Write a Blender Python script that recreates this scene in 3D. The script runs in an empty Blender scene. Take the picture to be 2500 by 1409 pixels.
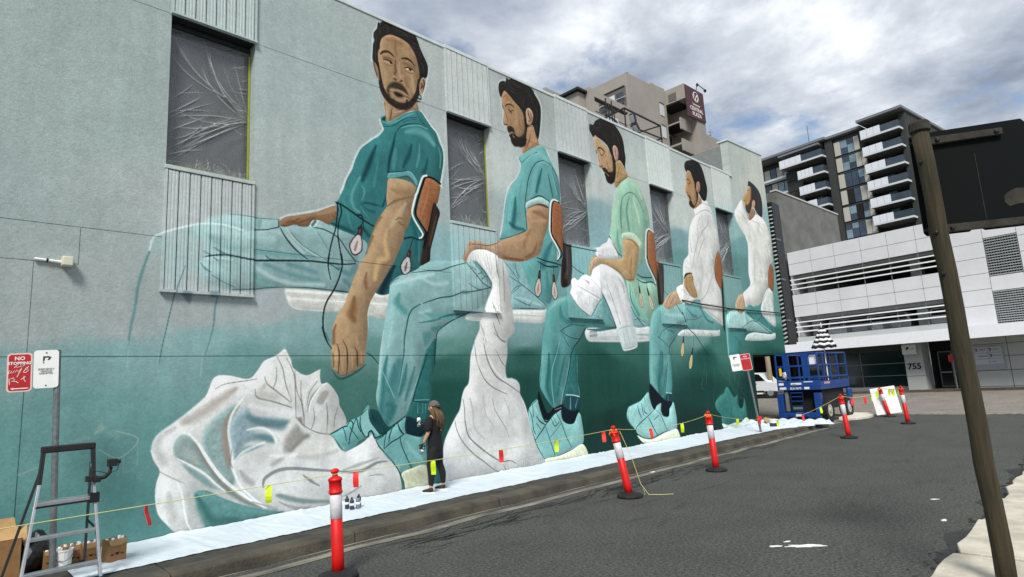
import bpy, bmesh, math, random, json
import numpy as np
from mathutils import Vector, Matrix
PI = math.pi
random.seed(7)
scene = bpy.context.scene
COL = scene.collection

# ------------------------------------------------------------------ camera, sky, sun, exposure
CAMZ = 1.9
cam_data = bpy.data.cameras.new('camera')
cam = bpy.data.objects.new('camera', cam_data)
COL.objects.link(cam)
cam_data.sensor_width = 36.0
cam_data.lens = 36.0 * 1462.12 / 2500.0
cam_data.clip_start = 0.05
cam_data.clip_end = 3000
_r = Vector((0.71195425, -0.70019328, -0.0533903))
_u = Vector((-0.07468314, -0.1510975, 0.98569365))
_f = Vector((0.69824321, 0.69778143, 0.15986714))
_m = Matrix(((_r.x, _u.x, -_f.x, 0), (_r.y, _u.y, -_f.y, 0), (_r.z, _u.z, -_f.z, CAMZ), (0, 0, 0, 1)))
cam.matrix_world = _m
scene.camera = cam

SUN_DIR = Vector((-1.25, -1.0, 1.75)).normalized()      # towards the sun
SUN_EL = math.asin(SUN_DIR.z)
SUN_AZ = math.atan2(SUN_DIR.x, SUN_DIR.y)
world = bpy.data.worlds.new('World')
scene.world = world
world.use_nodes = True
nt = world.node_tree
nt.nodes.clear()
N = nt.nodes.new
L = nt.links.new
wout = N('ShaderNodeOutputWorld'); bg = N('ShaderNodeBackground')
sky = N('ShaderNodeTexSky'); sky.sky_type = 'NISHITA'; sky.sun_disc = False
sky.sun_elevation = SUN_EL; sky.sun_rotation = SUN_AZ; sky.air_density = 1.2; sky.dust_density = 0.6
tc = N('ShaderNodeTexCoord'); sep = N('ShaderNodeSeparateXYZ'); L(tc.outputs['Generated'], sep.inputs[0])
# project the view direction on a flat cloud deck so clouds shrink towards the horizon
zc = N('ShaderNodeMath'); zc.operation = 'MAXIMUM'; L(sep.outputs[2], zc.inputs[0]); zc.inputs[1].default_value = 0.02
za = N('ShaderNodeMath'); za.operation = 'ADD'; L(zc.outputs[0], za.inputs[0]); za.inputs[1].default_value = 0.16
dv = N('ShaderNodeVectorMath'); dv.operation = 'DIVIDE'; L(tc.outputs['Generated'], dv.inputs[0])
cb = N('ShaderNodeCombineXYZ')
for i in range(3): L(za.outputs[0], cb.inputs[i])
L(cb.outputs[0], dv.inputs[1])
mp = N('ShaderNodeMapping'); L(dv.outputs[0], mp.inputs[0]); mp.inputs['Location'].default_value = (5.3, 2.2, 0.4)
def noise(scale, detail, rough, dist=0.0):
    n = N('ShaderNodeTexNoise'); n.inputs['Scale'].default_value = scale; n.inputs['Detail'].default_value = detail
    n.inputs['Roughness'].default_value = rough; n.inputs['Distortion'].default_value = dist
    L(mp.outputs[0], n.inputs['Vector']); return n
def ramp(src, stops):
    r = N('ShaderNodeValToRGB'); el = r.color_ramp.elements
    while len(el) < len(stops): el.new(0.5)
    for e, (p, c) in zip(el, stops): e.position = p; e.color = (c[0], c[1], c[2], 1)
    L(src, r.inputs[0]); return r
n1 = noise(1.5, 10, 0.60, 0.1)     # cover
n2 = noise(1.8, 10, 0.58, 0.15)      # shading of the cloud undersides
cover = ramp(n1.outputs['Fac'], [(0.355, (0, 0, 0)), (0.435, (1, 1, 1))])
shade = ramp(n2.outputs['Fac'], [(0.36, (0.225, 0.265, 0.34)), (0.45, (0.34, 0.385, 0.46)), (0.545, (0.52, 0.56, 0.62)), (0.65, (0.84, 0.87, 0.90))])
skm = N('ShaderNodeMix'); skm.data_type = 'RGBA'; skm.blend_type = 'MULTIPLY'; skm.inputs[0].default_value = 1.0
L(sky.outputs[0], skm.inputs[6]); skm.inputs[7].default_value = (0.10, 0.10, 0.105, 1)
mx = N('ShaderNodeMix'); mx.data_type = 'RGBA'
L(cover.outputs[0], mx.inputs[0]); L(skm.outputs[2], mx.inputs[6]); L(shade.outputs[0], mx.inputs[7])
L(mx.outputs[2], bg.inputs[0]); bg.inputs[1].default_value = 0.70
L(bg.outputs[0], wout.inputs[0])

sun_data = bpy.data.lights.new('sun', 'SUN'); sun = bpy.data.objects.new('sun', sun_data); COL.objects.link(sun)
sun_data.energy = 2.1; sun_data.angle = math.radians(16); sun_data.color = (1.0, 0.965, 0.91)
sun.rotation_euler = (-SUN_DIR).to_track_quat('-Z', 'Y').to_euler()
scene.view_settings.view_transform = 'Standard'; scene.view_settings.look = 'None'
scene.view_settings.exposure = 0.90; scene.view_settings.gamma = 1.0
scene.view_settings.use_curve_mapping = False

# ------------------------------------------------------------------ materials
def s2l(c):
    return tuple((x/255/12.92 if x/255 <= 0.04045 else ((x/255+0.055)/1.055)**2.4) for x in c)
def mat(name, col, rough=0.7, metal=0.0, var=0.12, scale=6.0, bump=0.0, bscale=40.0, col2=None, spec=0.5, detail=6.0, stretch=None, edge=(0.35, 0.65), bdist=0.02):
    m = bpy.data.materials.new(name); m.use_nodes = True
    t = m.node_tree; b = t.nodes['Principled BSDF']
    b.inputs['Roughness'].default_value = rough; b.inputs['Metallic'].default_value = metal
    b.inputs['Specular IOR Level'].default_value = spec
    c = t.nodes.new('ShaderNodeTexCoord'); mpn = t.nodes.new('ShaderNodeMapping'); t.links.new(c.outputs['Object'], mpn.inputs[0])
    if stretch: mpn.inputs['Scale'].default_value = stretch
    n = t.nodes.new('ShaderNodeTexNoise'); n.inputs['Scale'].default_value = scale; n.inputs['Detail'].default_value = detail; n.inputs['Roughness'].default_value = 0.62
    t.links.new(mpn.outputs[0], n.inputs['Vector'])
    r = t.nodes.new('ShaderNodeValToRGB'); e = r.color_ramp.elements
    e[0].position, e[1].position = edge
    c1 = [max(0.0, x*(1-var)) for x in col]; c2 = list(col2) if col2 else [min(1.0, x*(1+var)) for x in col]
    e[0].color = (*c1, 1); e[1].color = (*c2, 1)
    t.links.new(n.outputs['Fac'], r.inputs[0]); t.links.new(r.outputs[0], b.inputs['Base Color'])
    if bump:
        n2 = t.nodes.new('ShaderNodeTexNoise'); n2.inputs['Scale'].default_value = bscale; n2.inputs['Detail'].default_value = 4
        t.links.new(mpn.outputs[0], n2.inputs['Vector'])
        bp = t.nodes.new('ShaderNodeBump'); bp.inputs['Strength'].default_value = bump; bp.inputs['Distance'].default_value = bdist
        t.links.new(n2.outputs['Fac'], bp.inputs['Height']); t.links.new(bp.outputs[0], b.inputs['Normal'])
    return m
def M(name, rgb, **k): return mat(name, s2l(rgb), **k)

# ------------------------------------------------------------------ geometry helpers
class G:
    def __init__(s): s.v = []; s.f = []; s.k = []; s.cur = 0
    def add(s, vs, fs):
        b = len(s.v); s.v += [tuple(p) for p in vs]; s.f += [tuple(i+b for i in q) for q in fs]; s.k += [s.cur]*len(fs); return s
    def mi(s, i): s.cur = i; return s
    def box(s, x0, x1, y0, y1, z0, z1):
        return s.add([(x0,y0,z0),(x1,y0,z0),(x1,y1,z0),(x0,y1,z0),(x0,y0,z1),(x1,y0,z1),(x1,y1,z1),(x0,y1,z1)],
                     [(0,3,2,1),(4,5,6,7),(0,1,5,4),(1,2,6,5),(2,3,7,6),(3,0,4,7)])
    def obox(s, c, ax, ay, az):       # centre and three half-axis vectors
        c, ax, ay, az = Vector(c), Vector(ax), Vector(ay), Vector(az)
        vs = [c+ax*i+ay*j+az*k for k in (-1,1) for (i,j) in ((-1,-1),(1,-1),(1,1),(-1,1))]
        return s.add(vs, [(0,3,2,1),(4,5,6,7),(0,1,5,4),(1,2,6,5),(2,3,7,6),(3,0,4,7)])
    def beam(s, p0, p1, w, h, up=(0,0,1)):
        p0, p1 = Vector(p0), Vector(p1); d = (p1-p0); a = d.normalized(); side = a.cross(Vector(up))
        if side.length < 1e-4: side = a.cross(Vector((1,0,0)))
        side.normalize(); u2 = side.cross(a)
        return s.obox((p0+p1)/2, d/2, side*(w/2), u2*(h/2))
    def tube(s, pts, r, n=8, caps=True):
        pts = [Vector(p) for p in pts]; k = len(pts); rs = r if isinstance(r, (list, tuple)) else [r]*k
        rings = []; prev = None
        for i, p in enumerate(pts):
            t = (pts[min(i+1,k-1)]-pts[max(i-1,0)]).normalized()
            a = t.cross(Vector((0,0,1))) if abs(t.z) < 0.95 else t.cross(Vector((1,0,0)))
            if prev is not None:
                a = prev - t*prev.dot(t)
            a.normalize(); prev = a; b = t.cross(a)
            rings.append([p+(a*math.cos(2*PI*j/n)+b*math.sin(2*PI*j/n))*rs[i] for j in range(n)])
        vs = [q for ring in rings for q in ring]
        fs = [(i*n+j, i*n+(j+1)%n, (i+1)*n+(j+1)%n, (i+1)*n+j) for i in range(k-1) for j in range(n)]
        if caps: fs += [tuple(range(n))[::-1], tuple((k-1)*n+j for j in range(n))]
        return s.add(vs, fs)
    def lathe(s, prof, n=20, c=(0,0,0), R=None):
        vs = []; k = len(prof)
        for r, z in prof:
            for j in range(n):
                q = Vector((r*math.cos(2*PI*j/n), r*math.sin(2*PI*j/n), z))
                if R is not None: q = R @ q
                vs.append(Vector(c)+q)
        fs = [(i*n+j, i*n+(j+1)%n, (i+1)*n+(j+1)%n, (i+1)*n+j) for i in range(k-1) for j in range(n)]
        fs += [tuple(range(n))[::-1], tuple((k-1)*n+j for j in range(n))]
        return s.add(vs, fs)
    def prism(s, poly, fn, t0, t1):   # poly in (a,b); fn(a,b,t) -> point
        n = len(poly); vs = [fn(a,b,t0) for a,b in poly]+[fn(a,b,t1) for a,b in poly]
        return s.add(vs, [tuple(range(n))[::-1], tuple(range(n,2*n))]+[(i,(i+1)%n,n+(i+1)%n,n+i) for i in range(n)])
    def grid(s, nx, ny, fn):
        vs = [fn(i/nx, j/ny) for j in range(ny+1) for i in range(nx+1)]
        return s.add(vs, [(j*(nx+1)+i, j*(nx+1)+i+1, (j+1)*(nx+1)+i+1, (j+1)*(nx+1)+i) for j in range(ny) for i in range(nx)])
def wloc(o):
    v = Vector((0,0,0)); mm = Matrix.Identity(4)
    while o is not None:
        mm = o.matrix_basis @ mm; o = o.parent
    return mm
def mesh_of(name, g, mats, uv=False, smooth=False, recalc=True):
    me = bpy.data.meshes.new(name); me.from_pydata([tuple(p) for p in g.v], [], g.f)
    for m in (mats if isinstance(mats, (list, tuple)) else [mats]): me.materials.append(m)
    if len(me.materials) > 1: me.polygons.foreach_set('material_index', g.k)
    if recalc:
        bm = bmesh.new(); bm.from_mesh(me); bmesh.ops.recalc_face_normals(bm, faces=bm.faces); bm.to_mesh(me); bm.free()
    if uv:
        lay = me.uv_layers.new(name='UVMap')
        for lp in me.loops:
            p = g.v[lp.vertex_index]; lay.data[lp.index].uv = ((p[0]-MX0)/(MX1-MX0), p[2]/MZT)
    if smooth: me.polygons.foreach_set('use_smooth', [True]*len(me.polygons))
    return me
def obj(name, g, mats, parent=None, uv=False, smooth=False, bevel=0.0, sub=0, local=False):
    me = mesh_of(name, g, mats, uv, smooth)
    if parent is not None and not local: me.transform(wloc(parent).inverted())
    o = bpy.data.objects.new(name, me); COL.objects.link(o)
    if parent is not None: o.parent = parent
    if bevel:
        b = o.modifiers.new('bevel', 'BEVEL'); b.width = bevel; b.segments = 2; b.limit_method = 'ANGLE'; b.angle_limit = math.radians(40)
    if sub:
        sd = o.modifiers.new('sub', 'SUBSURF'); sd.levels = sub; sd.render_levels = sub
    return o
def inst(name, me, parent, loc=(0,0,0), rot=None):
    o = bpy.data.objects.new(name, me); COL.objects.link(o); o.parent = parent; o.location = loc
    if rot is not None: o.rotation_euler = rot
    return o
def thing(name, label, cat, loc=(0,0,0), rotz=0.0, group=None):
    o = bpy.data.objects.new(name, None); COL.objects.link(o); o.location = loc; o.rotation_euler = (0,0,rotz)
    o.empty_display_size = 0.2; o['label'] = label; o['category'] = cat
    if group: o['group'] = group
    return o
def tag(o, label, cat, group=None):
    o['label'] = label; o['category'] = cat
    if group: o['group'] = group
    return o
def struct(o): o['kind'] = 'structure'; return o
def copy_tree(o, parent=None):
    c = o.copy(); COL.objects.link(c)
    if parent is not None: c.parent = parent
    for ch in list(o.children): copy_tree(ch, c)
    return c
def text_geo(txt, size, fn, depth=0.004, align='CENTER', shear=0.0, bold=0.0):
    cu = bpy.data.curves.new('lettering', 'FONT'); cu.body = txt; cu.size = size; cu.align_x = align; cu.align_y = 'CENTER'; cu.extrude = depth/2; cu.resolution_u = 2; cu.shear = shear; cu.offset = bold
    o = bpy.data.objects.new('lettering', cu); COL.objects.link(o)
    me = o.to_mesh(); g = G(); g.add([fn(v.co.x, v.co.y, v.co.z) for v in me.vertices], [tuple(p.vertices) for p in me.polygons])
    o.to_mesh_clear(); bpy.data.objects.remove(o); bpy.data.curves.remove(cu); return g

# ------------------------------------------------------------------ mural paint (brush strokes in wall metres)
RES=100.0; X0,X1,ZTOP=-1.0,25.0,10.95
TW,TH=int((X1-X0)*RES),int(ZTOP*RES)
def spline(pts,closed):
    n=len(pts)
    if n<3: return pts
    out=[]
    P=pts
    for i in range(n if closed else n-1):
        p0=P[(i-1)%n] if closed or i>0 else P[i]
        p1=P[i];p2=P[(i+1)%n]
        p3=P[(i+2)%n] if closed or i+2<n else p2
        a=p2-p1;L=np.hypot(*a)
        # tame tangents on uneven spacing / sharp corners
        t1=(p2-p0)*.5;t2=(p3-p1)*.5
        for t in (t1,t2):
            l=np.hypot(*t)
            if l>L: t*=L/max(l,1e-6)
        c1=a@t1;c2=a@t2
        if c1<0:t1*=.2
        if c2<0:t2*=.2
        k=max(2,min(8,int(L/6)+1))
        for j in range(k):
            s=j/k;s2=s*s;s3=s2*s
            out.append(p1*(2*s3-3*s2+1)+t1*(s3-2*s2+s)+p2*(-2*s3+3*s2)+t2*(s3-s2))
    if not closed: out.append(P[-1])
    return np.array(out)
def blur(m,r):
    r=int(round(r))
    if r<1:return m
    for ax in (0,1):
        p=np.pad(m,[(r+1,r) if a==ax else (0,0) for a in (0,1)],mode='edge')
        c=np.cumsum(p,axis=ax)
        m=(np.take(c,range(2*r+1,c.shape[ax]),ax)-np.take(c,range(0,c.shape[ax]-2*r-1),ax))/(2*r+1)
    return m
class Canvas:
    def __init__(s,img,rng): s.img=img; s.main=None; s.rng=rng
    def topx(s,l):
        a=np.array(l,float).reshape(-1,2)/1000
        return np.stack([(a[:,0]-X0)*RES,(ZTOP-a[:,1])*RES],1)
    def poly(s,col,al,soft,pts):
        P=spline(s.topx(pts),True); so=soft/1000*RES
        pad=int(so*2+3)
        x0=max(0,int(P[:,0].min())-pad);x1=min(TW,int(P[:,0].max())+pad+1);y0=max(0,int(P[:,1].min())-pad);y1=min(TH,int(P[:,1].max())+pad+1)
        if x1<=x0 or y1<=y0:return
        K=3;h=(y1-y0)*K;w=(x1-x0)*K
        ys=(np.arange(h)+.5)/K+y0
        D=np.zeros((h,w+1),np.int32)
        Q=np.roll(P,-1,0)
        for (ax,ay),(bx,by) in zip(P,Q):
            if ay==by: continue
            lo,hi=min(ay,by),max(ay,by)
            i0=max(0,int(np.ceil((lo-y0)*K-.5)));i1=min(h,int(np.ceil((hi-y0)*K-.5)))
            if i1<=i0: continue
            r=np.arange(i0,i1);xx=ax+(ys[r]-ay)*(bx-ax)/(by-ay)
            c=np.clip(np.ceil((xx-x0)*K-.5).astype(int),0,w)
            D[r,c]+=1 if by>ay else -1
        m=(np.cumsum(D,1)[:,:w]!=0).astype(np.float32).reshape(y1-y0,K,x1-x0,K).mean((1,3))
        if so>=.7: m=blur(blur(m,so*.6),so*.5)
        s.comp(col,m*al,x0,y0)
        area=m.sum()
        if area>900 and al>.55:      # rounded modelling: the painter lights each form from the upper left
            r=float(np.clip(np.sqrt(area)*.075,3,20));d=int(r*.9)+1;pd=d+int(2*r)+2
            B=np.pad(m,pd);B=blur(blur(B,r),r*.7)
            hh,ww=m.shape
            Em=B[pd+d:pd+d+hh,pd+d:pd+d+ww]-B[pd-d:pd-d+hh,pd-d:pd-d+ww]
            lum=(col[0]+col[1]+col[2])/765
            n=fine_noise(s.rng,hh,ww,max(4,int(r*1.1)))+.6*fine_noise(s.rng,hh,ww,max(3,int(r*.45)))
            k=1+m*(Em*.20+.034*n)
            s.img[y0:y1,x0:x1]*=k[...,None]
        if s.main is not None:
            M,mx,my,ma=s.main; hh,ww=M.shape
            if area<.22*ma and x0<mx+ww and x1>mx and y0<my+hh and y1>my:
                nx,ny=min(x0,mx),min(y0,my);ex,ey=max(x1,mx+ww),max(y1,my+hh)
                N=np.zeros((ey-ny,ex-nx),np.float32);N[my-ny:my-ny+hh,mx-nx:mx-nx+ww]=M
                v=N[y0-ny:y1-ny,x0-nx:x1-nx];np.maximum(v,m,out=v);s.main=(N,nx,ny,ma);return
        s.main=(m,x0,y0,area)
    def comp(s,col,a,x0,y0):
        h,w=a.shape;v=s.img[y0:y0+h,x0:x0+w];v+=(np.array(col,np.float32)-v)*a[...,None]
    def stroke(s,col,al,so,clip,ws,pts):
        p=s.topx(pts);n=len(p)
        w=np.array(ws,float) if len(ws)>1 else np.full(n,ws[0],float)
        w=w/1000*RES*.5
        A=spline(np.column_stack([p]),False) if n>2 else p
        # resample widths
        if n>2:
            d=np.r_[0,np.cumsum(np.hypot(*np.diff(p,axis=0).T))];da=np.r_[0,np.cumsum(np.hypot(*np.diff(A,axis=0).T))]
            wa=np.interp(da/max(da[-1],1e-6),d/max(d[-1],1e-6),w)
        else: wa=w
        wmin=np.maximum(wa,.55);alm=al*np.clip(wa.max()/.55,0,1)
        R=wmin.max()*1.3+2
        x0=max(0,int(A[:,0].min()-R));x1=min(TW,int(A[:,0].max()+R)+1);y0=max(0,int(A[:,1].min()-R));y1=min(TH,int(A[:,1].max()+R)+1)
        if x1<=x0 or y1<=y0:return
        q=np.full((y1-y0,x1-x0),9.,np.float32)
        for i in range(len(A)-1):
            a,b=A[i],A[i+1];rr=max(wmin[i],wmin[i+1])*1.3+2
            xa=max(x0,int(min(a[0],b[0])-rr));xb=min(x1,int(max(a[0],b[0])+rr)+2);ya=max(y0,int(min(a[1],b[1])-rr));yb=min(y1,int(max(a[1],b[1])+rr)+2)
            if xb<=xa or yb<=ya: continue
            X=np.arange(xa,xb)[None]+.5;Y=np.arange(ya,yb)[:,None]+.5
            ab=b-a;L2=max(ab@ab,1e-6)
            t=np.clip(((X-a[0])*ab[0]+(Y-a[1])*ab[1])/L2,0,1)
            d=np.hypot(X-a[0]-t*ab[0],Y-a[1]-t*ab[1]);ww=wmin[i]+(wmin[i+1]-wmin[i])*t
            e=np.maximum(so*ww,.7)
            v=q[ya-y0:yb-y0,xa-x0:xb-x0];np.minimum(v,d/(1.25*ww+.4) if so>.62 else (d-ww)/e+.35,out=v)
        if so>.62: k=np.clip(1-q,0,1);k=k*k*(3-2*k)
        else: k=np.clip(.85-q,0,1);k=k*k*(3-2*k)
        if clip and s.main is not None:
            M,mx,my,_=s.main;hh,ww=M.shape
            C=np.zeros_like(k);xa,xb=max(x0,mx),min(x1,mx+ww);ya,yb=max(y0,my),min(y1,my+hh)
            if xb>xa and yb>ya: C[ya-y0:yb-y0,xa-x0:xb-x0]=M[ya-my:yb-my,xa-mx:xb-mx]
            k=k*C
        s.comp(col,np.minimum(k*alm*(1.3 if so>.62 else 1),1),x0,y0)
def fine_noise(rng,h,w,s):
    n=rng.standard_normal((h//s+3,w//s+3)).astype(np.float32)
    yy=np.linspace(0,n.shape[0]-2.01,h);xx=np.linspace(0,n.shape[1]-2.01,w);yi=yy.astype(int);xi=xx.astype(int);fy=(yy-yi)[:,None];fx=(xx-xi)[None]
    a=n[yi][:,xi];b=n[yi][:,xi+1];c=n[yi+1][:,xi];d=n[yi+1][:,xi+1]
    return ((a*(1-fx)+b*fx)*(1-fy)+(c*(1-fx)+d*fx)*fy).astype(np.float32)
def background(grid,rng):
    st=8;h,w=TH//st+2,TW//st+2
    X=(np.arange(w)*st/RES+X0)[None];Z=(ZTOP-np.arange(h)*st/RES)[:,None]
    num=np.zeros((h,w,3));den=np.zeros((h,w,1))
    for x,z,r,g,b in grid:
        d=((X-x/1000)*.8)**2+((Z-z/1000)*1.5)**2+.02
        k=(1/d**2.2)[...,None];num+=k*np.array([r,g,b]);den+=k
    S=(num/den).astype(np.float32)
    yy=np.arange(TH)/st;xx=np.arange(TW)/st;yi=yy.astype(int);xi=xx.astype(int);fy=(yy-yi)[:,None,None];fx=(xx-xi)[None,:,None]
    return ((S[yi][:,xi]*(1-fx)+S[yi][:,xi+1]*fx)*(1-fy)+(S[yi+1][:,xi]*(1-fx)+S[yi+1][:,xi+1]*fx)*fy).astype(np.float32)
def paint(ops,grid):
    rng=np.random.default_rng(4)
    img=background(grid,rng)
    img*=(1+.012*fine_noise(rng,TH,TW,40)+.012*fine_noise(rng,TH,TW,9))[...,None]
    c=Canvas(img,rng)
    for o in ops:
        if o[0]=='P': c.poly(*o[1:])
        else: c.stroke(*o[1:])
    img*=(1+.02*fine_noise(rng,TH,TW,3)+.022*rng.standard_normal((TH,TW)).astype(np.float32))[...,None]
    return np.clip(img,2,250)

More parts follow.
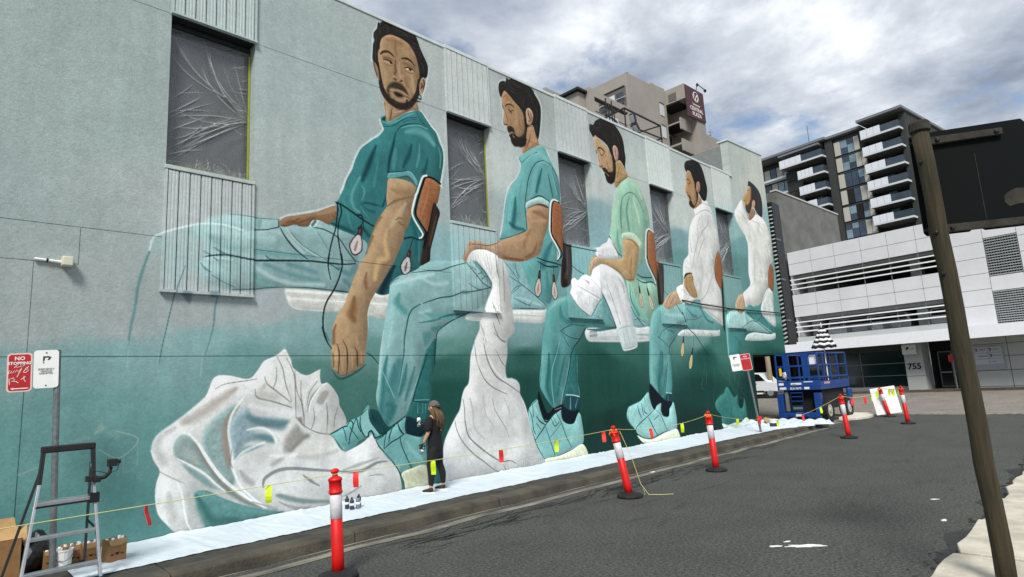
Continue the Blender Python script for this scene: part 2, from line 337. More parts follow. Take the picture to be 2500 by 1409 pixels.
PAINT_GAIN = 1.0
MURAL = '''[["P",[214,216,208],1.0,11,[4184,3655,5321,3667,6166,3698,6111,3264,5704,3284,5199,3316,4420,3330,4263,3389,4193,3554]],["S",[192,194,188],0.6,0.6,1,[68,71,73,77],[4210,3572,4855,3572,5320,3585,6141,3590]],["S",[236,238,232],1.0,0.35,1,[27,28,31],[4211,3504,4670,3499,6139,3504]],["S",[196,198,190],0.6,0.7,1,[85,88,91],[4314,3426,4855,3405,5298,3420]],
["S",[238,238,232],1.0,0.35,1,[27,27,27,28],[4228,3421,4315,3350,4526,3318,4855,3317]],
["P",[150,184,184],0.42,26,[2207,3973,2240,4185,2314,4293,2416,4353,2629,4453,2878,4542,3257,4745,3632,4773,4080,4794,4098,4692,4307,4768,4597,4768,4746,4928,5414,4721,5531,4243,5361,3688,4950,3686,4489,3691,4141,3675,3810,3626,3635,3589,3342,3567,3134,3591,2903,3665,2816,3765,2730,3849,2602,3595,2496,3587,2375,3665,2402,4026,2285,4012]],
["P",[136,169,169],0.8,40,[2864,4528,2934,4619,3167,4713,3473,4772,4080,4794,4081,4690,4307,4768,4597,4768,4746,4928,5414,4721,5531,4243,5361,3688,4950,3686,4489,3691,4141,3675,3810,3626,3635,3589,3342,3567,3134,3591,2988,3642,2900,3742,2839,3922,2950,4028,2886,4255,2699,4401]],["S",[170,205,203],0.6,0.9,1,[191,198,205],[3025,4465,3478,4465,3965,4483]],
["S",[178,204,202],0.6,0.9,1,[101,103,105,106],[3716,4533,3963,4603,4221,4518,4488,4272]],["S",[112,160,160],0.7,0.9,1,[116,120,124],[3689,4211,4137,4230,4579,4229]],["S",[112,160,160],0.5,0.9,1,[111,112,115],[3028,4353,3178,4245,3483,4219]],["S",[104,146,150],0.7,0.9,1,[100,102,104,106],[3854,4029,4173,3926,4489,3869,4763,3840]],
["S",[104,146,150],0.8,0.9,1,[103,105,106],[4224,4068,4489,4026,4707,3977]],["S",[178,208,206],0.6,0.9,1,[99,101,103,107],[3725,3949,3972,3822,4313,3750,4856,3776]],["S",[90,135,140],0.8,0.9,1,[128,130,131],[5146,4092,5344,4000,5447,4122]],["S",[80,125,130],0.7,0.9,1,[110,111],[5243,3881,5362,3799]],["S",[110,160,158],0.7,0.9,1,[98,98,100],[3678,3846,3728,3735,3973,3689]],
["S",[22,48,52],0.95,0.4,1,[12,17,23,27,30,34,32,30,28,25,23],[2728,3926,2837,3999,3035,4069,3271,4104,3643,4073,3886,4091,4224,4128,4670,4165,4953,4163,5246,4172,5469,4208]],["S",[22,48,52],0.9,0.4,1,[22,21,21,21,24,26],[3342,3572,3650,3601,3973,3659,4489,3695,4950,3691,5341,3678]],["S",[22,48,52],0.8,0.35,1,[13,13,13,14],[3257,4753,3473,4772,3648,4767,4080,4803]],
["S",[22,48,52],0.85,0.35,1,[17],[3667,4568,3880,4604,4081,4681]],["S",[22,48,52],0.9,0.35,1,[24],[4067,4800,4068,4687]],["S",[120,155,158],0.7,0.35,1,[68],[3762,4760,3747,4639]],["S",[22,48,52],0.8,0.5,1,[17,31,31,18],[4099,4657,4186,4513,4345,4342,4561,4192]],["S",[178,204,202],0.8,0.5,1,[35,35,36,36],[4202,4673,4344,4500,4671,4293,4858,4243]],
["S",[30,72,76],0.6,0.35,1,[14],[4273,4613,4488,4413,4915,4213]],["S",[22,48,52],0.85,0.4,1,[22,22,22,22,22,23],[4652,4758,4859,4753,5052,4688,5170,4612,5329,4408,5470,4255]],["S",[30,72,76],0.5,0.35,1,[11],[4745,4699,4954,4399]],["S",[30,72,76],0.8,0.35,1,[22],[4953,4163,5146,4064]],["S",[22,48,52],0.7,0.35,1,[17],[3868,4165,3918,4120,4019,4118]],
["P",[200,222,220],1.0,4,[4597,4768,4652,4885,4746,4933,4784,4906,4708,4767]],["S",[60,95,98],0.8,0.35,1,[47],[4652,4794,4708,4876]],["S",[30,72,76],0.55,0.7,1,[12,47,13],[2747,4190,2890,4130,3020,4083]],["S",[30,72,76],0.5,0.7,1,[13,48,13],[3061,4199,3210,4121,3332,4087]],["S",[30,72,76],0.5,0.7,1,[9,40,9],[2881,3942,2954,3856,3027,3816]],
["S",[30,72,76],0.6,0.6,1,[9,31,22,9],[2816,3765,2874,3663,2990,3595,3105,3573]],["S",[30,72,76],0.6,0.35,1,[12,13,13],[3043,3771,3220,3676,3387,3610]],["S",[178,204,202],0.7,0.6,1,[28,28,29,29],[2728,3910,2893,4006,3123,4047,3333,4038]],["S",[30,72,76],0.5,0.35,1,[22],[3065,4041,3124,4000]],
["S",[215,235,233],0.6,0.8,0,[38,39,39,40,41,42,43],[2219,4063,2263,4248,2378,4332,2602,4437,2878,4538,3200,4572,3477,4531]],["S",[96,140,142],0.75,0.8,0,[33,43,53,44,36,27,20],[2222,4035,2159,3819,2100,3526,2077,3241,2037,2959,2014,2702,2002,2585]],["S",[70,112,116],0.8,0.5,0,[13,17,18,15,16,15,12],[2678,3873,2625,3695,2566,3478,2510,3181,2464,2910,2419,2644,2391,2403]],
["S",[80,125,128],0.7,0.6,0,[18,27,24,16,13],[3150,3475,3113,3296,3099,3034,3045,2774,2990,2582]],["P",[90,112,118],0.7,9,[2641,3494,2767,3492,2788,3429,2762,3320,2692,3401]],["P",[96,122,128],0.7,12,[3005,3520,3169,3532,3130,3451,3048,3446]],["S",[150,182,182],0.5,0.9,0,[28,27],[2011,2761,2018,2409]],["S",[150,182,182],0.5,0.9,0,[24],[2384,2604,2395,2303]],
["S",[150,182,182],0.5,0.9,0,[30,29],[2968,2645,2938,2288]],["S",[206,224,222],0.7,0.8,0,[45,46,47,48,49],[4097,4823,4201,4892,4414,4963,4727,5071,5056,5222]],["P",[136,104,76],1.0,6,[4081,4768,4166,4855,4414,4937,4727,5044,5095,5216,5133,4962,4975,4853,4784,4902,4652,4882,4578,4761,4415,4740,4352,4766,4220,4707,4107,4690]],["S",[164,138,107],0.7,0.8,1,[37,93,113],[4746,5001,4938,5079,5105,5164]],
["S",[96,66,46],0.6,0.7,1,[25],[4202,4778,4307,4803,4414,4874]],["S",[110,78,56],0.7,0.8,1,[53,54,55],[4343,4765,4487,4841,4671,4915]],["S",[160,126,96],0.6,0.8,1,[42,42,43],[4132,4820,4271,4869,4414,4901]],["S",[86,60,42],0.6,0.35,1,[17,18],[4098,4701,4220,4719]],
["S",[206,224,222],0.85,0.7,0,[56,56,56,55,55,54,54,53,52,52,51,51,51],[6041,7120,6080,7011,6107,6942,6014,6804,5863,6683,5742,6571,5609,6440,5517,6272,5451,6101,5387,5944,5298,5761,5222,5560,5185,5475]],["S",[206,224,222],0.85,0.7,0,[60,60,61,61,61,61,60,60,59,59],[7026,7580,7147,7473,7268,7345,7424,7224,7514,7056,7579,6868,7585,6624,7541,6370,7490,6131,7494,6039]],
["P",[52,112,114],1.0,7,[6055,7124,6084,7190,6169,7247,6202,7141,6272,7155,6419,7288,6642,7432,6856,7542,6980,7586,7056,7555,7161,7437,7298,7299,7407,7206,7480,7020,7563,6864,7568,6620,7516,6365,7439,6054,7341,5614,7099,4983,6910,4322,6397,4066,6201,3885,6150,3706,5887,3700,5570,4059,5722,4590,5447,4725,5156,4797,4968,4880,5098,4968,5110,5105,5112,5264,5136,5325,5259,5579,5310,5740,5259,5590,5335,5792,5431,5966,5483,6133,5549,6292,5628,6432,5755,6556,5883,6676,5986,6753,6049,6826,6127,6948,6088,7026]],
["S",[92,156,154],0.85,0.95,1,[79,242,245,137],[6630,7022,6933,7131,7164,7086,7332,6941]],["S",[70,134,136],0.8,0.9,1,[77,153,101],[6386,6597,6352,6399,6319,6202]],["S",[26,76,82],0.8,0.9,1,[53,143,116,51],[6771,6798,6705,6573,6611,6396,6549,6254]],["S",[26,76,82],0.7,0.9,1,[40,106,158],[7160,6591,7106,6380,7055,6264]],["S",[86,150,150],0.7,0.9,1,[27,79,65],[6970,6875,6945,6605,6876,6354]],
["S",[92,156,154],0.6,0.9,1,[27,69,41],[7444,6929,7500,6739,7472,6463]],["S",[26,76,82],0.9,0.7,1,[26,77,88,62],[6395,6958,6331,6685,6239,6372,6204,6077]],["S",[16,58,66],0.8,0.7,1,[15,38,32],[6362,6770,6268,6417,6191,6099]],["S",[26,76,82],0.85,0.95,1,[50,147,157,108],[5941,6561,5829,6274,5719,6006,5638,5809]],["S",[22,66,72],0.8,0.9,1,[37,85,72],[5858,6392,5774,6140,5679,5913]],
["S",[92,156,154],0.75,0.9,1,[24,60,76,76,58],[5483,5659,5588,5858,5406,5468,5453,5244,5565,5182]],["S",[66,136,136],0.6,0.95,1,[49,73,97],[5976,6248,5930,5992,5872,5737]],["S",[60,128,130],0.55,0.95,1,[61,79,96],[5648,6413,5593,6255,5540,6074]],["S",[92,156,154],0.7,0.7,1,[19,48,36,12],[5611,5696,5674,5638,5659,5504,5607,5412]],
["S",[26,76,82],0.8,0.7,1,[7,47,72,24],[5593,5339,5709,5384,5892,5381,5998,5376]],["S",[92,156,154],0.7,0.6,1,[9,29,9],[5580,5302,5655,5197,5743,5118]],["S",[26,76,82],0.5,0.9,1,[12,59,107],[5631,5334,5733,5258,5863,5233]],["S",[82,146,146],0.6,0.9,1,[23,46,34],[5233,5378,5304,5161,5375,4943]],["S",[26,76,82],0.8,0.9,1,[70,117],[5625,4913,5750,4768]],
["S",[26,76,82],0.7,0.8,1,[46,45,45],[5124,5300,5111,5128,5109,4969]],["S",[26,76,82],0.8,0.9,1,[45,91,69],[5014,4887,5252,4834,5447,4783]],["S",[70,140,140],0.5,0.8,1,[11,46,23],[5303,5023,5375,4920,5423,4813]],["S",[26,76,82],0.8,0.8,1,[25,49,73],[6171,5847,6152,5610,6066,5388]],["S",[28,88,96],0.7,0.9,1,[113,175,149],[6720,5215,6800,4978,6830,4547]],
["S",[18,44,56],0.9,0.8,1,[71,186,184],[6292,4246,6109,3935,5999,3730]],["S",[70,130,134],0.5,0.9,1,[25,62],[6891,5054,6870,4429]],["S",[20,64,70],0.75,0.5,1,[18,18,18,18,19,19],[6108,7006,6241,7037,6385,7110,6533,7243,6699,7343,6912,7419]],["S",[20,64,70],0.75,0.5,1,[13,24,35,28,22],[6410,6962,6515,7107,6695,7210,6938,7279,7139,7268]],
["S",[150,200,200],0.6,0.6,1,[15,15,16,16,16],[6103,7094,6257,7106,6431,7200,6640,7365,6854,7495]],["S",[130,186,186],0.8,0.6,1,[10,25,28,19],[6529,7085,6754,7200,6984,7265,7185,7240]],["S",[20,64,70],0.7,0.5,1,[19],[6917,7540,7004,7391,7141,7309]],["S",[20,64,70],0.6,0.5,1,[13,13,14],[6577,7229,6788,7336,6911,7371]],["S",[24,70,76],0.8,0.5,1,[11,15,19],[7026,7573,7191,7391,7391,7201]],
["P",[22,62,62],1.0,5,[6069,7141,6162,7225,6166,7131,6104,7126]],["S",[18,52,58],0.7,0.5,1,[10,12,14,17,17,16,16],[5755,6556,5628,6432,5543,6290,5477,6119,5424,5965,5335,5792,5259,5590]],["S",[18,52,58],0.6,0.5,1,[11,12,12,13,13],[7407,7206,7554,6862,7563,6619,7516,6365,7442,6121]],
["S",[206,224,222],0.8,0.8,0,[28,28,29,29,29,29,29],[5878,8282,5887,8459,5902,8639,5911,8817,5924,8921,5997,9051,6029,9186]],["S",[206,224,222],0.6,0.8,0,[29,28,28,28],[7268,8652,7239,8431,7147,8099,7061,7888]],["P",[164,138,107],1.0,6,[6119,7654,6150,7460,6169,7294,6175,7147,6247,7136,6392,7242,6616,7416,6806,7539,6973,7590,6951,7707,6916,7797,6626,7772,6203,7746]],
["S",[92,66,44],0.8,0.8,1,[43,99,111,68],[6234,7561,6435,7493,6618,7505,6809,7629]],["S",[92,66,44],0.6,0.8,1,[22,54,32],[6326,7460,6299,7322,6272,7186]],["S",[188,163,129],0.6,0.9,1,[22,64],[6231,7431,6203,7230]],["S",[188,163,129],0.6,0.8,1,[22,55],[6396,7373,6593,7475]],["S",[120,90,66],0.7,0.8,1,[22,21],[6151,7513,6178,7180]],
["S",[214,206,176],0.6,0.5,0,[11],[6189,7124,6271,7143,6429,7263,6641,7429,6844,7545]],["P",[36,35,33],1.0,5,[5913,8290,5897,8398,5906,8531,5914,8665,5950,8756,5926,8823,5936,8926,6008,9033,6021,9116,6040,9197,6069,9175,6154,9262,6226,9269,6544,9266,6927,9271,7001,9160,7050,9039,7111,8922,7199,8779,7248,8644,7220,8436,7143,8340,6990,8071,6385,7871,6037,8189]],
["S",[78,74,70],0.6,0.6,1,[7,18,7],[6093,9169,6067,9046,6076,8939]],["S",[78,74,70],0.6,0.6,1,[7,18,7],[6213,9219,6271,9142,6232,9013]],["S",[78,74,70],0.6,0.6,1,[7,15,15,7],[6358,9223,6480,9194,6668,9213,6822,9241]],["S",[78,74,70],0.6,0.6,1,[7,19,7],[6540,9115,6731,9180,6872,9179]],["S",[78,74,70],0.6,0.6,1,[7,19,7],[6789,9007,6917,8964,7048,8991]],
["S",[78,74,70],0.6,0.6,1,[7,19,7],[6914,8894,7031,8892,7080,8794]],["S",[78,74,70],0.6,0.6,1,[7,18,7],[5970,8907,5992,8805,5966,8663]],["S",[78,74,70],0.6,0.6,1,[7,18,7],[5953,8593,5974,8470,5960,8356]],["S",[78,74,70],0.6,0.6,1,[7,19,7],[7064,8694,7140,8606,7134,8464]],["S",[78,74,70],0.6,0.6,1,[7,19,7],[6645,9273,6797,9265,6926,9236]],
["S",[78,74,70],0.6,0.6,1,[7,19,7],[6855,9056,6985,9060,7035,9010]],["S",[10,12,14],0.8,0.6,1,[9,23,9],[6166,9244,6298,9220,6457,9241]],["S",[10,12,14],0.8,0.6,1,[9,23,9],[6056,9075,6128,9150,6201,9225]],["S",[10,12,14],0.8,0.6,1,[9,24,9],[6732,9204,6897,9142,6998,9066]],
["P",[158,130,98],1.0,6,[6329,9032,6195,8953,6110,8852,6072,8727,6070,8638,6027,8545,6024,8401,6039,8276,6060,8142,6080,7987,6100,7831,6127,7765,6166,7680,6258,7591,6376,7541,6558,7542,6695,7595,6824,7702,6897,7815,6940,7941,6985,8126,7011,8306,7016,8446,6995,8588,6943,8777,6850,8915,6738,9010,6538,9046]],["S",[146,112,84],0.7,0.95,1,[68,182,138],[6229,8878,6387,8918,6597,8932]],
["S",[126,94,66],0.5,0.95,1,[46,91,68],[6449,8942,6433,8778,6453,8617]],["S",[164,142,100],0.7,0.95,1,[69,139],[6594,8817,6731,8778]],["S",[170,144,112],0.8,0.95,1,[66,165,121],[6144,8248,6188,8133,6173,7964]],["S",[170,146,116],0.75,0.95,1,[69,149,114],[6818,8297,6838,8134,6871,7964]],["S",[130,100,76],0.55,0.95,1,[68,136],[6664,8210,6709,8034]],
["S",[96,72,52],0.7,0.8,1,[23,68,79,45],[6438,8533,6422,8393,6431,8262,6380,8156]],["S",[174,148,120],0.8,0.9,1,[34,68,79],[6523,8497,6519,8338,6515,8214]],["S",[130,100,78],0.7,0.9,1,[55,134,67],[6149,8470,6256,8487,6364,8483]],["S",[120,92,70],0.7,0.9,1,[57,138,93],[6623,8510,6774,8520,6901,8497]],["S",[46,36,28],0.9,0.6,1,[29,49,53,44,27],[6085,8517,6139,8582,6235,8629,6319,8622,6397,8579]],
["S",[46,36,28],0.9,0.6,1,[23,55,51,23],[6582,8603,6702,8647,6803,8633,6909,8557]],["S",[182,158,134],0.7,0.7,1,[44,67,45],[6171,8390,6254,8393,6326,8391]],["S",[40,28,20],0.95,0.5,1,[16,27,25,13],[6148,8431,6231,8445,6315,8443,6368,8412]],["S",[34,22,16],1.0,0.3,1,[58],[6324,8418,6324,8418]],["S",[120,90,70],0.7,0.6,1,[15,16,16],[6170,8345,6264,8336,6361,8371]],
["S",[96,70,52],0.6,0.6,1,[16],[6137,8454,6232,8501,6352,8501]],["S",[186,162,140],0.7,0.7,1,[46,69,46],[6695,8418,6784,8421,6873,8413]],["S",[40,28,20],0.95,0.5,1,[16,28,25,14],[6645,8423,6741,8462,6835,8451,6905,8424]],["S",[34,22,16],1.0,0.3,1,[60],[6787,8433,6787,8433]],["S",[236,226,214],1.0,0.3,1,[34],[6720,8419,6720,8419]],["S",[110,82,62],0.7,0.6,1,[16],[6681,8362,6769,8348,6885,8388]],
["S",[120,92,70],0.6,0.6,1,[14],[6642,8303,6715,8238,6815,8205]],["S",[70,48,36],0.9,0.6,1,[16,45,16],[6366,8096,6415,8090,6463,8085]],["S",[70,48,36],0.9,0.6,1,[11,40,11],[6512,8074,6561,8102,6599,8131]],["S",[190,164,140],0.7,0.9,1,[76],[6380,8145,6380,8145]],["S",[186,158,130],0.6,0.9,1,[81],[6551,8182,6551,8182]],["S",[110,82,62],0.5,0.8,1,[16,25],[6637,8144,6685,8082]],
["S",[38,32,27],0.95,0.5,0,[29,58,86,110,130,139,142,139,125,111,95,58],[6028,8316,6042,8136,6067,7950,6099,7799,6166,7680,6270,7595,6412,7552,6595,7565,6760,7660,6878,7808,6961,7993,7003,8269]],["P",[46,40,33],0.92,27,[6223,7861,6266,7930,6316,7984,6389,8028,6486,8048,6572,8032,6657,7971,6722,7870,6727,7816,6629,7873,6506,7889,6385,7882,6289,7861,6263,7765,6308,7671,6248,7674,6215,7771]],
["S",[168,136,120],0.9,0.6,0,[15,24,27,23],[6282,7831,6445,7874,6592,7872,6715,7828]],["P",[30,24,20],0.95,27,[6365,7798,6432,7829,6553,7821,6601,7776,6478,7725,6405,7746]],["S",[40,30,24],0.8,0.6,0,[9],[6553,7815,6652,7803,6751,7795]],["S",[164,138,116],0.8,0.8,0,[33,89,67],[6427,7665,6562,7686,6675,7766]],["S",[34,28,24],0.9,0.6,0,[40,45],[6687,7725,6677,7611]],
["S",[52,46,40],0.8,0.8,0,[44,77],[6355,7642,6425,7588]],["S",[34,32,30],0.9,0.6,0,[34,25,16],[6999,7959,7049,7907,7007,7826]],["S",[34,32,30],0.9,0.6,0,[34,16],[6957,7855,7060,7865]],["S",[34,32,30],0.9,0.6,0,[34,16],[6928,7778,7019,7795]],["P",[150,120,98],1.0,6,[7007,8190,7064,8324,7118,8377,7163,8346,7159,8229,7121,8090,7064,7980,7014,8009,7003,8074]],
["S",[206,184,164],0.8,0.6,1,[19],[7048,8249,7091,8344,7143,8345]],["S",[40,24,18],0.9,0.5,1,[16,30,23],[7116,8330,7140,8246,7108,8109]],["S",[50,30,22],0.8,0.6,1,[16,35,16],[7060,8219,7084,8170,7043,8099]],["S",[210,190,170],0.8,0.6,1,[25],[7015,8055,7059,8001]],["P",[150,124,104],1.0,5,[5901,8285,5958,8285,6009,8200,6035,8079,6044,7931,5987,7987,5943,8101]],
["S",[40,28,22],0.8,0.6,1,[17],[5929,8274,5956,8138,6005,8026]],["S",[206,214,200],0.5,0.9,0,[23,22,22],[5763,3544,5714,3284,5717,3063]],
["P",[164,138,107],1.0,6,[6198,5945,6314,5991,6542,6012,6745,5991,6854,5923,6854,5923,6803,5734,6727,5430,6708,5276,6629,5077,6569,5006,6506,4777,6416,4583,6256,4260,6224,4239,6029,3929,5868,3698,5776,3556,5736,3453,5695,3284,5705,3118,5688,2842,5693,2897,5665,2732,5643,2515,5623,2407,5562,2360,5489,2366,5464,2281,5368,2260,5298,2264,5262,2218,5181,2205,5130,2247,5045,2311,5000,2395,4995,2540,4996,2696,5009,2884,5004,3042,5005,2989,5046,3128,5140,3313,5235,3447,5320,3649,5433,3934,5572,4217,5689,4413,5734,4557,5815,4801,5939,5079,6105,5322,6161,5405,6148,5548,6162,5735]],
["S",[150,120,86],0.6,0.95,1,[75,176,153],[6280,5758,6448,5729,6665,5771]],["S",[188,163,129],0.8,0.95,1,[75,198,145],[6585,5530,6407,5276,6220,5002]],["S",[196,166,120],0.85,0.95,1,[72,143,166,152,115],[6150,4944,6091,4697,6138,4407,5958,4305,5860,3972]],["S",[118,88,60],0.55,0.7,1,[37,75,38],[6175,5407,6372,5553,6765,5702]],["S",[116,86,60],0.6,0.7,1,[17,49,25],[6348,5156,6434,5219,6547,5200]],
["S",[112,82,58],0.7,0.6,1,[17,37,15],[6403,5140,6487,5092,6543,5076]],["S",[132,102,72],0.7,0.9,1,[47,106,72],[5802,4775,5870,4950,6020,5163]],["S",[128,96,66],0.7,0.9,1,[35,93,94],[5693,4414,5747,4593,5828,4755]],["S",[122,92,64],0.8,0.8,1,[38,103,77],[6544,6088,6718,6062,6833,5957]],["S",[138,108,74],0.5,0.9,1,[38,75,61],[6701,5526,6602,5135,6449,4769]],
["S",[120,88,62],0.6,0.95,1,[34,124,90],[5696,4071,5668,3898,5691,3776]],["S",[124,90,60],0.7,0.95,1,[66,219,240,131],[5441,3602,5414,3381,5376,3291,5435,3185]],["S",[128,94,66],0.7,0.9,1,[42,84,102,94],[5081,3097,5034,2958,5037,2937,5036,2780]],["S",[182,152,112],0.75,0.95,1,[43,100,142,170],[5314,3072,5254,2942,5141,2982,5187,2887]],["S",[110,80,54],0.3,0.9,1,[32],[5312,2890,5210,2835]],
["S",[176,146,106],0.6,0.9,1,[64,85],[5281,2889,5256,2772]],["S",[176,146,106],0.6,0.9,1,[65,86],[5472,2893,5495,2774]],["S",[76,50,30],0.9,0.5,1,[11,23,27,15],[5094,2770,5133,2665,5140,2497,5118,2268]],["S",[76,50,30],0.9,0.5,1,[11,23,27,15],[5216,2814,5285,2687,5294,2454,5280,2233]],["S",[76,50,30],0.9,0.5,1,[11,24,28,15],[5434,2720,5483,2623,5484,2452,5491,2366]],
["S",[112,82,58],0.6,0.9,1,[31,41],[5024,2602,5034,2374]],["S",[176,148,116],0.7,0.9,1,[32,52,42],[5208,2602,5201,2455,5205,2308]],["S",[176,148,116],0.6,0.9,1,[32,53,42],[5385,2644,5389,2495,5387,2357]],["S",[176,148,116],0.6,0.9,1,[32,43],[5565,2623,5563,2451]],["S",[96,76,66],0.5,0.8,1,[25],[5034,2322,5113,2269,5181,2225,5274,2244,5369,2284,5464,2303]],
["S",[96,64,40],0.6,0.6,1,[10,11],[5001,2561,5650,2563]],["S",[30,60,58],0.55,0.9,0,[16,43,52,45,22],[5000,2323,5135,2175,5321,2211,5537,2323,5648,2407]],["S",[140,106,70],0.6,0.5,1,[9],[5592,4259,5892,4257,6251,4254]],["P",[96,156,158],1.0,7,[6181,5966,6204,6064,6317,6108,6546,6165,6664,6216,6752,6203,6839,6126,6896,6035,6863,5951,6777,6048,6661,6120,6544,6088,6314,6001]],
["S",[150,200,200],0.7,0.6,1,[15,15,15,16,16],[6204,6058,6387,6111,6664,6203,6751,6184,6866,6041]],["S",[18,52,58],0.7,0.5,0,[17,18,18],[6205,6089,6460,6158,6635,6222]],["S",[80,56,38],0.6,0.7,0,[18,39,18],[6457,6044,6675,6091,6805,6003]],["P",[46,36,30],1.0,7,[7281,5681,7357,5617,7430,5485,7357,5252,7251,4941,7163,4675,7124,4432,6910,4322,6898,4395,6969,4714,7022,4947,7108,5213,7228,5516]],
["S",[86,72,58],0.6,0.9,1,[26,78,64],[7349,5433,7260,5160,7137,4773]],["S",[14,12,12],0.9,0.7,1,[26,64,63],[7280,5655,7154,5221,6998,4692]],["P",[150,98,66],1.0,6,[7106,6163,7207,6176,7378,6122,7474,6045,7470,6034,7375,5672,7281,5675,7228,5516,7102,5047,7056,5040,6956,5202,6856,5325,6861,5453,6962,5790,7047,6027]],["S",[118,70,42],0.55,0.6,1,[8,16,8],[7044,5961,7182,5937,7356,5971]],
["S",[118,70,42],0.55,0.6,1,[8,16,8],[7019,5840,7156,5817,7322,5844]],["S",[118,70,42],0.55,0.6,1,[8,16,8],[6993,5719,7130,5698,7289,5717]],["S",[118,70,42],0.55,0.6,1,[8,16,8],[6968,5599,7104,5580,7255,5591]],["S",[118,70,42],0.55,0.6,1,[8,15,8],[6942,5479,7078,5462,7222,5466]],["S",[118,70,42],0.55,0.6,1,[8,15,8],[6917,5361,7052,5345,7190,5342]],
["S",[118,70,42],0.55,0.6,1,[8,15,8],[6892,5243,7027,5229,7157,5218]],["S",[176,122,86],0.6,0.9,1,[26,78,64],[7185,6016,7097,5725,6977,5371]],["S",[16,14,14],1,0.3,0,[40,42,43,45,46,46,47,45,44,43,41,40,38],[7473,6115,7333,6178,7192,6201,7099,6181,7049,6099,6982,5923,7016,6021,6899,5714,6815,5419,6834,5309,6926,5185,7063,5016,6990,4892]],
["S",[240,242,238],1,0.25,0,[40,42,43,44,44,43,41,39,37,35,33],[7123,6219,7037,6184,6989,6106,6873,5812,6841,5754,6745,5433,6746,5320,6808,5204,6978,4978,6961,4913,6900,4873]],["S",[22,48,52],0.95,0.4,0,[37,41,39,33],[6535,4817,6709,4866,6855,4842,6989,4854]],["S",[18,32,34],0.95,0.35,0,[30,33,34,32,31],[5100,5284,5208,5258,5439,5149,5627,5052,5857,4960]],
["S",[18,32,34],0.95,0.4,0,[25,25,25,25,24,24,24],[5112,5275,5135,5166,5109,4958,5084,4786,5013,4554,4965,4328,4941,4107]],["S",[18,32,34],0.95,0.4,0,[25,25,25,25,25,24,24],[5183,5254,5206,5121,5145,4907,5131,4681,5165,4462,5199,4244,5210,4135]],["S",[70,110,112],0.6,0.5,0,[9],[5159,5250,5182,5140,5121,4881]],["S",[18,32,34],0.95,0.4,0,[35,29,23],[5527,5118,5603,5130,5640,5054]],
["S",[18,30,34],1,0.35,0,[24,25,26,27,28,27,26,25,24,23],[5196,4355,5218,4191,5181,4022,5121,3852,5038,3683,4923,3504,4866,3353,4843,3163,4853,2996,4909,2830]],["S",[18,30,34],1,0.35,0,[20,20,18,15],[4961,4327,4937,4183,4959,4001,4993,3874]],["S",[18,30,34],0.95,0.4,0,[31,35,21,13],[4835,3037,4879,2892,4935,2768,5002,2685]],["S",[40,56,58],0.9,0.4,0,[10],[4891,2955,4957,2810]],
["S",[20,44,48],0.9,0.4,0,[15,20,13],[5676,2607,5775,2558,5911,2414]],["S",[18,28,30],0.95,0.4,0,[12,19,35],[5633,5042,5613,4957,5536,4864]],["S",[18,28,30],0.9,0.4,0,[12],[5639,5031,5655,4813]],["S",[18,22,24],1,0.15,0,[122,220,268,163],[5545,4713,5513,4612,5484,4519,5459,4438]],["S",[52,40,38],1,0.2,0,[78,105,105],[5596,4877,5572,4801,5553,4738]],
["S",[206,196,194],1,0.25,0,[99,187,230,131],[5541,4700,5513,4612,5484,4519,5460,4445]],["S",[126,104,98],0.7,0.9,0,[33,66,44],[5517,4624,5482,4512,5463,4450]],["S",[110,90,84],0.7,0.6,0,[22,33],[5576,4850,5560,4799]],["S",[14,40,48],0.9,0.5,0,[17],[6737,4832,6643,4586]],["S",[18,22,24],1,0.15,0,[113,204,249,152],[6608,4425,6579,4332,6552,4246,6529,4171]],
["S",[52,40,38],1,0.2,0,[72,98,97],[6654,4577,6633,4506,6614,4448]],["S",[196,192,190],1,0.25,0,[92,173,213,121],[6604,4413,6579,4332,6552,4246,6532,4178]],["S",[80,72,70],0.7,0.9,0,[31,61,40],[6582,4344,6551,4240,6534,4182]],["S",[110,90,84],0.7,0.6,0,[21,31],[6634,4551,6620,4504]],
["P",[212,214,211],1.0,6,[2349,1295,2364,1402,2428,1504,2563,1603,2767,1756,3005,1972,3057,2087,3110,2233,3194,2283,3369,2270,3626,2217,3764,2354,3857,2487,4050,2574,4183,2680,4234,2606,4294,2491,4320,2376,4546,2247,4796,2342,4787,2232,4814,2097,4915,2119,5035,2003,5119,1863,5137,1726,5221,1584,5268,1444,5220,1380,4957,1270,5030,1196,5197,971,5447,1019,5647,1119,5740,1206,5820,1085,5971,876,6177,640,6302,447,6293,113,5474,126,4987,159,4398,136,3994,223,3687,335,3465,430,3235,554,3067,665,2906,662,2937,505,3007,356,3058,209,3040,130,2895,118,2701,157,2558,304,2454,455,2415,673,2421,858,2458,1013,2379,1157,2337,1297]],
["S",[150,138,128],0.45,0.95,1,[91,236,230,156],[3432,2071,3147,1876,2902,1717,2744,1644]],["S",[180,180,176],0.5,0.95,1,[84,146,172,163],[2616,1570,2443,1448,2424,1287,2504,1115]],["P",[122,152,150],0.8,35,[3043,1577,3207,1725,3335,1805,3496,1840,3397,1652,3357,1477,3374,1328,3392,1165,3382,977,3458,763,3388,658,3257,792,3113,1011,3012,1193,2980,1368,3016,1536]],
["S",[150,138,128],0.8,0.9,1,[30,96,125,120,87],[3482,1826,3311,1599,3302,1335,3351,1038,3382,962]],["S",[122,152,150],0.4,0.9,1,[58,57,57],[3073,1473,3050,1303,3167,1061]],["P",[128,150,146],0.85,23,[2606,1294,2634,1402,2697,1465,2762,1473,2858,1394,2942,1258,3057,1046,3200,857,3389,629,3611,450,3839,309,3612,391,3405,526,3261,649,3033,908,2868,1028,2695,1119,2628,1209]],
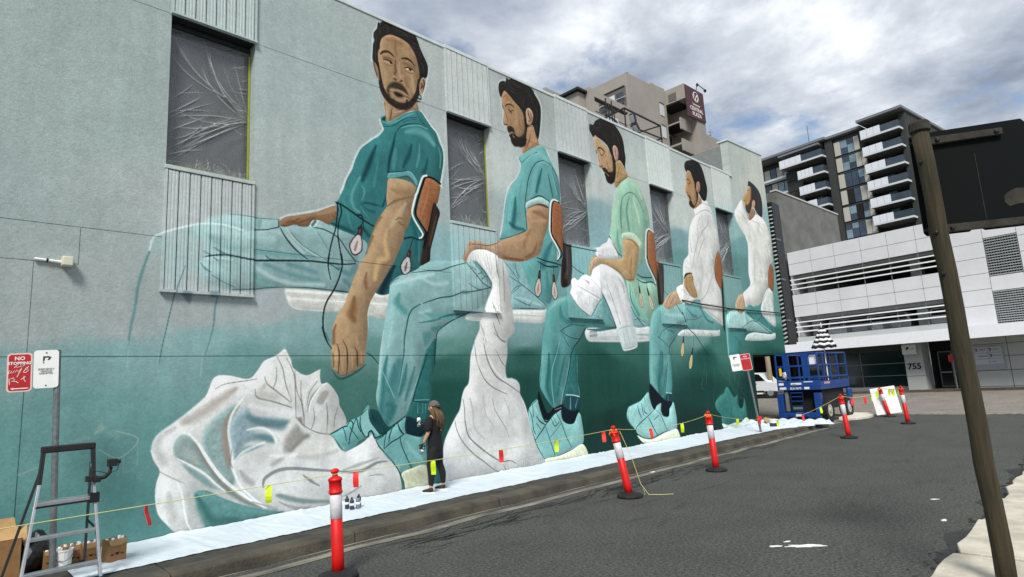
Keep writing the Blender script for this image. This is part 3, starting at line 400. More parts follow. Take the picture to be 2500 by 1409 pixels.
["S",[168,176,170],0.6,0.95,1,[84,168,84],[2755,1278,2838,1171,2921,1063]],["S",[120,112,104],0.5,0.8,1,[28,71,79,65,44],[2886,1349,3057,1046,3259,735,3611,420,3839,294]],["S",[238,240,238],0.8,0.7,1,[19,36,37,26,17],[2668,1150,2855,1029,3033,894,3175,747,3318,612]],["P",[108,142,140],0.8,17,[2722,1088,2870,986,3034,866,3161,721,3261,635,3093,703,2927,839,2804,967]],
["S",[240,242,240],0.9,0.6,1,[28,42,48,49,41,33,24],[2802,1484,2940,1315,3083,1071,3257,820,3461,618,3701,420,3916,281]],["S",[236,238,236],0.7,0.8,1,[14,42,56,42],[2601,1240,2609,1404,2696,1493,2815,1468]],["S",[242,244,242],0.9,0.6,1,[27,37,44,44,42,39,35,30,24,18],[3555,1943,3395,1712,3349,1478,3392,1180,3411,929,3427,898,3503,699,3639,532,3838,353,4073,239]],
["S",[90,80,74],0.4,0.8,1,[15,29,15],[3392,1180,3381,1006,3411,929]],["P",[118,148,158],0.75,43,[3588,1789,3712,1659,4044,1604,4224,1543,4176,1405,3870,1463,3608,1470,3966,1346,4039,1231,3779,1288,3597,1261,3437,1101,3397,1267,3357,1448,3411,1651]],["P",[82,116,120],0.75,31,[3589,1698,3743,1641,4060,1571,4291,1538,4142,1455,3823,1497,3636,1589]],
["P",[86,126,130],0.75,25,[3716,1370,3966,1346,4039,1231,3841,1274]],["P",[94,134,138],0.8,24,[3437,1087,3568,1205,3719,1219,3873,1217,3689,1147,3540,1104,3438,1028]],["S",[240,242,240],0.7,0.8,1,[21,61,62,37],[3608,1455,3823,1467,3998,1374,4063,1229]],["S",[240,242,240],0.6,0.8,1,[20,59,61],[3424,1015,3569,1145,3873,1248]],
["S",[226,230,228],0.6,0.9,1,[92,142,192],[3663,1815,4059,1697,4307,1648]],["P",[132,130,124],0.75,31,[4375,1483,4259,1366,4161,1219,4162,1094,4114,991,3955,904,4003,883,4195,982,4344,1074,4496,1216,4634,1283,4495,1345]],["S",[150,150,146],0.6,0.9,1,[44,132,133],[3529,870,3606,742,3697,670]],["S",[236,240,238],0.6,0.95,1,[61,140,95],[3985,1037,4228,1009,4394,1005]],
["S",[112,110,106],0.75,0.6,1,[10,20,21,13],[3868,2241,3909,2129,4056,2013,4289,1825]],["S",[112,110,106],0.75,0.6,1,[8,19,10],[4052,2380,4054,2204,4007,2062]],["S",[112,110,106],0.75,0.6,1,[9,18,19,11],[4067,2541,4152,2362,4203,2119,4306,1840]],["S",[112,110,106],0.75,0.6,1,[9,18,19,11],[4217,2524,4338,2277,4364,1999,4375,1579]],
["S",[112,110,106],0.75,0.6,1,[12,25,26,16],[3721,2059,3754,1933,3993,1858,4306,1744]],["S",[112,110,106],0.75,0.6,1,[11,21,22,13],[4458,2159,4459,1897,4512,1569,4512,1456]],["S",[112,110,106],0.75,0.6,1,[7,16,8],[4354,2326,4390,1998,4494,1765]],["S",[112,110,106],0.75,0.6,1,[8,20,10],[4814,2080,4634,1888,4564,1663]],["S",[112,110,106],0.75,0.6,1,[7,16,8],[4742,2150,4599,1956,4564,1761]],
["S",[112,110,106],0.75,0.6,1,[11,27,13],[4904,1773,4922,1538,4902,1308]],["S",[112,110,106],0.75,0.6,1,[7,17,8],[5108,1694,5051,1529,5031,1363]],["S",[112,110,106],0.75,0.6,1,[7,14,15,9],[3142,2083,3284,2152,3581,2188,3750,2213]],["S",[112,110,106],0.75,0.6,1,[9,23,12],[4634,1364,4776,1303,4957,1270]],["S",[112,110,106],0.75,0.6,1,[9,23,11],[4375,1595,4495,1457,4634,1364]],
["S",[112,110,106],0.75,0.6,1,[8,20,10],[4670,1721,4687,1523,4634,1381]],["P",[150,146,140],0.8,20,[4723,1800,4814,1962,4905,1992,4942,1940,4868,1809,4813,1762]],["S",[240,242,241],0.8,0.7,1,[16,32,36,27],[4599,1660,4634,1822,4796,2047,4906,2110]],["S",[240,242,241],0.6,0.8,1,[17,36,26],[4724,2184,4563,2023,4512,1764]],["P",[120,110,104],0.8,13,[4392,1562,4469,1580,4486,1506,4495,1457]],
["S",[190,188,182],0.6,0.95,1,[63,187,174],[3893,2130,3800,1993,4057,1918]],["S",[196,198,194],0.6,0.95,1,[99,198],[4813,1613,4848,1379]],["S",[198,200,196],0.5,0.9,1,[49,97],[4271,2100,4306,1905]],["S",[118,118,116],0.8,0.6,1,[21,52,56,50,45,33],[3866,586,3880,703,4067,798,4295,806,4739,724,5027,670]],["S",[120,124,124],0.75,0.7,1,[23,67,85,62,21],[5027,670,5384,606,5579,613,5843,699,6051,700]],
["S",[150,156,154],0.6,0.9,1,[23,84,24],[5194,664,5482,710,5886,781]],["P",[112,128,124],0.9,19,[4047,445,4135,454,4397,351,4739,264,5006,212,4987,175,4566,230,4314,303,4135,378]],["S",[130,126,122],0.8,0.7,1,[16,63,22],[4497,678,4634,564,4774,472]],["S",[140,140,138],0.8,0.7,1,[13,43,17],[5172,241,5341,280,5536,358]],["S",[136,138,136],0.7,0.6,1,[10,31,10],[5677,498,5839,501,5983,473]],
["S",[146,142,138],0.7,0.7,1,[15,61,93,31],[4104,338,4298,230,4498,164,4634,187]],["S",[140,136,134],0.7,0.6,1,[15,45],[3701,405,4073,239]],["S",[236,238,236],0.6,0.95,1,[50,154,104],[5291,885,5585,971,5728,1128]],["S",[222,218,212],0.5,0.95,1,[95,259,199],[4394,1084,4740,1111,5012,1182]],["S",[186,184,178],0.5,0.9,1,[63,145,99],[4394,974,4740,933,5103,990]],
["S",[236,240,238],0.7,0.7,1,[19,29,36,35,29,19],[2485,955,2639,880,2734,702,2781,450,2826,253,2881,161]],["S",[170,176,170],0.6,0.95,1,[55,151,123],[2827,661,2885,446,2944,258]],["S",[236,240,238],0.7,0.7,1,[16,29,29,16],[2428,830,2423,645,2479,451,2609,281]],["S",[164,166,158],0.35,0.95,1,[67,175,134],[2582,699,2600,536,2656,352]],
["S",[140,128,118],0.5,0.7,1,[8,22,8],[2459,999,2587,914,2770,806]],["S",[206,226,222],0.7,0.7,0,[16,24,30,31,27,20],[2344,1282,2364,1402,2428,1504,2563,1603,2767,1756,3005,1964]],["S",[60,104,100],0.6,0.95,0,[55,194,166],[3108,130,3077,274,2991,455]],["S",[50,94,90],0.55,0.95,0,[83,227,204,90],[3105,255,3397,243,3689,233,4153,164]],
["P",[92,136,134],0.9,28,[2906,662,3067,637,3235,540,3465,416,3763,293,4073,194,4074,134,3616,160,3107,144,3058,209,3007,356,2937,505]],["S",[58,102,98],0.7,0.95,1,[55,139,167,114],[2933,616,3046,418,3159,245,3470,187]],["S",[176,188,180],0.55,0.6,0,[13],[1896,1601,2184,1462,1977,1241,1748,1377]],["S",[170,182,176],0.3,0.6,0,[11],[2027,1217,2034,1050,2180,1123,2177,1425]],
["S",[180,180,168],0.3,0.9,0,[55,111],[1707,1582,1766,1650]],["S",[170,182,178],0.4,0.9,0,[13,24],[949,1163,1123,1224]],["S",[180,180,168],0.25,0.9,0,[18,73],[1437,1500,1616,1536]],["S",[180,180,168],0.2,0.9,0,[74,131],[1834,1570,1931,1542]],["P",[218,222,216],1.0,11,[7984,3318,8066,3411,10530,3651,10399,3321,9356,3300,8296,3285]],["S",[190,194,190],0.8,0.6,1,[32,34],[9436,3457,10437,3467]],
["S",[240,242,240],0.7,0.6,1,[21,22,23],[8021,3289,8499,3292,9357,3308]],["P",[44,102,100],1.0,8,[6952,2647,7201,2961,7207,2744,7189,2481,7142,2244,7075,2058,7033,1711,6677,1719,6608,1700]],
["P",[134,172,172],1.0,7,[6193,3895,6291,3999,6405,4064,6688,4161,7146,4431,7738,4510,8170,4581,8310,4565,8566,4387,8781,4121,8752,4007,8610,3746,8435,3581,8107,3443,7640,3253,7414,3137,7267,3033,7209,2918,6974,2664,6966,2647,6840,2344,6698,1934,6608,1723,6506,1505,6464,1471,6195,1328,6104,1303,5992,1441,5894,1608,5849,1840,5891,2076,5923,2403,5955,2679,5941,2584,6001,2910,6086,3309,6165,3702]],
["S",[70,132,132],0.7,0.95,1,[67,178,175],[6249,2398,6216,2176,6106,1958]],["S",[54,118,118],0.75,0.95,1,[46,146,133],[6519,2395,6456,2112,6341,1860]],["S",[60,124,124],0.8,0.95,1,[67,140,174,171],[6094,2534,6036,2291,6003,1963,5943,1541]],["S",[40,100,100],0.8,0.95,1,[87,218,172],[6074,1687,6202,1625,6067,1381]],["S",[58,118,120],0.7,0.95,1,[46,113,67],[6698,2346,6591,2051,6472,1742]],
["S",[190,212,210],0.9,0.7,1,[27,44,37,28],[6026,3004,5968,2679,5942,2403,5911,2119]],["S",[110,170,168],0.8,0.7,1,[11,29,20],[5997,2270,6108,2046,6233,1799]],["S",[120,176,174],0.8,0.7,1,[11,19,21,18],[6484,2601,6407,2283,6315,1894,6269,1675]],["S",[26,80,82],0.9,0.5,1,[20,24,28,29,26,22,19,16,13],[6870,3554,6682,3446,6595,3317,6540,3124,6484,2878,6460,2583,6440,2487,6376,2171,6343,1948]],
["S",[130,184,180],0.8,0.6,1,[14,21,23,18],[6886,2436,6746,2103,6611,1824,6493,1551]],["S",[100,160,158],0.5,0.7,1,[9,18,9],[6545,2337,6626,2290,6711,2300]],["S",[22,48,52],0.9,0.5,0,[21,23,25,26,27,28,26,25],[8108,3451,7640,3260,7414,3137,7267,3026,7224,2862,7187,2581,7177,2564,7177,2385]],["S",[16,60,62],0.85,0.5,0,[24,31,32,27],[6993,2588,6897,2343,6758,2046,6636,1733]],
["S",[84,146,146],0.75,0.95,1,[83,218,192],[6396,3718,6343,3551,6500,3395]],["S",[96,154,154],0.7,0.95,1,[56,157,147],[6934,3416,7174,3342,7719,3351]],["S",[40,100,102],0.8,0.7,1,[14,66,15],[7314,3305,7627,3377,8009,3423]],["S",[52,110,112],0.7,0.8,1,[14,57,43],[6824,3188,7170,3243,7349,3292]],["P",[66,118,122],0.8,24,[7094,3099,7271,3132,7415,3151,7303,3048,7161,3030]],
["P",[70,130,130],0.7,32,[6918,2982,7073,3014,7086,2888,6977,2734,6929,2816]],["S",[190,218,216],0.75,0.9,1,[41,113,88],[6256,3886,6617,4013,7207,4181]],["S",[178,210,208],0.6,0.95,1,[57,146,119],[6856,4120,7199,3976,7565,4036]],["S",[170,206,204],0.6,0.9,1,[40,93,79],[6223,3180,6154,2912,6118,2714]],["S",[160,200,198],0.6,0.9,1,[42,114],[6830,3383,7090,3438]],
["S",[22,48,52],0.85,0.5,1,[11,18,21,20,16],[6688,4154,7086,4235,7391,4272,7732,4396,8086,4502]],["S",[22,48,52],0.85,0.5,1,[14,19,23,24,24,23,22],[6939,3572,7133,3640,7367,3713,7645,3760,7915,3853,8292,3911,8732,4022]],["S",[22,48,52],0.8,0.5,1,[12,17,22],[8102,4065,8336,3960,8457,3954]],["P",[60,96,102],0.8,13,[7918,3899,8130,3861,7914,3823]],
["S",[22,48,52],0.7,0.5,0,[11,12,14],[6209,3896,6274,3970,6388,4028]],["S",[80,128,132],0.8,0.4,1,[47,95,96],[8268,4545,8482,4363,8737,4101]],["S",[16,36,44],0.9,0.45,1,[16,22,22,16],[8085,4478,8275,4312,8527,4084,8711,4020]],["S",[16,36,44],0.9,0.45,1,[16,25,16],[8329,4551,8564,4355,8759,4119]],["S",[16,36,44],0.9,0.45,1,[16],[8201,4429,8318,4362]],
["S",[16,36,44],0.9,0.45,1,[16],[8374,4274,8480,4331]],["S",[16,36,44],0.9,0.45,1,[16],[8492,4191,8600,4263]],["S",[16,36,44],0.9,0.45,1,[16],[8739,4133,8730,3990]],["S",[58,116,116],0.62,0.95,1,[226,424,461,409],[6357,2442,6269,2174,6182,1867,6056,1468]],["S",[150,196,194],0.6,0.7,1,[11,26,20],[5997,2270,6108,2046,6233,1799]],
["S",[146,190,190],0.6,0.8,1,[11,23,18],[6498,2601,6420,2283,6328,1894]],["P",[40,98,98],1.0,8,[6677,1719,7033,1711,6965,1454,6917,1314,6707,1364,6476,1437,6548,1569]],["S",[120,176,174],0.7,0.6,1,[9,16],[6746,1670,6739,1489]],["S",[120,176,174],0.7,0.6,1,[9,16],[6858,1663,6852,1482]],["S",[120,176,174],0.7,0.6,1,[9,16],[6929,1648,6923,1477]],
["S",[130,184,184],0.8,0.5,0,[14],[6678,1730,7018,1723]],["S",[22,48,52],0.9,0.5,0,[18],[6663,1708,7002,1672]],["P",[18,42,52],1.0,7,[6449,1406,6517,1445,6735,1351,6957,1254,6866,1093,6794,1054,6615,1094,6455,1164]],["P",[26,70,72],1.0,7,[5708,1620,5718,1451,5814,1317,5923,1180,6011,1172,6192,1231,6234,1325,6103,1292,5991,1409,5881,1588]],["S",[12,40,44],0.8,0.6,1,[8,13],[5768,1532,5840,1378]],
["S",[12,40,44],0.8,0.6,1,[8,13],[5842,1505,5938,1285]],["S",[12,40,44],0.8,0.6,1,[9,13],[5915,1414,6013,1236]],["S",[12,40,44],0.8,0.6,1,[8,13],[5745,1597,5803,1423]],["S",[70,134,134],0.6,0.8,1,[11,32,22],[5944,1573,6068,1435,6143,1343]],
["P",[112,166,164],1.0,6,[4961,1259,5083,1308,5197,1359,5336,1460,5453,1492,5549,1537,5599,1607,5698,1706,5707,1557,5729,1429,5813,1306,5935,1168,6011,1172,6193,1274,6300,1341,6463,1438,6445,1296,6468,1151,6615,1094,6794,1054,6894,1090,6910,752,6887,510,6570,518,6341,463,6228,616,6052,754,5930,926,5822,1084,5744,1202,5688,1139,5507,1116,5424,1022,5307,974,5227,953,5126,1094,5016,1224]],
["P",[140,192,188],1.0,7,[5548,1464,5622,1584,5696,1621,5717,1440,5801,1307,5898,1172,5787,1203,5739,1255,5664,1162,5604,1168,5558,1286]],["S",[140,190,188],0.6,0.95,1,[44,131,132],[6451,1022,6580,844,6780,656]],["S",[84,140,138],0.6,0.95,1,[40,101,61],[5171,1089,5308,1075,5449,1122]],["S",[14,46,50],0.95,0.4,0,[11,18,20,16],[4961,1264,5083,1308,5185,1360,5277,1372]],
["S",[14,46,50],0.95,0.4,0,[7,14,10],[5197,1359,5241,1243,5263,1120]],["S",[14,46,50],0.95,0.4,0,[10,15,21,17,14],[5277,1372,5336,1460,5393,1393,5333,1214,5308,1075]],["S",[14,46,50],0.95,0.4,0,[10,17,19,14],[5405,1392,5453,1492,5487,1365,5533,1258]],["S",[14,46,50],0.95,0.4,0,[7,14,10],[5323,1358,5403,1249,5484,1139]],
["S",[14,46,50],0.95,0.4,0,[12,21,22,17],[5537,1517,5523,1383,5569,1234,5628,1156]],["S",[14,46,50],0.95,0.4,0,[16,20,25,29,30,27,25,22],[5616,1157,5676,1161,5689,1223,5739,1255,5787,1193,5810,1127,5935,1147,6062,1188]],["S",[14,46,50],0.95,0.4,0,[8,12],[5549,1537,5647,1624]],["S",[14,46,50],0.95,0.4,0,[10,16,17,13],[5696,1621,5717,1440,5813,1306,5923,1169]],
["S",[14,46,50],0.95,0.4,0,[10,21,15],[5834,1083,5882,984,5992,867]],["S",[14,46,50],0.95,0.4,0,[8,12],[5846,1092,5998,1141]],["S",[14,46,50],0.95,0.4,0,[12,20,21,17],[5993,919,6135,1010,6293,1070,6414,1134]],["S",[14,46,50],0.95,0.4,0,[16,33,23],[6287,1353,6336,1218,6414,1134]],["S",[14,46,50],0.95,0.4,0,[10,19,13],[6194,1306,6112,1120,6097,1025]],
["S",[14,46,50],0.95,0.4,0,[9,17,12],[6050,1190,6008,1045,5993,940]],["S",[14,46,50],0.95,0.4,0,[5,7],[6154,1234,6073,1081]],["S",[14,46,50],0.95,0.4,0,[11,18,19,15],[6333,1109,6356,966,6443,762,6570,524]],["S",[14,46,50],0.95,0.4,0,[10,20,14],[6195,1317,6327,1372,6463,1449]],["S",[14,46,50],0.95,0.4,0,[8,13,14,11],[6454,1153,6615,1094,6794,1054,6909,1100]],
["S",[14,46,50],0.95,0.4,0,[8,13,17,14,12],[5992,867,6178,665,6278,524,6377,330,6424,142]],["S",[14,46,50],0.95,0.4,0,[5,11,8],[6341,463,6569,513,6887,516]],["P",[186,190,164],1.0,7,[6348,456,6569,513,6901,514,6942,122,6450,127,6402,294]],["S",[170,164,146],0.5,0.95,1,[87,175],[6703,435,6837,319]],
["P",[208,209,206],1.0,9,[8072,4521,8112,4645,8204,4749,8346,4821,8614,4854,8829,4811,9010,4734,9158,4695,9246,4592,9325,4346,9359,4027,9375,3721,9380,3616,9420,3246,9407,3086,9194,2907,9148,2733,9164,2776,9149,2557,9074,2278,9085,2124,9123,2062,9233,2066,9405,2006,9486,1894,9482,1708,9592,1531,9704,1228,9788,869,9943,513,10168,137,9518,77,8414,125,7343,128,7318,343,7257,510,7324,849,7401,1017,7631,1340,7748,1485,7815,1692,7817,1730,7900,1897,8010,1994,8051,2210,8099,2560,8178,2752,8268,2933,8378,3116,8388,3268,8395,3258,8511,3493,8609,3731,8750,3976,8780,4105,8606,4359,8370,4556,8209,4562]],
["S",[110,110,110],0.8,0.5,1,[15,29,30,18],[8919,4766,8949,4381,9005,4110,8996,3713]],["S",[110,110,110],0.8,0.5,1,[11,28,14],[9155,4653,9166,4262,9147,3736]],["S",[110,110,110],0.8,0.5,1,[15,38,19],[8753,3692,8884,3432,8978,3232]],["S",[110,110,110],0.8,0.5,1,[16,25,34,35,28,20],[8468,2921,8511,2634,8616,2347,8807,2101,9114,1939,9473,1739]],
["S",[110,110,110],0.8,0.5,1,[13,21,29,29,23,17],[8222,2827,8244,2530,8328,2262,8474,2036,8728,1863,9077,1727]],["S",[110,110,110],0.8,0.5,1,[14,27,29,17],[8780,3267,8851,3067,8967,2898,9114,2838]],["S",[110,110,110],0.8,0.5,1,[11,28,14],[8824,2665,8956,2434,9076,2309]],
["S",[110,110,110],0.8,0.5,1,[15,20,25,31,37,32,28,24,19],[7852,1686,7879,1486,7884,1237,7962,950,8253,695,8595,471,8832,356,9083,340,9248,261]],["S",[110,110,110],0.8,0.5,1,[12,18,24,30,26,21,16],[7620,1299,7656,1116,7790,869,8056,605,8352,401,8618,211,8816,127]],["S",[110,110,110],0.8,0.5,1,[7,12,18,13,9],[8653,1658,8700,1433,8813,1267,9004,999,9075,814]],
["S",[110,110,110],0.8,0.5,1,[10,26,13],[8869,293,8943,153,8982,119]],["S",[110,110,110],0.8,0.5,1,[10,25,13],[8794,3039,8997,2888,9147,2859]],["S",[176,177,174],0.6,0.9,1,[18,35,36,22],[8397,1759,8402,1525,8468,1307,8675,1057]],["S",[176,177,174],0.6,0.9,1,[24,60,30],[9005,1609,9117,1391,9131,1289]],["S",[176,177,174],0.6,0.9,1,[34,68,71,43],[8041,1690,8101,1400,8123,1104,8380,853]],
["S",[176,177,174],0.6,0.9,1,[17,41,21],[8644,4761,8700,4494,8792,4229]],["S",[176,177,174],0.6,0.9,1,[33,81,40],[9164,4331,9218,3849,9205,3367]],["S",[176,177,174],0.6,0.9,1,[31,76,38],[8405,3223,8512,2983,8543,2816]],["S",[176,177,174],0.6,0.9,1,[26,64,32],[9324,3286,9289,3126,9210,2949]],["S",[240,242,241],0.7,0.7,1,[27,55,27],[8397,4786,8492,4608,8656,4380]],
["S",[240,242,241],0.7,0.7,1,[31,61,30],[8507,3416,8570,3111,8424,2729]],["S",[240,242,241],0.7,0.7,1,[15,29,14],[8085,2472,8067,2151,8019,1979]],["S",[240,242,241],0.7,0.7,1,[14,23,23,13],[7815,1702,7766,1470,7591,1260,7381,951]],["S",[240,242,241],0.7,0.7,1,[15,26,26,15],[9491,1676,9627,1404,9807,820,10069,344]],["S",[240,242,241],0.7,0.7,1,[15,30,15],[8264,2530,8308,2263,8453,2022]],
["S",[240,242,241],0.7,0.7,1,[20,39,20],[8568,2559,8754,2254,9013,2019]],["S",[120,120,122],0.7,0.5,1,[6,12,6],[9318,317,9301,239,9272,154]],["S",[120,120,122],0.7,0.5,1,[6,12,6],[9370,323,9357,241,9331,158]],["S",[120,120,122],0.7,0.5,1,[6,12,6],[9424,328,9415,243,9391,162]],["S",[120,120,122],0.7,0.5,1,[6,12,6],[9476,325,9472,244,9450,166]],
["S",[120,120,122],0.7,0.5,1,[6,12,6],[9530,322,9530,246,9511,171]],["S",[120,120,122],0.7,0.5,1,[6,12,6],[9583,318,9588,248,9571,175]],["S",[120,120,122],0.7,0.5,1,[6,12,6],[9637,315,9647,250,9632,179]],["S",[120,120,122],0.7,0.5,1,[6,12,6],[9691,311,9706,252,9694,183]],["S",[120,120,122],0.7,0.5,1,[6,12,6],[9745,308,9766,254,9755,188]],
["S",[120,120,122],0.7,0.5,1,[6,12,6],[9800,304,9825,255,9818,192]],["S",[120,120,122],0.7,0.5,1,[6,12,6],[9855,301,9886,257,9880,197]],["S",[120,120,122],0.7,0.5,1,[6,12,6],[9910,297,9946,259,9943,201]],["S",[120,120,122],0.7,0.5,1,[6,12,6],[9965,294,10007,261,10007,206]],["S",[120,120,122],0.7,0.5,1,[6,12,6],[10021,290,10068,263,10071,210]],
["S",[150,150,150],0.6,0.6,1,[12],[9240,158,9315,282,9473,337,9812,343]],["S",[170,170,172],0.45,0.7,1,[8,16,8],[8239,4767,8308,4453,8610,4213]],["S",[170,170,172],0.45,0.7,1,[8,16,8],[8397,4786,8457,4469,8719,4223]],["S",[170,170,172],0.45,0.7,1,[8,16,8],[8557,4806,8609,4484,8828,4233]],["S",[170,170,172],0.45,0.7,1,[8,17,8],[8721,4825,8764,4500,8939,4242]],
["S",[170,170,172],0.45,0.7,1,[8,17,8],[8887,4845,8921,4516,9052,4252]],["P",[140,180,182],1.0,10,[9197,4699,9791,4751,10103,4053,10503,3777,10566,3764,10477,3631,9402,3609,9380,3925,9340,4298,9229,4616]],["S",[22,48,52],0.9,0.5,1,[11,16,20,19,18],[9343,4334,9705,4181,10097,3980,10419,3797,10537,3728]],["S",[190,215,214],0.5,0.9,1,[33,101,68],[9513,3868,9859,3824,10335,3717]],
["S",[22,48,52],0.8,0.5,1,[9,16,9],[9194,4657,9467,4430,9668,4221]],["S",[22,48,52],0.8,0.5,1,[8,16,9],[9373,3958,9540,4097,9723,4154]],["S",[22,48,52],0.8,0.5,1,[9,16,9],[9564,4668,9586,4442,9655,4305]],["S",[22,48,52],0.8,0.5,1,[10,18,10],[9464,3832,9781,3736,9991,3698]],["S",[22,48,52],0.8,0.5,1,[10],[9380,3925,9696,4146]],["S",[22,48,52],0.8,0.5,1,[10],[9919,3694,10074,3821]],
["S",[22,48,52],0.8,0.5,1,[10,18,10],[9425,3610,9842,3624,10453,3638]],["S",[90,140,146],0.5,0.9,1,[43,101],[9482,4631,9660,4363]],["S",[206,224,222],0.75,0.7,0,[57,57,56,55,55,54,53,53,52,52],[9835,7252,9908,7131,9908,6992,9741,6712,9524,6516,9410,6315,9333,6065,9274,5792,9195,5491,9117,5199]],["S",[206,224,222],0.75,0.7,0,[50],[10912,7689,11090,7356,11274,7069,11311,6490]],
["P",[100,158,157],1.0,9,[9866,7260,10000,7354,10228,7535,10481,7678,10666,7741,10826,7749,10948,7584,11091,7372,11256,7131,11323,6851,11309,6474,11313,5581,11260,5069,11158,4746,10681,3812,10504,3787,10103,4053,9786,4692,10396,4968,9226,5114,9094,5139,9227,5400,9267,5694,9269,5719,9374,6102,9493,6376,9607,6548,9739,6681,9879,6894,9946,7078,9930,7136]],
["S",[116,174,172],0.7,0.95,1,[65,224,205,124],[10553,7233,10393,6912,10321,6585,10166,6278]],["S",[128,184,180],0.75,0.95,1,[64,230,266],[10219,7423,10581,7543,10892,7472]],["S",[110,172,170],0.7,0.9,1,[50,116,99],[10985,7234,11116,6906,11179,6595]],["S",[36,96,102],0.75,0.9,1,[49,145,95],[10681,7166,10539,6818,10424,6512]],["S",[34,92,98],0.6,0.9,1,[33,98,82],[10902,7086,10964,6778,11030,6502]],
["S",[36,96,100],0.7,0.95,1,[61,180,207],[9684,6233,9640,5928,9551,5545]],["S",[110,172,172],0.7,0.9,1,[30,74,73],[9486,6270,9404,5960,9334,5541]],["S",[90,156,156],0.6,0.95,1,[31,92,91],[9951,6741,9835,6337,9799,5881]],["S",[30,84,90],0.6,0.9,1,[88,134,90],[9454,5579,9647,5491,9913,5501]],["S",[36,100,106],0.6,0.95,1,[94,277,242],[10869,5301,10661,4999,10499,4679]],
["S",[90,160,156],0.6,0.9,1,[44,118,104],[9986,4626,10171,4351,10401,4075]],["S",[60,134,130],0.7,0.9,1,[61,180],[10618,4540,10620,4091]],["S",[22,48,52],0.9,0.5,1,[16,19,21,24,25,25,24,24],[10747,7390,10491,7282,10296,7048,10166,6786,10075,6460,9992,6094,10008,5770,10008,5515]],["S",[22,48,52],0.8,0.5,1,[13,20,22,20],[10747,7390,10928,7367,11104,7261,11250,7064]],
["S",[22,48,52],0.8,0.5,1,[12,16,19,23],[10053,6196,10301,6349,10572,6447,10879,6363]],["S",[22,48,52],0.7,0.5,1,[13,16,20],[9963,7159,10214,7359,10538,7564]],["S",[22,48,52],0.6,0.5,1,[16,16,16,15,15,15,15],[9866,7260,9942,7154,9945,7062,9740,6696,9541,6474,9425,6259,9294,5795]],["S",[20,64,70],0.8,0.5,1,[14,22,30],[9114,5156,9531,5285,9995,5484]],
["S",[180,212,208],0.6,0.6,1,[13,29,16],[10098,7253,10351,7439,10582,7559]],["S",[160,204,200],0.6,0.6,1,[13,33,23],[10556,7265,10790,7368,11059,7284]],["S",[26,76,82],0.6,0.5,1,[13,18,23],[11081,7272,11178,6821,11314,6524]],["P",[176,206,202],1.0,10,[10018,6023,10053,6196,10298,6318,10568,6407,10876,6331,10819,6210,10555,6257,10219,6150]],
["S",[22,48,52],0.8,0.5,0,[12,13,13,13],[10054,6204,10299,6334,10570,6431,10889,6349]],
["P",[166,136,106],1.0,9,[10059,6015,10283,6146,10553,6241,10839,6182,10774,5733,10719,5621,10583,5355,10445,5034,10349,4932,9788,4714,9215,4687,8992,4746,8829,4811,8632,4849,8364,4823,8222,4765,8130,4661,8063,4507,7957,4562,7995,4658,8088,4829,8111,4939,8269,5000,8481,5015,8694,4974,8995,5069,9531,5285,10006,5493,10018,5772]],
["S",[64,44,30],0.8,0.7,1,[31,79,64],[10083,6050,10441,6213,10818,6194]],["S",[130,96,66],0.55,0.95,1,[93,220,174],[10270,5990,10529,5973,10743,5884]],["S",[188,154,116],0.6,0.9,1,[61,156,95],[10185,5753,10514,5806,10717,5838]],["S",[150,112,78],0.6,0.95,1,[92,195,149],[10167,5539,9936,5282,9879,5083]],["S",[132,88,58],0.7,0.9,1,[31,105,74],[10333,5231,10182,4972,9899,4821]],
["S",[120,78,50],0.8,0.8,1,[43,87,59],[9200,4742,9589,4743,9832,4755]],["S",[188,156,120],0.7,0.95,1,[43,132,120],[9224,5085,9624,5196,9939,5312]],["S",[178,146,110],0.5,0.9,1,[41,113,86],[8564,4916,8932,4963,9214,4942]],["S",[96,62,38],0.75,0.6,1,[11,18,25,20,14],[8126,4887,8406,4937,8655,4941,8936,5019,9092,5110]],
["S",[90,58,36],0.7,0.6,1,[11,16,22,17,11],[8112,4645,8222,4765,8400,4841,8686,4849,8975,4772]],["S",[176,142,104],0.7,0.6,1,[27,54,32],[8210,4858,8101,4750,7992,4605]],["S",[90,58,36],0.6,0.6,1,[14],[8339,4996,8301,4937,8198,4950,8177,4894]],["S",[90,58,36],0.6,0.6,1,[13],[8051,4758,7957,4575]],["S",[90,58,36],0.6,0.6,1,[11,13],[8153,4757,8059,4586]],
["S",[206,224,222],0.6,0.8,0,[29,29,30,30],[9308,8886,9324,8995,9406,9088,9545,9149]],["S",[206,224,222],0.75,0.8,0,[34],[9391,8640,9371,8465,9421,8352,9403,8089,9378,7980,9509,7940,9565,7775,9622,7637,9700,7528]],["S",[206,224,222],0.7,0.8,0,[31,31,31,31,31,30],[10587,9172,10776,8955,10817,8774,10766,8414,10702,8123,10626,7913]],
["P",[172,138,104],1.0,9,[10225,8166,10429,8210,10529,8076,10607,7908,10631,7754,10600,7757,10412,7645,10228,7535,10024,7399,10015,7545,9982,7662,10113,7897]],["S",[122,86,60],0.7,0.8,1,[27,68,40],[10337,7983,10286,7810,10144,7562]],["S",[190,158,120],0.6,0.9,1,[28,68],[10453,8055,10467,7791]],["S",[110,78,54],0.6,0.7,1,[19,30,41],[10220,8111,10354,8189,10428,8196]],
["P",[36,35,33],1.0,7,[9391,8640,9331,8737,9316,8875,9349,9004,9456,9092,9577,9120,9603,9235,9686,9197,9761,9270,9902,9271,10169,9253,10444,9249,10550,9188,10582,9115,10720,8965,10781,8790,10753,8479,10682,8117,10607,7908,10525,8034,10432,8238,10166,8110,10000,8261,9684,8693]],["S",[78,74,70],0.6,0.6,1,[7,19,7],[9627,9097,9742,9017,9916,8994]],
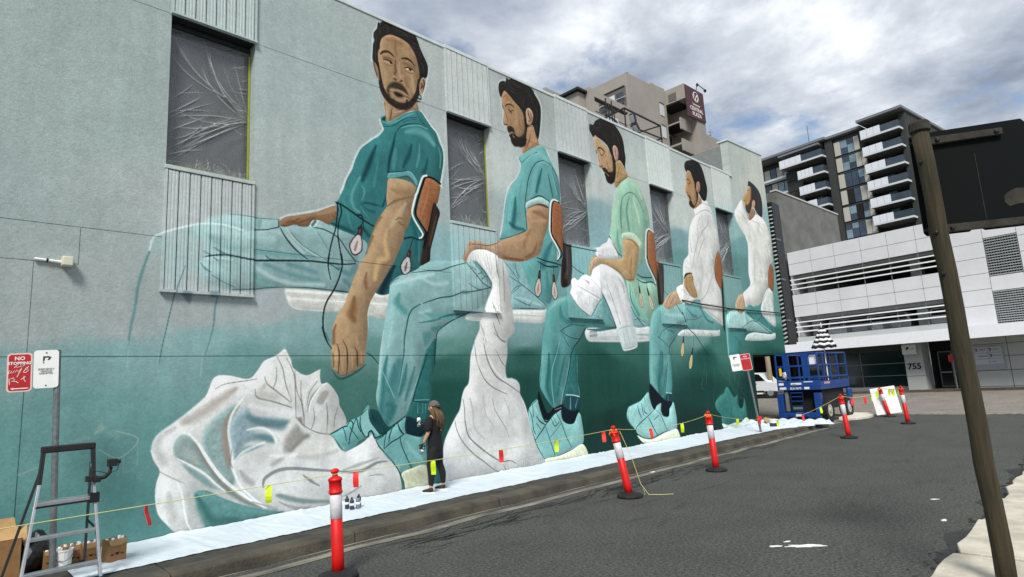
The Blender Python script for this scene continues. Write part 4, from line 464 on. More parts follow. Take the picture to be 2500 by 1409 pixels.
["S",[78,74,70],0.6,0.6,1,[7,19,7],[9806,9171,9980,9136,10139,9107]],["S",[78,74,70],0.6,0.6,1,[7,19,7],[9566,8958,9787,8912,10017,8933]],["S",[78,74,70],0.6,0.6,1,[7,19,7],[10193,8881,10124,8698,10154,8627]],["S",[78,74,70],0.6,0.6,1,[7,20,7],[10426,9037,10471,8915,10478,8780]],["S",[78,74,70],0.6,0.6,1,[7,20,7],[10552,8776,10634,8636,10597,8434]],
["S",[78,74,70],0.6,0.6,1,[7],[9891,9133,10066,9097]],["S",[78,74,70],0.6,0.6,1,[7,19,7],[10559,8423,10579,8225,10605,8096]],["S",[78,74,70],0.6,0.6,1,[7,20,7],[10322,9127,10388,9025,10416,8925]],
["P",[160,128,98],1.0,7,[9525,8866,9451,8776,9402,8669,9392,8537,9410,8426,9455,8362,9446,8230,9411,8091,9406,8013,9444,7960,9528,7971,9559,7928,9537,7857,9583,7793,9627,7702,9712,7699,9962,7778,10118,7964,10155,8200,10150,8358,10106,8479,9990,8590,9822,8684,9690,8774]],["S",[180,146,108],0.6,0.95,1,[54,148,147],[9839,8452,9879,8292,9850,8139]],
["S",[146,104,70],0.6,0.95,1,[54,134],[9964,8251,9983,8046]],["S",[150,104,70],0.5,0.9,1,[40,94,81],[9460,8662,9569,8762,9682,8666]],["S",[182,150,116],0.5,0.9,1,[27,81],[9503,8558,9660,8607]],["S",[54,40,30],0.9,0.6,1,[19,33,36,27],[9513,8457,9568,8520,9691,8564,9810,8535]],["S",[48,34,26],0.9,0.6,1,[13,29,13],[9594,8404,9678,8390,9804,8448]],["S",[60,44,32],0.8,0.6,1,[32],[9677,8377,9711,8361]],
["S",[110,80,56],0.6,0.8,1,[27,67,40],[9617,8489,9646,8420,9658,8345]],["S",[120,88,64],0.6,0.8,1,[19,48,34],[9490,8372,9532,8256,9572,8099]],["S",[70,48,34],0.85,0.6,1,[13,31,13],[9428,7981,9496,7987,9567,8033]],["S",[182,154,126],0.7,0.7,1,[18,39,26],[9459,8169,9451,8064,9482,8022]],["S",[36,32,28],0.9,0.5,0,[21,26],[9411,8452,9440,8383]],
["P",[36,31,27],0.95,13,[9526,7931,9598,7990,9718,7998,9780,7911,9807,7815,9928,7795,10079,7914,10148,8105,10141,8355,10201,8319,10241,8144,10186,7916,10126,7625,9734,7526,9654,7607,9626,7689,9580,7754,9723,7844,9568,7815,9538,7871]],["P",[36,31,27],0.95,11,[9639,7666,9664,7579,9761,7512,9889,7552,9993,7539,10069,7684,10208,7815]],
["S",[170,138,112],0.85,0.6,0,[13,29,19],[9593,7808,9690,7854,9775,7845]],["S",[156,122,96],0.8,0.7,0,[18,53],[9703,7800,9751,7748]],["P",[178,146,122],1.0,7,[10217,8512,10262,8619,10339,8670,10446,8620,10483,8509,10441,8348,10356,8216,10247,8212,10229,8327]],["S",[44,26,20],0.85,0.5,1,[19,36,30,16],[10298,8617,10307,8498,10369,8368,10308,8297]],
["S",[216,194,172],0.8,0.5,1,[14,18,23,28],[10236,8517,10301,8644,10409,8623,10462,8490]],["S",[50,30,22],0.7,0.6,1,[22],[10402,8540,10409,8406]],["P",[42,32,28],1.0,10,[11318,5630,11360,5350,11572,5314,11471,4371,11129,4235,11169,4747,11260,5069]],["S",[90,74,62],0.6,0.9,1,[26,63,63],[11393,5212,11371,4768,11290,4449]],
["P",[148,96,64],1.0,8,[11019,6389,11160,6398,11342,6334,11403,5990,11326,5711,11267,5133,11202,5188,11034,5354,10903,5539,10956,5970,10935,5993]],["S",[112,66,40],0.55,0.6,1,[8,16,8],[11035,6312,11172,6288,11362,6289]],["S",[112,66,40],0.55,0.6,1,[8,16,8],[11024,6198,11161,6171,11349,6166]],["S",[112,66,40],0.55,0.6,1,[8,16,8],[11013,6085,11149,6054,11337,6043]],
["S",[112,66,40],0.55,0.6,1,[8,16,8],[11002,5973,11138,5938,11324,5921]],["S",[112,66,40],0.55,0.6,1,[8,16,8],[10991,5860,11126,5821,11312,5799]],["S",[112,66,40],0.55,0.6,1,[8,16,8],[10980,5749,11115,5706,11299,5678]],["S",[112,66,40],0.55,0.6,1,[8,16,8],[10969,5637,11103,5591,11287,5557]],["S",[112,66,40],0.55,0.6,1,[8,16,8],[10959,5526,11092,5476,11275,5436]],
["S",[112,66,40],0.55,0.6,1,[8,16,8],[10948,5415,11080,5361,11262,5316]],["S",[14,12,12],1,0.3,0,[33,36,39,42,42,43,44,42,40,37],[11252,6383,11092,6418,10988,6303,10924,5991,10906,5805,10891,5537,11034,5354,11199,5156,11222,5034,11032,4872]],
["S",[242,244,240],1,0.25,0,[33,39,45,49,49,51,47,43,40,37,34],[11209,6423,11070,6438,10961,6378,10897,6192,10831,5741,10821,5636,10862,5471,11046,5246,11134,5086,11111,4974,11035,4903]],["S",[214,228,222],0.6,0.6,0,[22,63],[11055,5107,11063,4953]],["S",[22,48,52],0.95,0.4,0,[24,40,40,31],[10301,4867,10644,4814,10933,4800,11183,4764]],
["S",[22,48,52],0.95,0.4,0,[24,40,40],[10314,4779,10632,4692,11039,4719]],["S",[22,48,52],0.9,0.4,0,[15],[10423,4790,10404,4579,10404,4579]],["S",[22,48,52],0.9,0.4,0,[15],[10888,4795,10865,4564]],["S",[20,60,60],1,0.15,0,[111,201,246,150],[10324,4330,10295,4204,10268,4087,10246,3985]],["S",[52,40,38],1,0.2,0,[71,97,96],[10370,4536,10348,4440,10331,4362]],
["S",[206,188,176],1,0.25,0,[91,171,211,120],[10320,4313,10295,4204,10268,4087,10247,3994]],["S",[140,112,104],0.7,0.9,0,[30,60,40],[10299,4219,10267,4078,10250,4000]],["S",[110,90,84],0.7,0.6,0,[20,30],[10348,4502,10333,4439]],["S",[20,60,60],1,0.15,0,[111,201,245,150],[10859,4290,10858,4169,10858,4057,10858,3958]],["S",[52,40,38],1,0.2,0,[71,96,96],[10860,4487,10860,4396,10859,4320]],
["S",[204,188,178],1,0.25,0,[91,171,210,120],[10859,4275,10858,4169,10858,4057,10859,3967]],["S",[146,116,106],0.7,0.9,0,[30,60,40],[10860,4184,10858,4048,10859,3973]],["S",[110,90,84],0.7,0.6,0,[20,30],[10843,4455,10844,4395]],["S",[22,48,52],0.9,0.4,0,[16,19,23],[11541,4801,11748,4695,12013,4625]],
["P",[214,220,218],1.0,13,[11914,3160,12100,3256,13383,3333,14895,3360,14827,2947,12174,2892,11975,2944]],["S",[70,84,86],0.8,0.4,0,[15],[12120,3184,12418,3182]],["S",[70,84,86],0.8,0.4,0,[15],[12116,3151,12414,3149]],["S",[70,84,86],0.8,0.4,0,[15],[12112,3118,12410,3115]],["S",[70,84,86],0.8,0.4,0,[15],[12108,3085,12405,3082]],["S",[70,84,86],0.8,0.4,0,[15],[12105,3052,12401,3049]],
["S",[70,84,86],0.8,0.4,0,[15],[12101,3019,12397,3015]],["S",[232,238,236],0.6,0.6,1,[25,27,29],[12058,2909,13100,2923,14793,2967]],["S",[130,160,160],0.7,0.6,0,[48,49],[14133,3117,14818,3121]],["S",[180,196,194],0.6,0.8,1,[48,50],[12487,3008,13376,3043]],["P",[48,108,106],1.0,10,[11287,2550,11537,2831,11542,2374,11493,1939,11535,1575,11028,1617,10873,1375]],
["S",[96,158,154],0.7,0.6,1,[18,31,24],[11533,2549,11503,2026,11537,1592]],["S",[96,156,152],0.4,0.8,1,[14,27],[11213,1863,11356,1686]],
["P",[92,150,148],1.0,10,[10397,3093,10475,3468,10559,3677,10726,3820,11008,3942,11416,4077,11675,4472,12035,4600,12510,4283,12757,4137,12990,3855,13328,3290,11922,3233,11663,2957,11478,2795,11291,2585,11241,2377,11054,1869,10876,1408,10588,1327,10249,1655,10126,1902,10218,2389,10280,2802,10393,3223]],["S",[150,194,190],0.7,0.95,1,[59,151,139],[10619,3622,10906,3831,11238,3942]],
["S",[62,120,120],0.6,0.95,1,[91,211,182],[11030,3717,11053,3493,11269,3351]],["S",[150,196,192],0.7,0.8,1,[23,49,26],[10282,2553,10204,2225,10150,1902]],["S",[44,104,102],0.8,0.95,1,[67,182,195,179],[10508,2586,10474,2220,10386,1811,10528,1478]],["S",[44,104,102],0.7,0.95,1,[52,134,148],[11069,2516,10863,2044,10719,1632]],
["S",[110,168,164],0.85,0.7,1,[17,32,37,34,26],[10958,2980,10788,2585,10602,2251,10542,1887,10573,1426]],["S",[120,176,170],0.8,0.6,1,[14,29,35,33],[11252,2481,11099,2037,10898,1623,10825,1411]],["S",[96,154,150],0.6,0.7,1,[13,30],[10646,1917,10860,1759]],["S",[22,48,52],0.9,0.45,0,[26,28,31,30,29,26,23,20],[11980,3235,11721,2976,11476,2778,11316,2567,11232,2291,11054,1869,10919,1572,10847,1377]],
["S",[22,48,52],0.8,0.5,1,[14,18,21,19,17],[11270,3408,11423,3308,11423,3308,11141,3211,10974,3136]],["S",[22,48,52],0.8,0.5,1,[14,18,21],[10974,3136,11334,2987,11663,2957]],["S",[22,48,52],0.8,0.5,1,[10,16,21],[11046,3069,11160,2880,11257,2776]],["S",[22,48,52],0.7,0.5,1,[18],[11423,3308,11929,3288]],
["S",[22,48,52],0.8,0.5,1,[10,12,13,15,16],[10412,3291,10320,2969,10245,2553,10196,2144,10119,1822]],["S",[60,110,112],0.6,0.8,1,[26,41,57],[12229,3353,12522,3288,12927,3300]],["P",[110,162,162],0.8,16,[12163,3540,12602,3964,12784,4139,13272,3289,12661,3383,11350,3460]],["S",[22,48,52],0.7,0.6,1,[10],[12294,3577,12622,3495]],["S",[22,48,52],0.7,0.6,1,[10],[12678,3936,12877,3816]],
["S",[22,48,52],0.7,0.6,1,[10],[12953,3574,13198,3353]],["S",[22,48,52],0.7,0.6,1,[10],[12618,3883,12430,3631]],["S",[36,84,88],0.8,0.6,0,[31,80,66],[12023,3205,12506,3202,13272,3289]],["S",[48,108,108],0.6,0.95,1,[341,504,495,392],[10823,2670,10714,2349,10595,1918,10585,1556]],["S",[140,186,184],0.7,0.7,1,[14,31,37,34,26],[10958,2980,10788,2585,10602,2251,10542,1887,10573,1426]],
["S",[206,224,222],0.5,0.8,0,[48,48,49],[13570,6725,13692,6981,13773,7250]],
["P",[150,190,168],1.0,11,[13824,7297,14160,7550,14469,7765,14713,7703,14955,7600,15145,7349,15331,7057,15411,6724,15391,6396,15131,6224,14997,5387,14519,4972,14454,4751,15461,4599,15450,4137,14941,3444,14398,3583,14079,3880,13932,4495,13839,5291,13373,5480,13358,5791,13305,5818,13450,6260,13523,6591,13677,6870,13783,7107]],
["S",[176,208,180],0.8,0.95,1,[75,204,164,90],[13897,7183,13737,6881,13597,6497,13543,6098]],["S",[180,210,182],0.7,0.95,1,[78,197,158],[14558,7727,14882,7547,15095,7244]],["S",[190,214,186],0.8,0.9,1,[39,135,115],[14625,7118,14768,6806,14841,6443]],["S",[92,140,124],0.7,0.9,1,[38,113,131,112],[14443,7159,14260,6755,14268,6390,14287,6101]],
["S",[96,146,130],0.7,0.8,1,[38,93,92],[14090,7055,13949,6701,13902,6152]],["S",[100,160,146],0.7,0.95,1,[72,162,161],[13708,6034,13688,5678,13770,5424]],["S",[110,164,146],0.7,0.9,1,[59,116],[15169,6875,15116,6335]],["S",[60,104,92],0.85,0.5,1,[15,20,25,27,25,23],[14053,7012,14228,7174,14527,7306,14774,7259,14997,7035,15123,6791]],
["S",[60,104,92],0.7,0.5,1,[11,22,18],[14053,7012,13954,6521,13906,5974]],["S",[80,130,114],0.5,0.6,1,[16,15,15],[14651,7292,14543,6991,14522,6430]],["S",[208,222,200],0.6,0.6,1,[19,25,31],[13821,7278,14157,7531,14433,7729]],["P",[196,214,190],1.0,12,[13886,5828,13937,5978,14312,6059,14588,6034,14874,5834,14815,5660,14612,5781,14377,5877,14069,5853]],
["S",[22,48,52],0.9,0.4,0,[25,27,30,32],[13304,5809,13448,5611,13621,5406,13812,5305]],["S",[22,48,52],0.8,0.4,0,[14],[13519,5498,13693,5292]],["S",[120,186,176],0.7,0.95,1,[53,159,212,143],[14158,4408,14227,4063,14425,3759,14833,3565]],["S",[64,134,128],0.7,0.9,1,[35,105,141],[14082,4507,14105,4055,14412,3671]],["S",[110,170,160],0.4,0.95,1,[75,167],[15133,5216,14923,4920]],
["P",[182,154,114],1.0,11,[13939,5782,14129,5852,14437,5867,14670,5752,14747,5633,14715,5629,14639,5346,14319,4668,13865,4646,13653,4800,13270,4918,12811,4989,12669,4924,12447,4835,12288,4591,12218,4649,12307,4968,12429,5113,12674,5175,13161,5154,13652,5209,13869,5294]],["S",[140,108,74],0.6,0.7,1,[37,74,112],[14066,5835,14371,5840,14632,5710]],
["S",[150,118,82],0.6,0.9,1,[55,162,107],[14292,5307,14176,4938,14200,4693]],["S",[198,170,128],0.6,0.9,1,[52,142],[13013,5078,13724,5103]],["S",[90,62,42],0.7,0.5,1,[14,20],[12669,5141,12700,4960]],["S",[90,62,42],0.7,0.5,1,[10,13,17],[12336,4988,12482,5119,12618,5151]],["S",[110,76,54],0.5,0.6,1,[17,16],[12328,4921,12270,4654]],["S",[110,76,54],0.6,0.6,1,[17],[12469,5019,12394,4830]],
["S",[110,80,52],0.7,0.5,1,[14,16,19,22,25],[12755,4966,13273,4944,13685,4821,13896,4657,14320,4677]],["P",[226,228,230],1.0,10,[13270,5761,13402,5692,13631,5267,13566,5213,12694,5127,12574,5230,12643,5355,12810,5410,12934,5527,13168,5626]],["P",[226,228,230],1.0,10,[12647,5389,12815,5444,12957,5496,13412,5554,13629,5249,12888,5165,12653,5222]],
["P",[222,224,225],1.0,10,[11477,4424,11627,4484,11743,4431,11905,4556,12087,4613,12288,4591,12386,4763,12584,4882,12836,4975,13081,4967,13406,4880,13675,4751,13852,4558,13956,4254,14049,3879,14088,3536,14114,3314,14131,3337,14210,2819,14110,2738,13619,2658,13492,2697,13398,2966,13282,3311,13178,3500,13275,3305,13013,3823,12788,4172,12602,3964,12163,3540,11924,3640,11692,3753,11519,3929,11394,4091,11481,4237]],
["S",[170,174,176],0.25,0.95,1,[69,206,187],[13356,4517,13572,4023,13778,3439]],["S",[150,150,152],0.7,0.7,1,[14,34,27],[13014,4455,13230,4002,13479,3362]],["S",[146,148,150],0.5,0.9,1,[35,105,70],[13524,4702,13751,4463,13782,4276]],["S",[22,48,52],0.6,0.5,1,[17,26,28,23],[12706,4794,12699,4529,12720,4266,12784,4139]],["S",[22,48,52],0.9,0.5,0,[17,27,27],[12784,4139,13013,3823,13275,3305]],
["S",[22,48,52],0.85,0.5,0,[13,18,22],[12750,4088,12454,3826,12188,3541]],["S",[22,48,52],0.85,0.5,0,[9,14,18,22],[11414,4061,11649,3797,11970,3610,12137,3539]],["S",[120,120,126],0.7,0.6,1,[10,14,18,23],[11682,4315,11990,4212,12309,4123,12584,4028]],["S",[246,248,248],0.7,0.6,1,[10,16,23],[11697,4238,12032,4136,12553,3993]],["S",[130,132,136],0.55,0.5,1,[6],[11640,4155,11706,3878]],
["S",[130,132,136],0.55,0.5,1,[6],[11725,4139,11783,3864]],["S",[130,132,136],0.55,0.5,1,[6],[11812,4123,11859,3850]],["S",[130,132,136],0.55,0.5,1,[6],[11899,4107,11937,3835]],["S",[130,132,136],0.55,0.5,1,[6],[11986,4091,12015,3821]],["S",[130,132,136],0.55,0.5,1,[6],[12075,4075,12093,3806]],["S",[130,132,136],0.55,0.5,1,[6],[12164,4059,12172,3791]],
["S",[130,132,136],0.55,0.5,1,[6],[12253,4042,12252,3776]],["S",[130,132,136],0.55,0.5,1,[6],[12344,4025,12332,3761]],["S",[150,152,156],0.6,0.9,1,[32,98],[12020,4470,12166,4418]],["S",[150,150,154],0.6,0.6,1,[13,18,23],[12280,4525,12523,4382,12666,4262]],["S",[110,116,118],0.7,0.5,1,[12,27,12],[13566,3222,13606,3027,13636,2775]],
["S",[110,116,118],0.7,0.5,1,[12,28,12],[13775,3267,13812,3051,13877,2796]],["S",[110,116,118],0.7,0.5,1,[12],[13950,3291,14016,3035]],["S",[110,116,118],0.7,0.5,1,[12,28,12],[13405,3256,13750,3325,14099,3356]],["S",[110,116,118],0.7,0.5,1,[12,28,12],[13561,2716,13905,2757,14154,2798]],["P",[188,206,204],0.5,11,[13307,3253,14137,3377,14210,2819,14112,2748,13621,2668,13493,2706]],
["S",[240,244,242],0.8,0.5,0,[19,20,20],[13522,2678,13864,2708,14151,2778]],["P",[130,172,174],1.0,12,[14079,3880,14398,3583,14938,3427,14865,3371,14119,3348]],["S",[22,48,52],0.9,0.5,0,[17,23,28],[14079,3880,14202,3696,14611,3363]],["S",[22,48,52],0.8,0.5,0,[14],[14395,3565,14903,3408]],["S",[22,48,52],0.8,0.5,0,[14],[14146,3521,14398,3583]],
["S",[206,224,222],0.7,0.8,0,[31],[12925,8590,12972,8407,13019,8224,13067,8056,13057,7785,13187,7710,13289,7582,13410,7413]],["P",[176,146,104],1.0,10,[13870,8125,14128,8170,14332,7982,14457,7773,14116,7545,13824,7297,13723,7422]],["S",[128,96,64],0.6,0.8,1,[26,63],[14077,7987,13929,7645]],["S",[200,170,128],0.5,0.9,1,[26,64],[14230,7990,14273,7749]],
["S",[110,76,50],0.6,0.6,0,[22,22,23],[13803,7451,14064,7534,14456,7765]],["P",[36,35,33],1.0,8,[12925,8590,12821,8683,12763,8772,12807,8950,12946,8959,13056,9097,13210,9202,13437,9291,13760,9330,13976,9265,14164,9158,14321,8993,14396,8789,14412,8538,14432,8321,14372,8085,14380,7961,14270,8093,14106,8196,13764,8069,13574,8485,13117,8641]],
["S",[78,74,70],0.6,0.6,1,[8,21,8],[12981,8862,13228,8961,13386,9083]],["S",[78,74,70],0.6,0.6,1,[8],[13023,8829,13269,8912]],["S",[78,74,70],0.6,0.6,1,[8],[13193,9059,13407,9058]],["S",[78,74,70],0.6,0.6,1,[8,21,8],[13778,9099,13884,8955,13885,8783]],["S",[78,74,70],0.6,0.6,1,[8,21,8],[14007,8941,14121,8845,14182,8734]],["S",[78,74,70],0.6,0.6,1,[8,21,8],[13507,8900,13528,8689,13612,8587]],
["S",[78,74,70],0.6,0.6,1,[8,21,8],[14221,8649,14300,8479,14276,8315]],["P",[178,147,114],1.0,9,[13004,8672,12941,8535,12966,8361,13015,8193,13067,8056,13064,7935,13069,7787,13143,7730,13260,7726,13321,7649,13403,7547,13677,7606,13768,7916,13753,8175,13675,8325,13566,8421,13362,8523,13182,8598]],["S",[198,166,124],0.5,0.95,1,[31,111,95],[13166,8472,13416,8384,13537,8199]],
["S",[160,110,78],0.6,0.95,1,[47,125],[13466,8030,13531,7786]],["S",[40,28,22],0.95,0.5,1,[16,36,43,35],[13099,8214,13098,8304,13222,8350,13404,8289]],["S",[44,32,24],0.9,0.5,1,[12,28,13],[13143,8285,13241,8128,13402,8273]],["S",[196,178,164],0.8,0.6,1,[75],[13254,8237,13254,8237]],["S",[90,60,44],0.8,0.6,1,[12,31],[13077,7759,13250,7829]],
["S",[112,78,56],0.6,0.8,1,[15,37],[13075,8118,13120,7919]],["S",[30,26,24],0.9,0.5,0,[28],[12995,8218,13033,8152]],["P",[40,32,26],0.95,15,[13215,7746,13364,7794,13543,7698,13675,7590,13744,7834,13753,8175,13726,8338,13824,8238,13892,8099,13885,7866,13827,7623,13727,7435,13428,7374,13336,7578,13463,7635,13299,7659]],
["P",[34,29,25],0.95,12,[13315,7626,13409,7466,13540,7366,13661,7400,13773,7579,13861,7782]],["S",[182,148,122],0.8,0.6,0,[12,28],[13369,7652,13504,7584]],["P",[186,150,136],1.0,8,[13807,8482,13857,8572,13936,8608,14053,8544,14083,8394,14030,8194,13920,8121,13849,8244]],["S",[50,28,22],0.85,0.5,1,[13,29,19],[13902,8537,13936,8420,13940,8266]],
["S",[212,190,180],0.8,0.5,1,[13],[13820,8485,13921,8589,14030,8553]],["P",[40,32,30],1.0,11,[15595,5795,15649,5309,15917,5261,15734,4117,15499,4030]],["S",[88,76,66],0.5,0.9,1,[19,49],[15784,5095,15620,4147]],["P",[150,98,66],1.0,10,[15331,6235,15601,6235,15637,5839,15524,4771,15166,5220,15161,5591,15207,5878]],["S",[118,72,46],0.5,0.6,1,[12,19],[15331,6026,15555,5961]],
["S",[118,72,46],0.5,0.6,1,[11,19],[15277,5699,15569,5640]],["S",[118,72,46],0.5,0.6,1,[11,19],[15203,5447,15524,5370]],["S",[118,72,46],0.5,0.6,1,[11,19],[15260,5193,15513,5106]],["S",[14,12,12],1,0.3,0,[31,34,36,38,38,38,38],[15569,6250,15338,6273,15221,6068,15113,5400,15129,5494,15169,5239,15490,4768]],
["S",[242,244,240],1,0.25,0,[31,36,40,42,41,41,39,37,34],[15603,6245,15344,6312,15198,6234,15122,5960,15030,5390,15030,5390,15096,5194,15394,4797,15437,4652]],["S",[22,48,52],0.95,0.4,0,[22,37,30],[14502,4862,14743,4794,15266,4823]],["S",[22,48,52],0.95,0.4,0,[22,37,34,26],[14449,4715,14814,4638,15244,4692,15461,4599]],["S",[22,48,52],0.9,0.4,0,[15,14],[14535,4668,14526,4507]],
["S",[22,48,52],0.9,0.4,0,[15],[14967,4796,14947,4467]],["S",[70,120,112],1,0.15,0,[91,165,202,123],[14564,4291,14575,4164,14588,4047,14597,3942]],["S",[52,40,38],1,0.2,0,[58,79,79],[14546,4498,14556,4402,14562,4323]],["S",[206,186,168],1,0.25,0,[74,140,173,99],[14567,4275,14575,4164,14588,4047,14595,3952]],["S",[150,120,104],0.7,0.9,0,[25,49,33],[14574,4179,14586,4037,14596,3957]],
["S",[110,90,84],0.7,0.6,0,[17,25],[14535,4465,14540,4401]],["S",[70,120,112],1,0.15,0,[93,168,206,126],[15032,4258,15076,4127,15117,4004,15152,3896]],["S",[52,40,38],1,0.2,0,[59,80,80],[14963,4470,14996,4371,15021,4290]],["S",[210,190,168],1,0.25,0,[76,143,176,101],[15039,4240,15076,4127,15117,4004,15150,3907]],["S",[158,128,106],0.7,0.9,0,[25,50,34],[15072,4143,15119,3996,15148,3912]],
["S",[110,90,84],0.7,0.6,0,[17,25],[14958,4436,14979,4370]],["S",[22,48,52],0.9,0.4,0,[16],[11542,4807,11749,4701,12013,4622]],["P",[134,186,182],1.0,8,[9708,1279,9791,1445,10037,1574,10091,1379,10235,1114,10600,1331,10855,1331,10833,1118,10972,959,11178,926,11291,984,11359,1113,11475,1173,11539,1015,11529,442,10904,312,10131,243,9943,513,9791,899]],
["P",[120,174,172],0.4,9,[9913,702,10325,1044,10840,937,11049,459,10497,278]],["P",[14,26,36],1.0,8,[10855,1331,11483,1241,11356,1080,11261,953,11126,930,10922,980,10819,1103]],["P",[30,70,80],1.0,8,[11026,1600,11531,1541,11415,1240,10995,1301]],["S",[120,170,170],0.8,0.5,1,[24,50],[11179,1542,11152,1291]],["S",[110,160,160],0.7,0.5,1,[17,44],[11445,1511,11342,1313]],
["S",[190,222,218],0.9,0.5,0,[30,30,31],[11028,1617,11292,1596,11518,1550]],["P",[14,20,28],1.0,8,[10076,1743,10166,1546,10333,1247,10538,1330,10876,1408,10894,1324,10575,1198,10366,1084,10201,1128,10043,1505]],["S",[14,40,46],0.95,0.4,0,[21,31,41,34,26],[10038,1590,10109,1315,10277,1047,10592,1250,10831,1349]],["S",[14,40,46],0.95,0.4,0,[14,28,17],[10325,1044,10116,870,9888,689]],
["S",[14,40,46],0.95,0.4,0,[11,22,13],[10243,939,10341,691,10499,294]],["S",[14,40,46],0.95,0.4,0,[11,13],[10793,974,10391,703]],["S",[14,40,46],0.95,0.4,0,[11,19,20,14],[10639,1214,10815,939,10939,650,11095,405]],["S",[14,40,46],0.95,0.4,0,[12,21,21,15],[9737,1355,9815,1178,9839,926,9899,812]],["S",[14,40,46],0.95,0.4,0,[14,17],[9862,1457,9862,1190]],
["S",[14,40,46],0.95,0.4,0,[16,31,19],[9956,1198,10086,1062,10247,986]],["S",[14,40,46],0.95,0.4,0,[12,15],[9943,1042,10072,906]],["S",[14,40,46],0.95,0.4,0,[9,16,17,12],[10131,243,10645,261,11061,327,11529,442]],["S",[14,40,46],0.95,0.4,0,[9,18,11],[9791,899,9944,528,10132,258]],["S",[14,40,46],0.95,0.4,0,[11,22,14],[10433,1148,10561,928,10720,1012]],
["S",[14,40,46],0.95,0.4,0,[8,10],[10487,1192,10617,988]],["S",[14,40,46],0.95,0.4,0,[8,16,10],[9766,1416,9912,1501,10037,1574]],["S",[176,220,214],0.8,0.5,0,[16,31],[9929,1421,10009,1258]],["S",[200,190,196],0.7,0.5,0,[16],[10597,1299,10829,1333]],["P",[220,222,194],1.0,8,[10154,240,10645,261,11061,327,11527,426,11712,120,10885,136,10192,134]],
["P",[214,222,218],1.0,13,[16396,3149,16915,3370,19200,3415,19147,3185,17481,3142]],["S",[40,80,78],0.7,0.4,0,[14],[18513,3233,18724,3228]],["S",[40,80,78],0.7,0.4,0,[14],[18518,3181,18725,3175]],["S",[40,80,78],0.7,0.4,0,[14],[18524,3128,18726,3122]],["S",[40,80,78],0.7,0.4,0,[14],[18529,3076,18726,3069]],["S",[40,80,78],0.7,0.4,0,[14],[18534,3023,18727,3016]],
["S",[40,80,78],0.7,0.4,0,[14],[18539,2971,18728,2963]],["S",[40,80,78],0.7,0.4,0,[14],[18544,2918,18729,2910]],["P",[60,124,122],1.0,12,[15765,2578,15911,2493,15788,1489,15267,1310,15412,1916]],
["P",[110,164,162],1.0,12,[14832,2907,14896,3295,15007,3583,15210,3826,15680,4034,16545,4140,16995,4166,17984,4223,18267,4016,19324,3564,19146,3372,18205,3347,17212,3340,16530,3284,16147,2959,15890,2700,15709,2268,15450,1759,15274,1350,15058,1421,14670,1757,14794,2742]],["S",[160,200,196],0.7,0.9,1,[36,108,89],[15234,3773,15054,3478,14937,3155]],
["S",[150,192,190],0.6,0.95,1,[74,190,155],[15700,3758,16256,3745,16769,3768]],["S",[62,116,120],0.6,0.9,1,[39,119,120],[17117,4017,17459,3798,17688,3768]],["S",[62,116,120],0.7,0.9,1,[41,82,125],[17999,4103,18326,3714,18809,3609]],["S",[50,112,112],0.8,0.95,1,[72,140,179,188],[15469,2627,15343,2096,15127,1822,15137,1438]],
["S",[120,180,174],0.8,0.7,1,[20,40,32],[14835,2539,14715,2036,14849,1731]],["S",[120,180,174],0.7,0.7,1,[16,36],[15173,2537,15035,1724]],["S",[120,180,174],0.8,0.6,1,[17,27,36],[15641,2326,15471,1811,15333,1469]],["S",[50,110,110],0.5,0.9,1,[74,150],[15857,3285,16234,3239]],
["S",[22,48,52],0.85,0.45,0,[19,21,24,26,24,22,21],[16994,3392,16526,3265,16231,3035,15910,2810,15775,2447,15527,2004,15284,1410]],["S",[22,48,52],0.7,0.5,1,[15,19,23],[15542,3241,16052,3401,16957,3583]],["S",[22,48,52],0.75,0.5,1,[18],[15542,3241,15377,3057,15283,3091,15621,2916,15869,2773]],["S",[22,48,52],0.6,0.5,1,[15,15,16,16],[16318,3503,16889,3619,17672,3688,18103,3826]],
["S",[22,48,52],0.8,0.5,1,[16],[17990,4062,18269,3833,18476,3638]],["S",[22,48,52],0.5,0.5,1,[11,14,17],[14896,2907,14774,2454,14682,1837]],["P",[100,160,158],0.7,9,[15765,2578,15911,2493,15784,1469,15445,1443,15606,1910]],["S",[170,214,208],0.9,0.5,0,[28,29],[15448,1464,15757,1429]],["P",[30,66,72],1.0,9,[15480,1421,15769,1387,15712,1184,15409,1241]],
["S",[110,160,160],0.7,0.5,0,[28],[15550,1377,15525,1235]],["S",[50,110,110],0.55,0.95,1,[249,411,445,361],[15372,2578,15276,2248,15168,1841,15188,1516]],
["P",[218,220,216],1.0,13,[18284,7461,18524,7612,18968,7890,19196,7932,19392,7811,19532,7634,19737,7331,19832,6941,19860,6661,19866,6291,19698,6159,19385,5773,19264,5436,19366,5101,19586,4689,19612,4219,19561,4003,19546,3748,19494,3528,18225,4014,18096,4176,18048,4335,17637,4290,17371,4135,17150,4181,16841,4144,16556,4589,17039,4783,17125,5227,17266,5562,17586,5801,17644,6095,17770,6526,17847,6712,18122,7071,18320,7231]],
["S",[150,142,138],0.7,0.6,1,[14,29,31,19],[18272,7202,18885,7500,19382,7563,19700,7370]],["S",[150,142,138],0.7,0.6,1,[17,33,33,20],[19254,7386,19128,7013,18722,6735,18500,6489]],["S",[150,142,138],0.7,0.6,1,[14,23,31,31,24,17],[18659,7244,18419,6904,18371,6471,18183,6164,17928,5717,17778,5372]],["S",[150,142,138],0.7,0.6,1,[14,35,17],[18854,6552,18525,6208,18179,5745]],
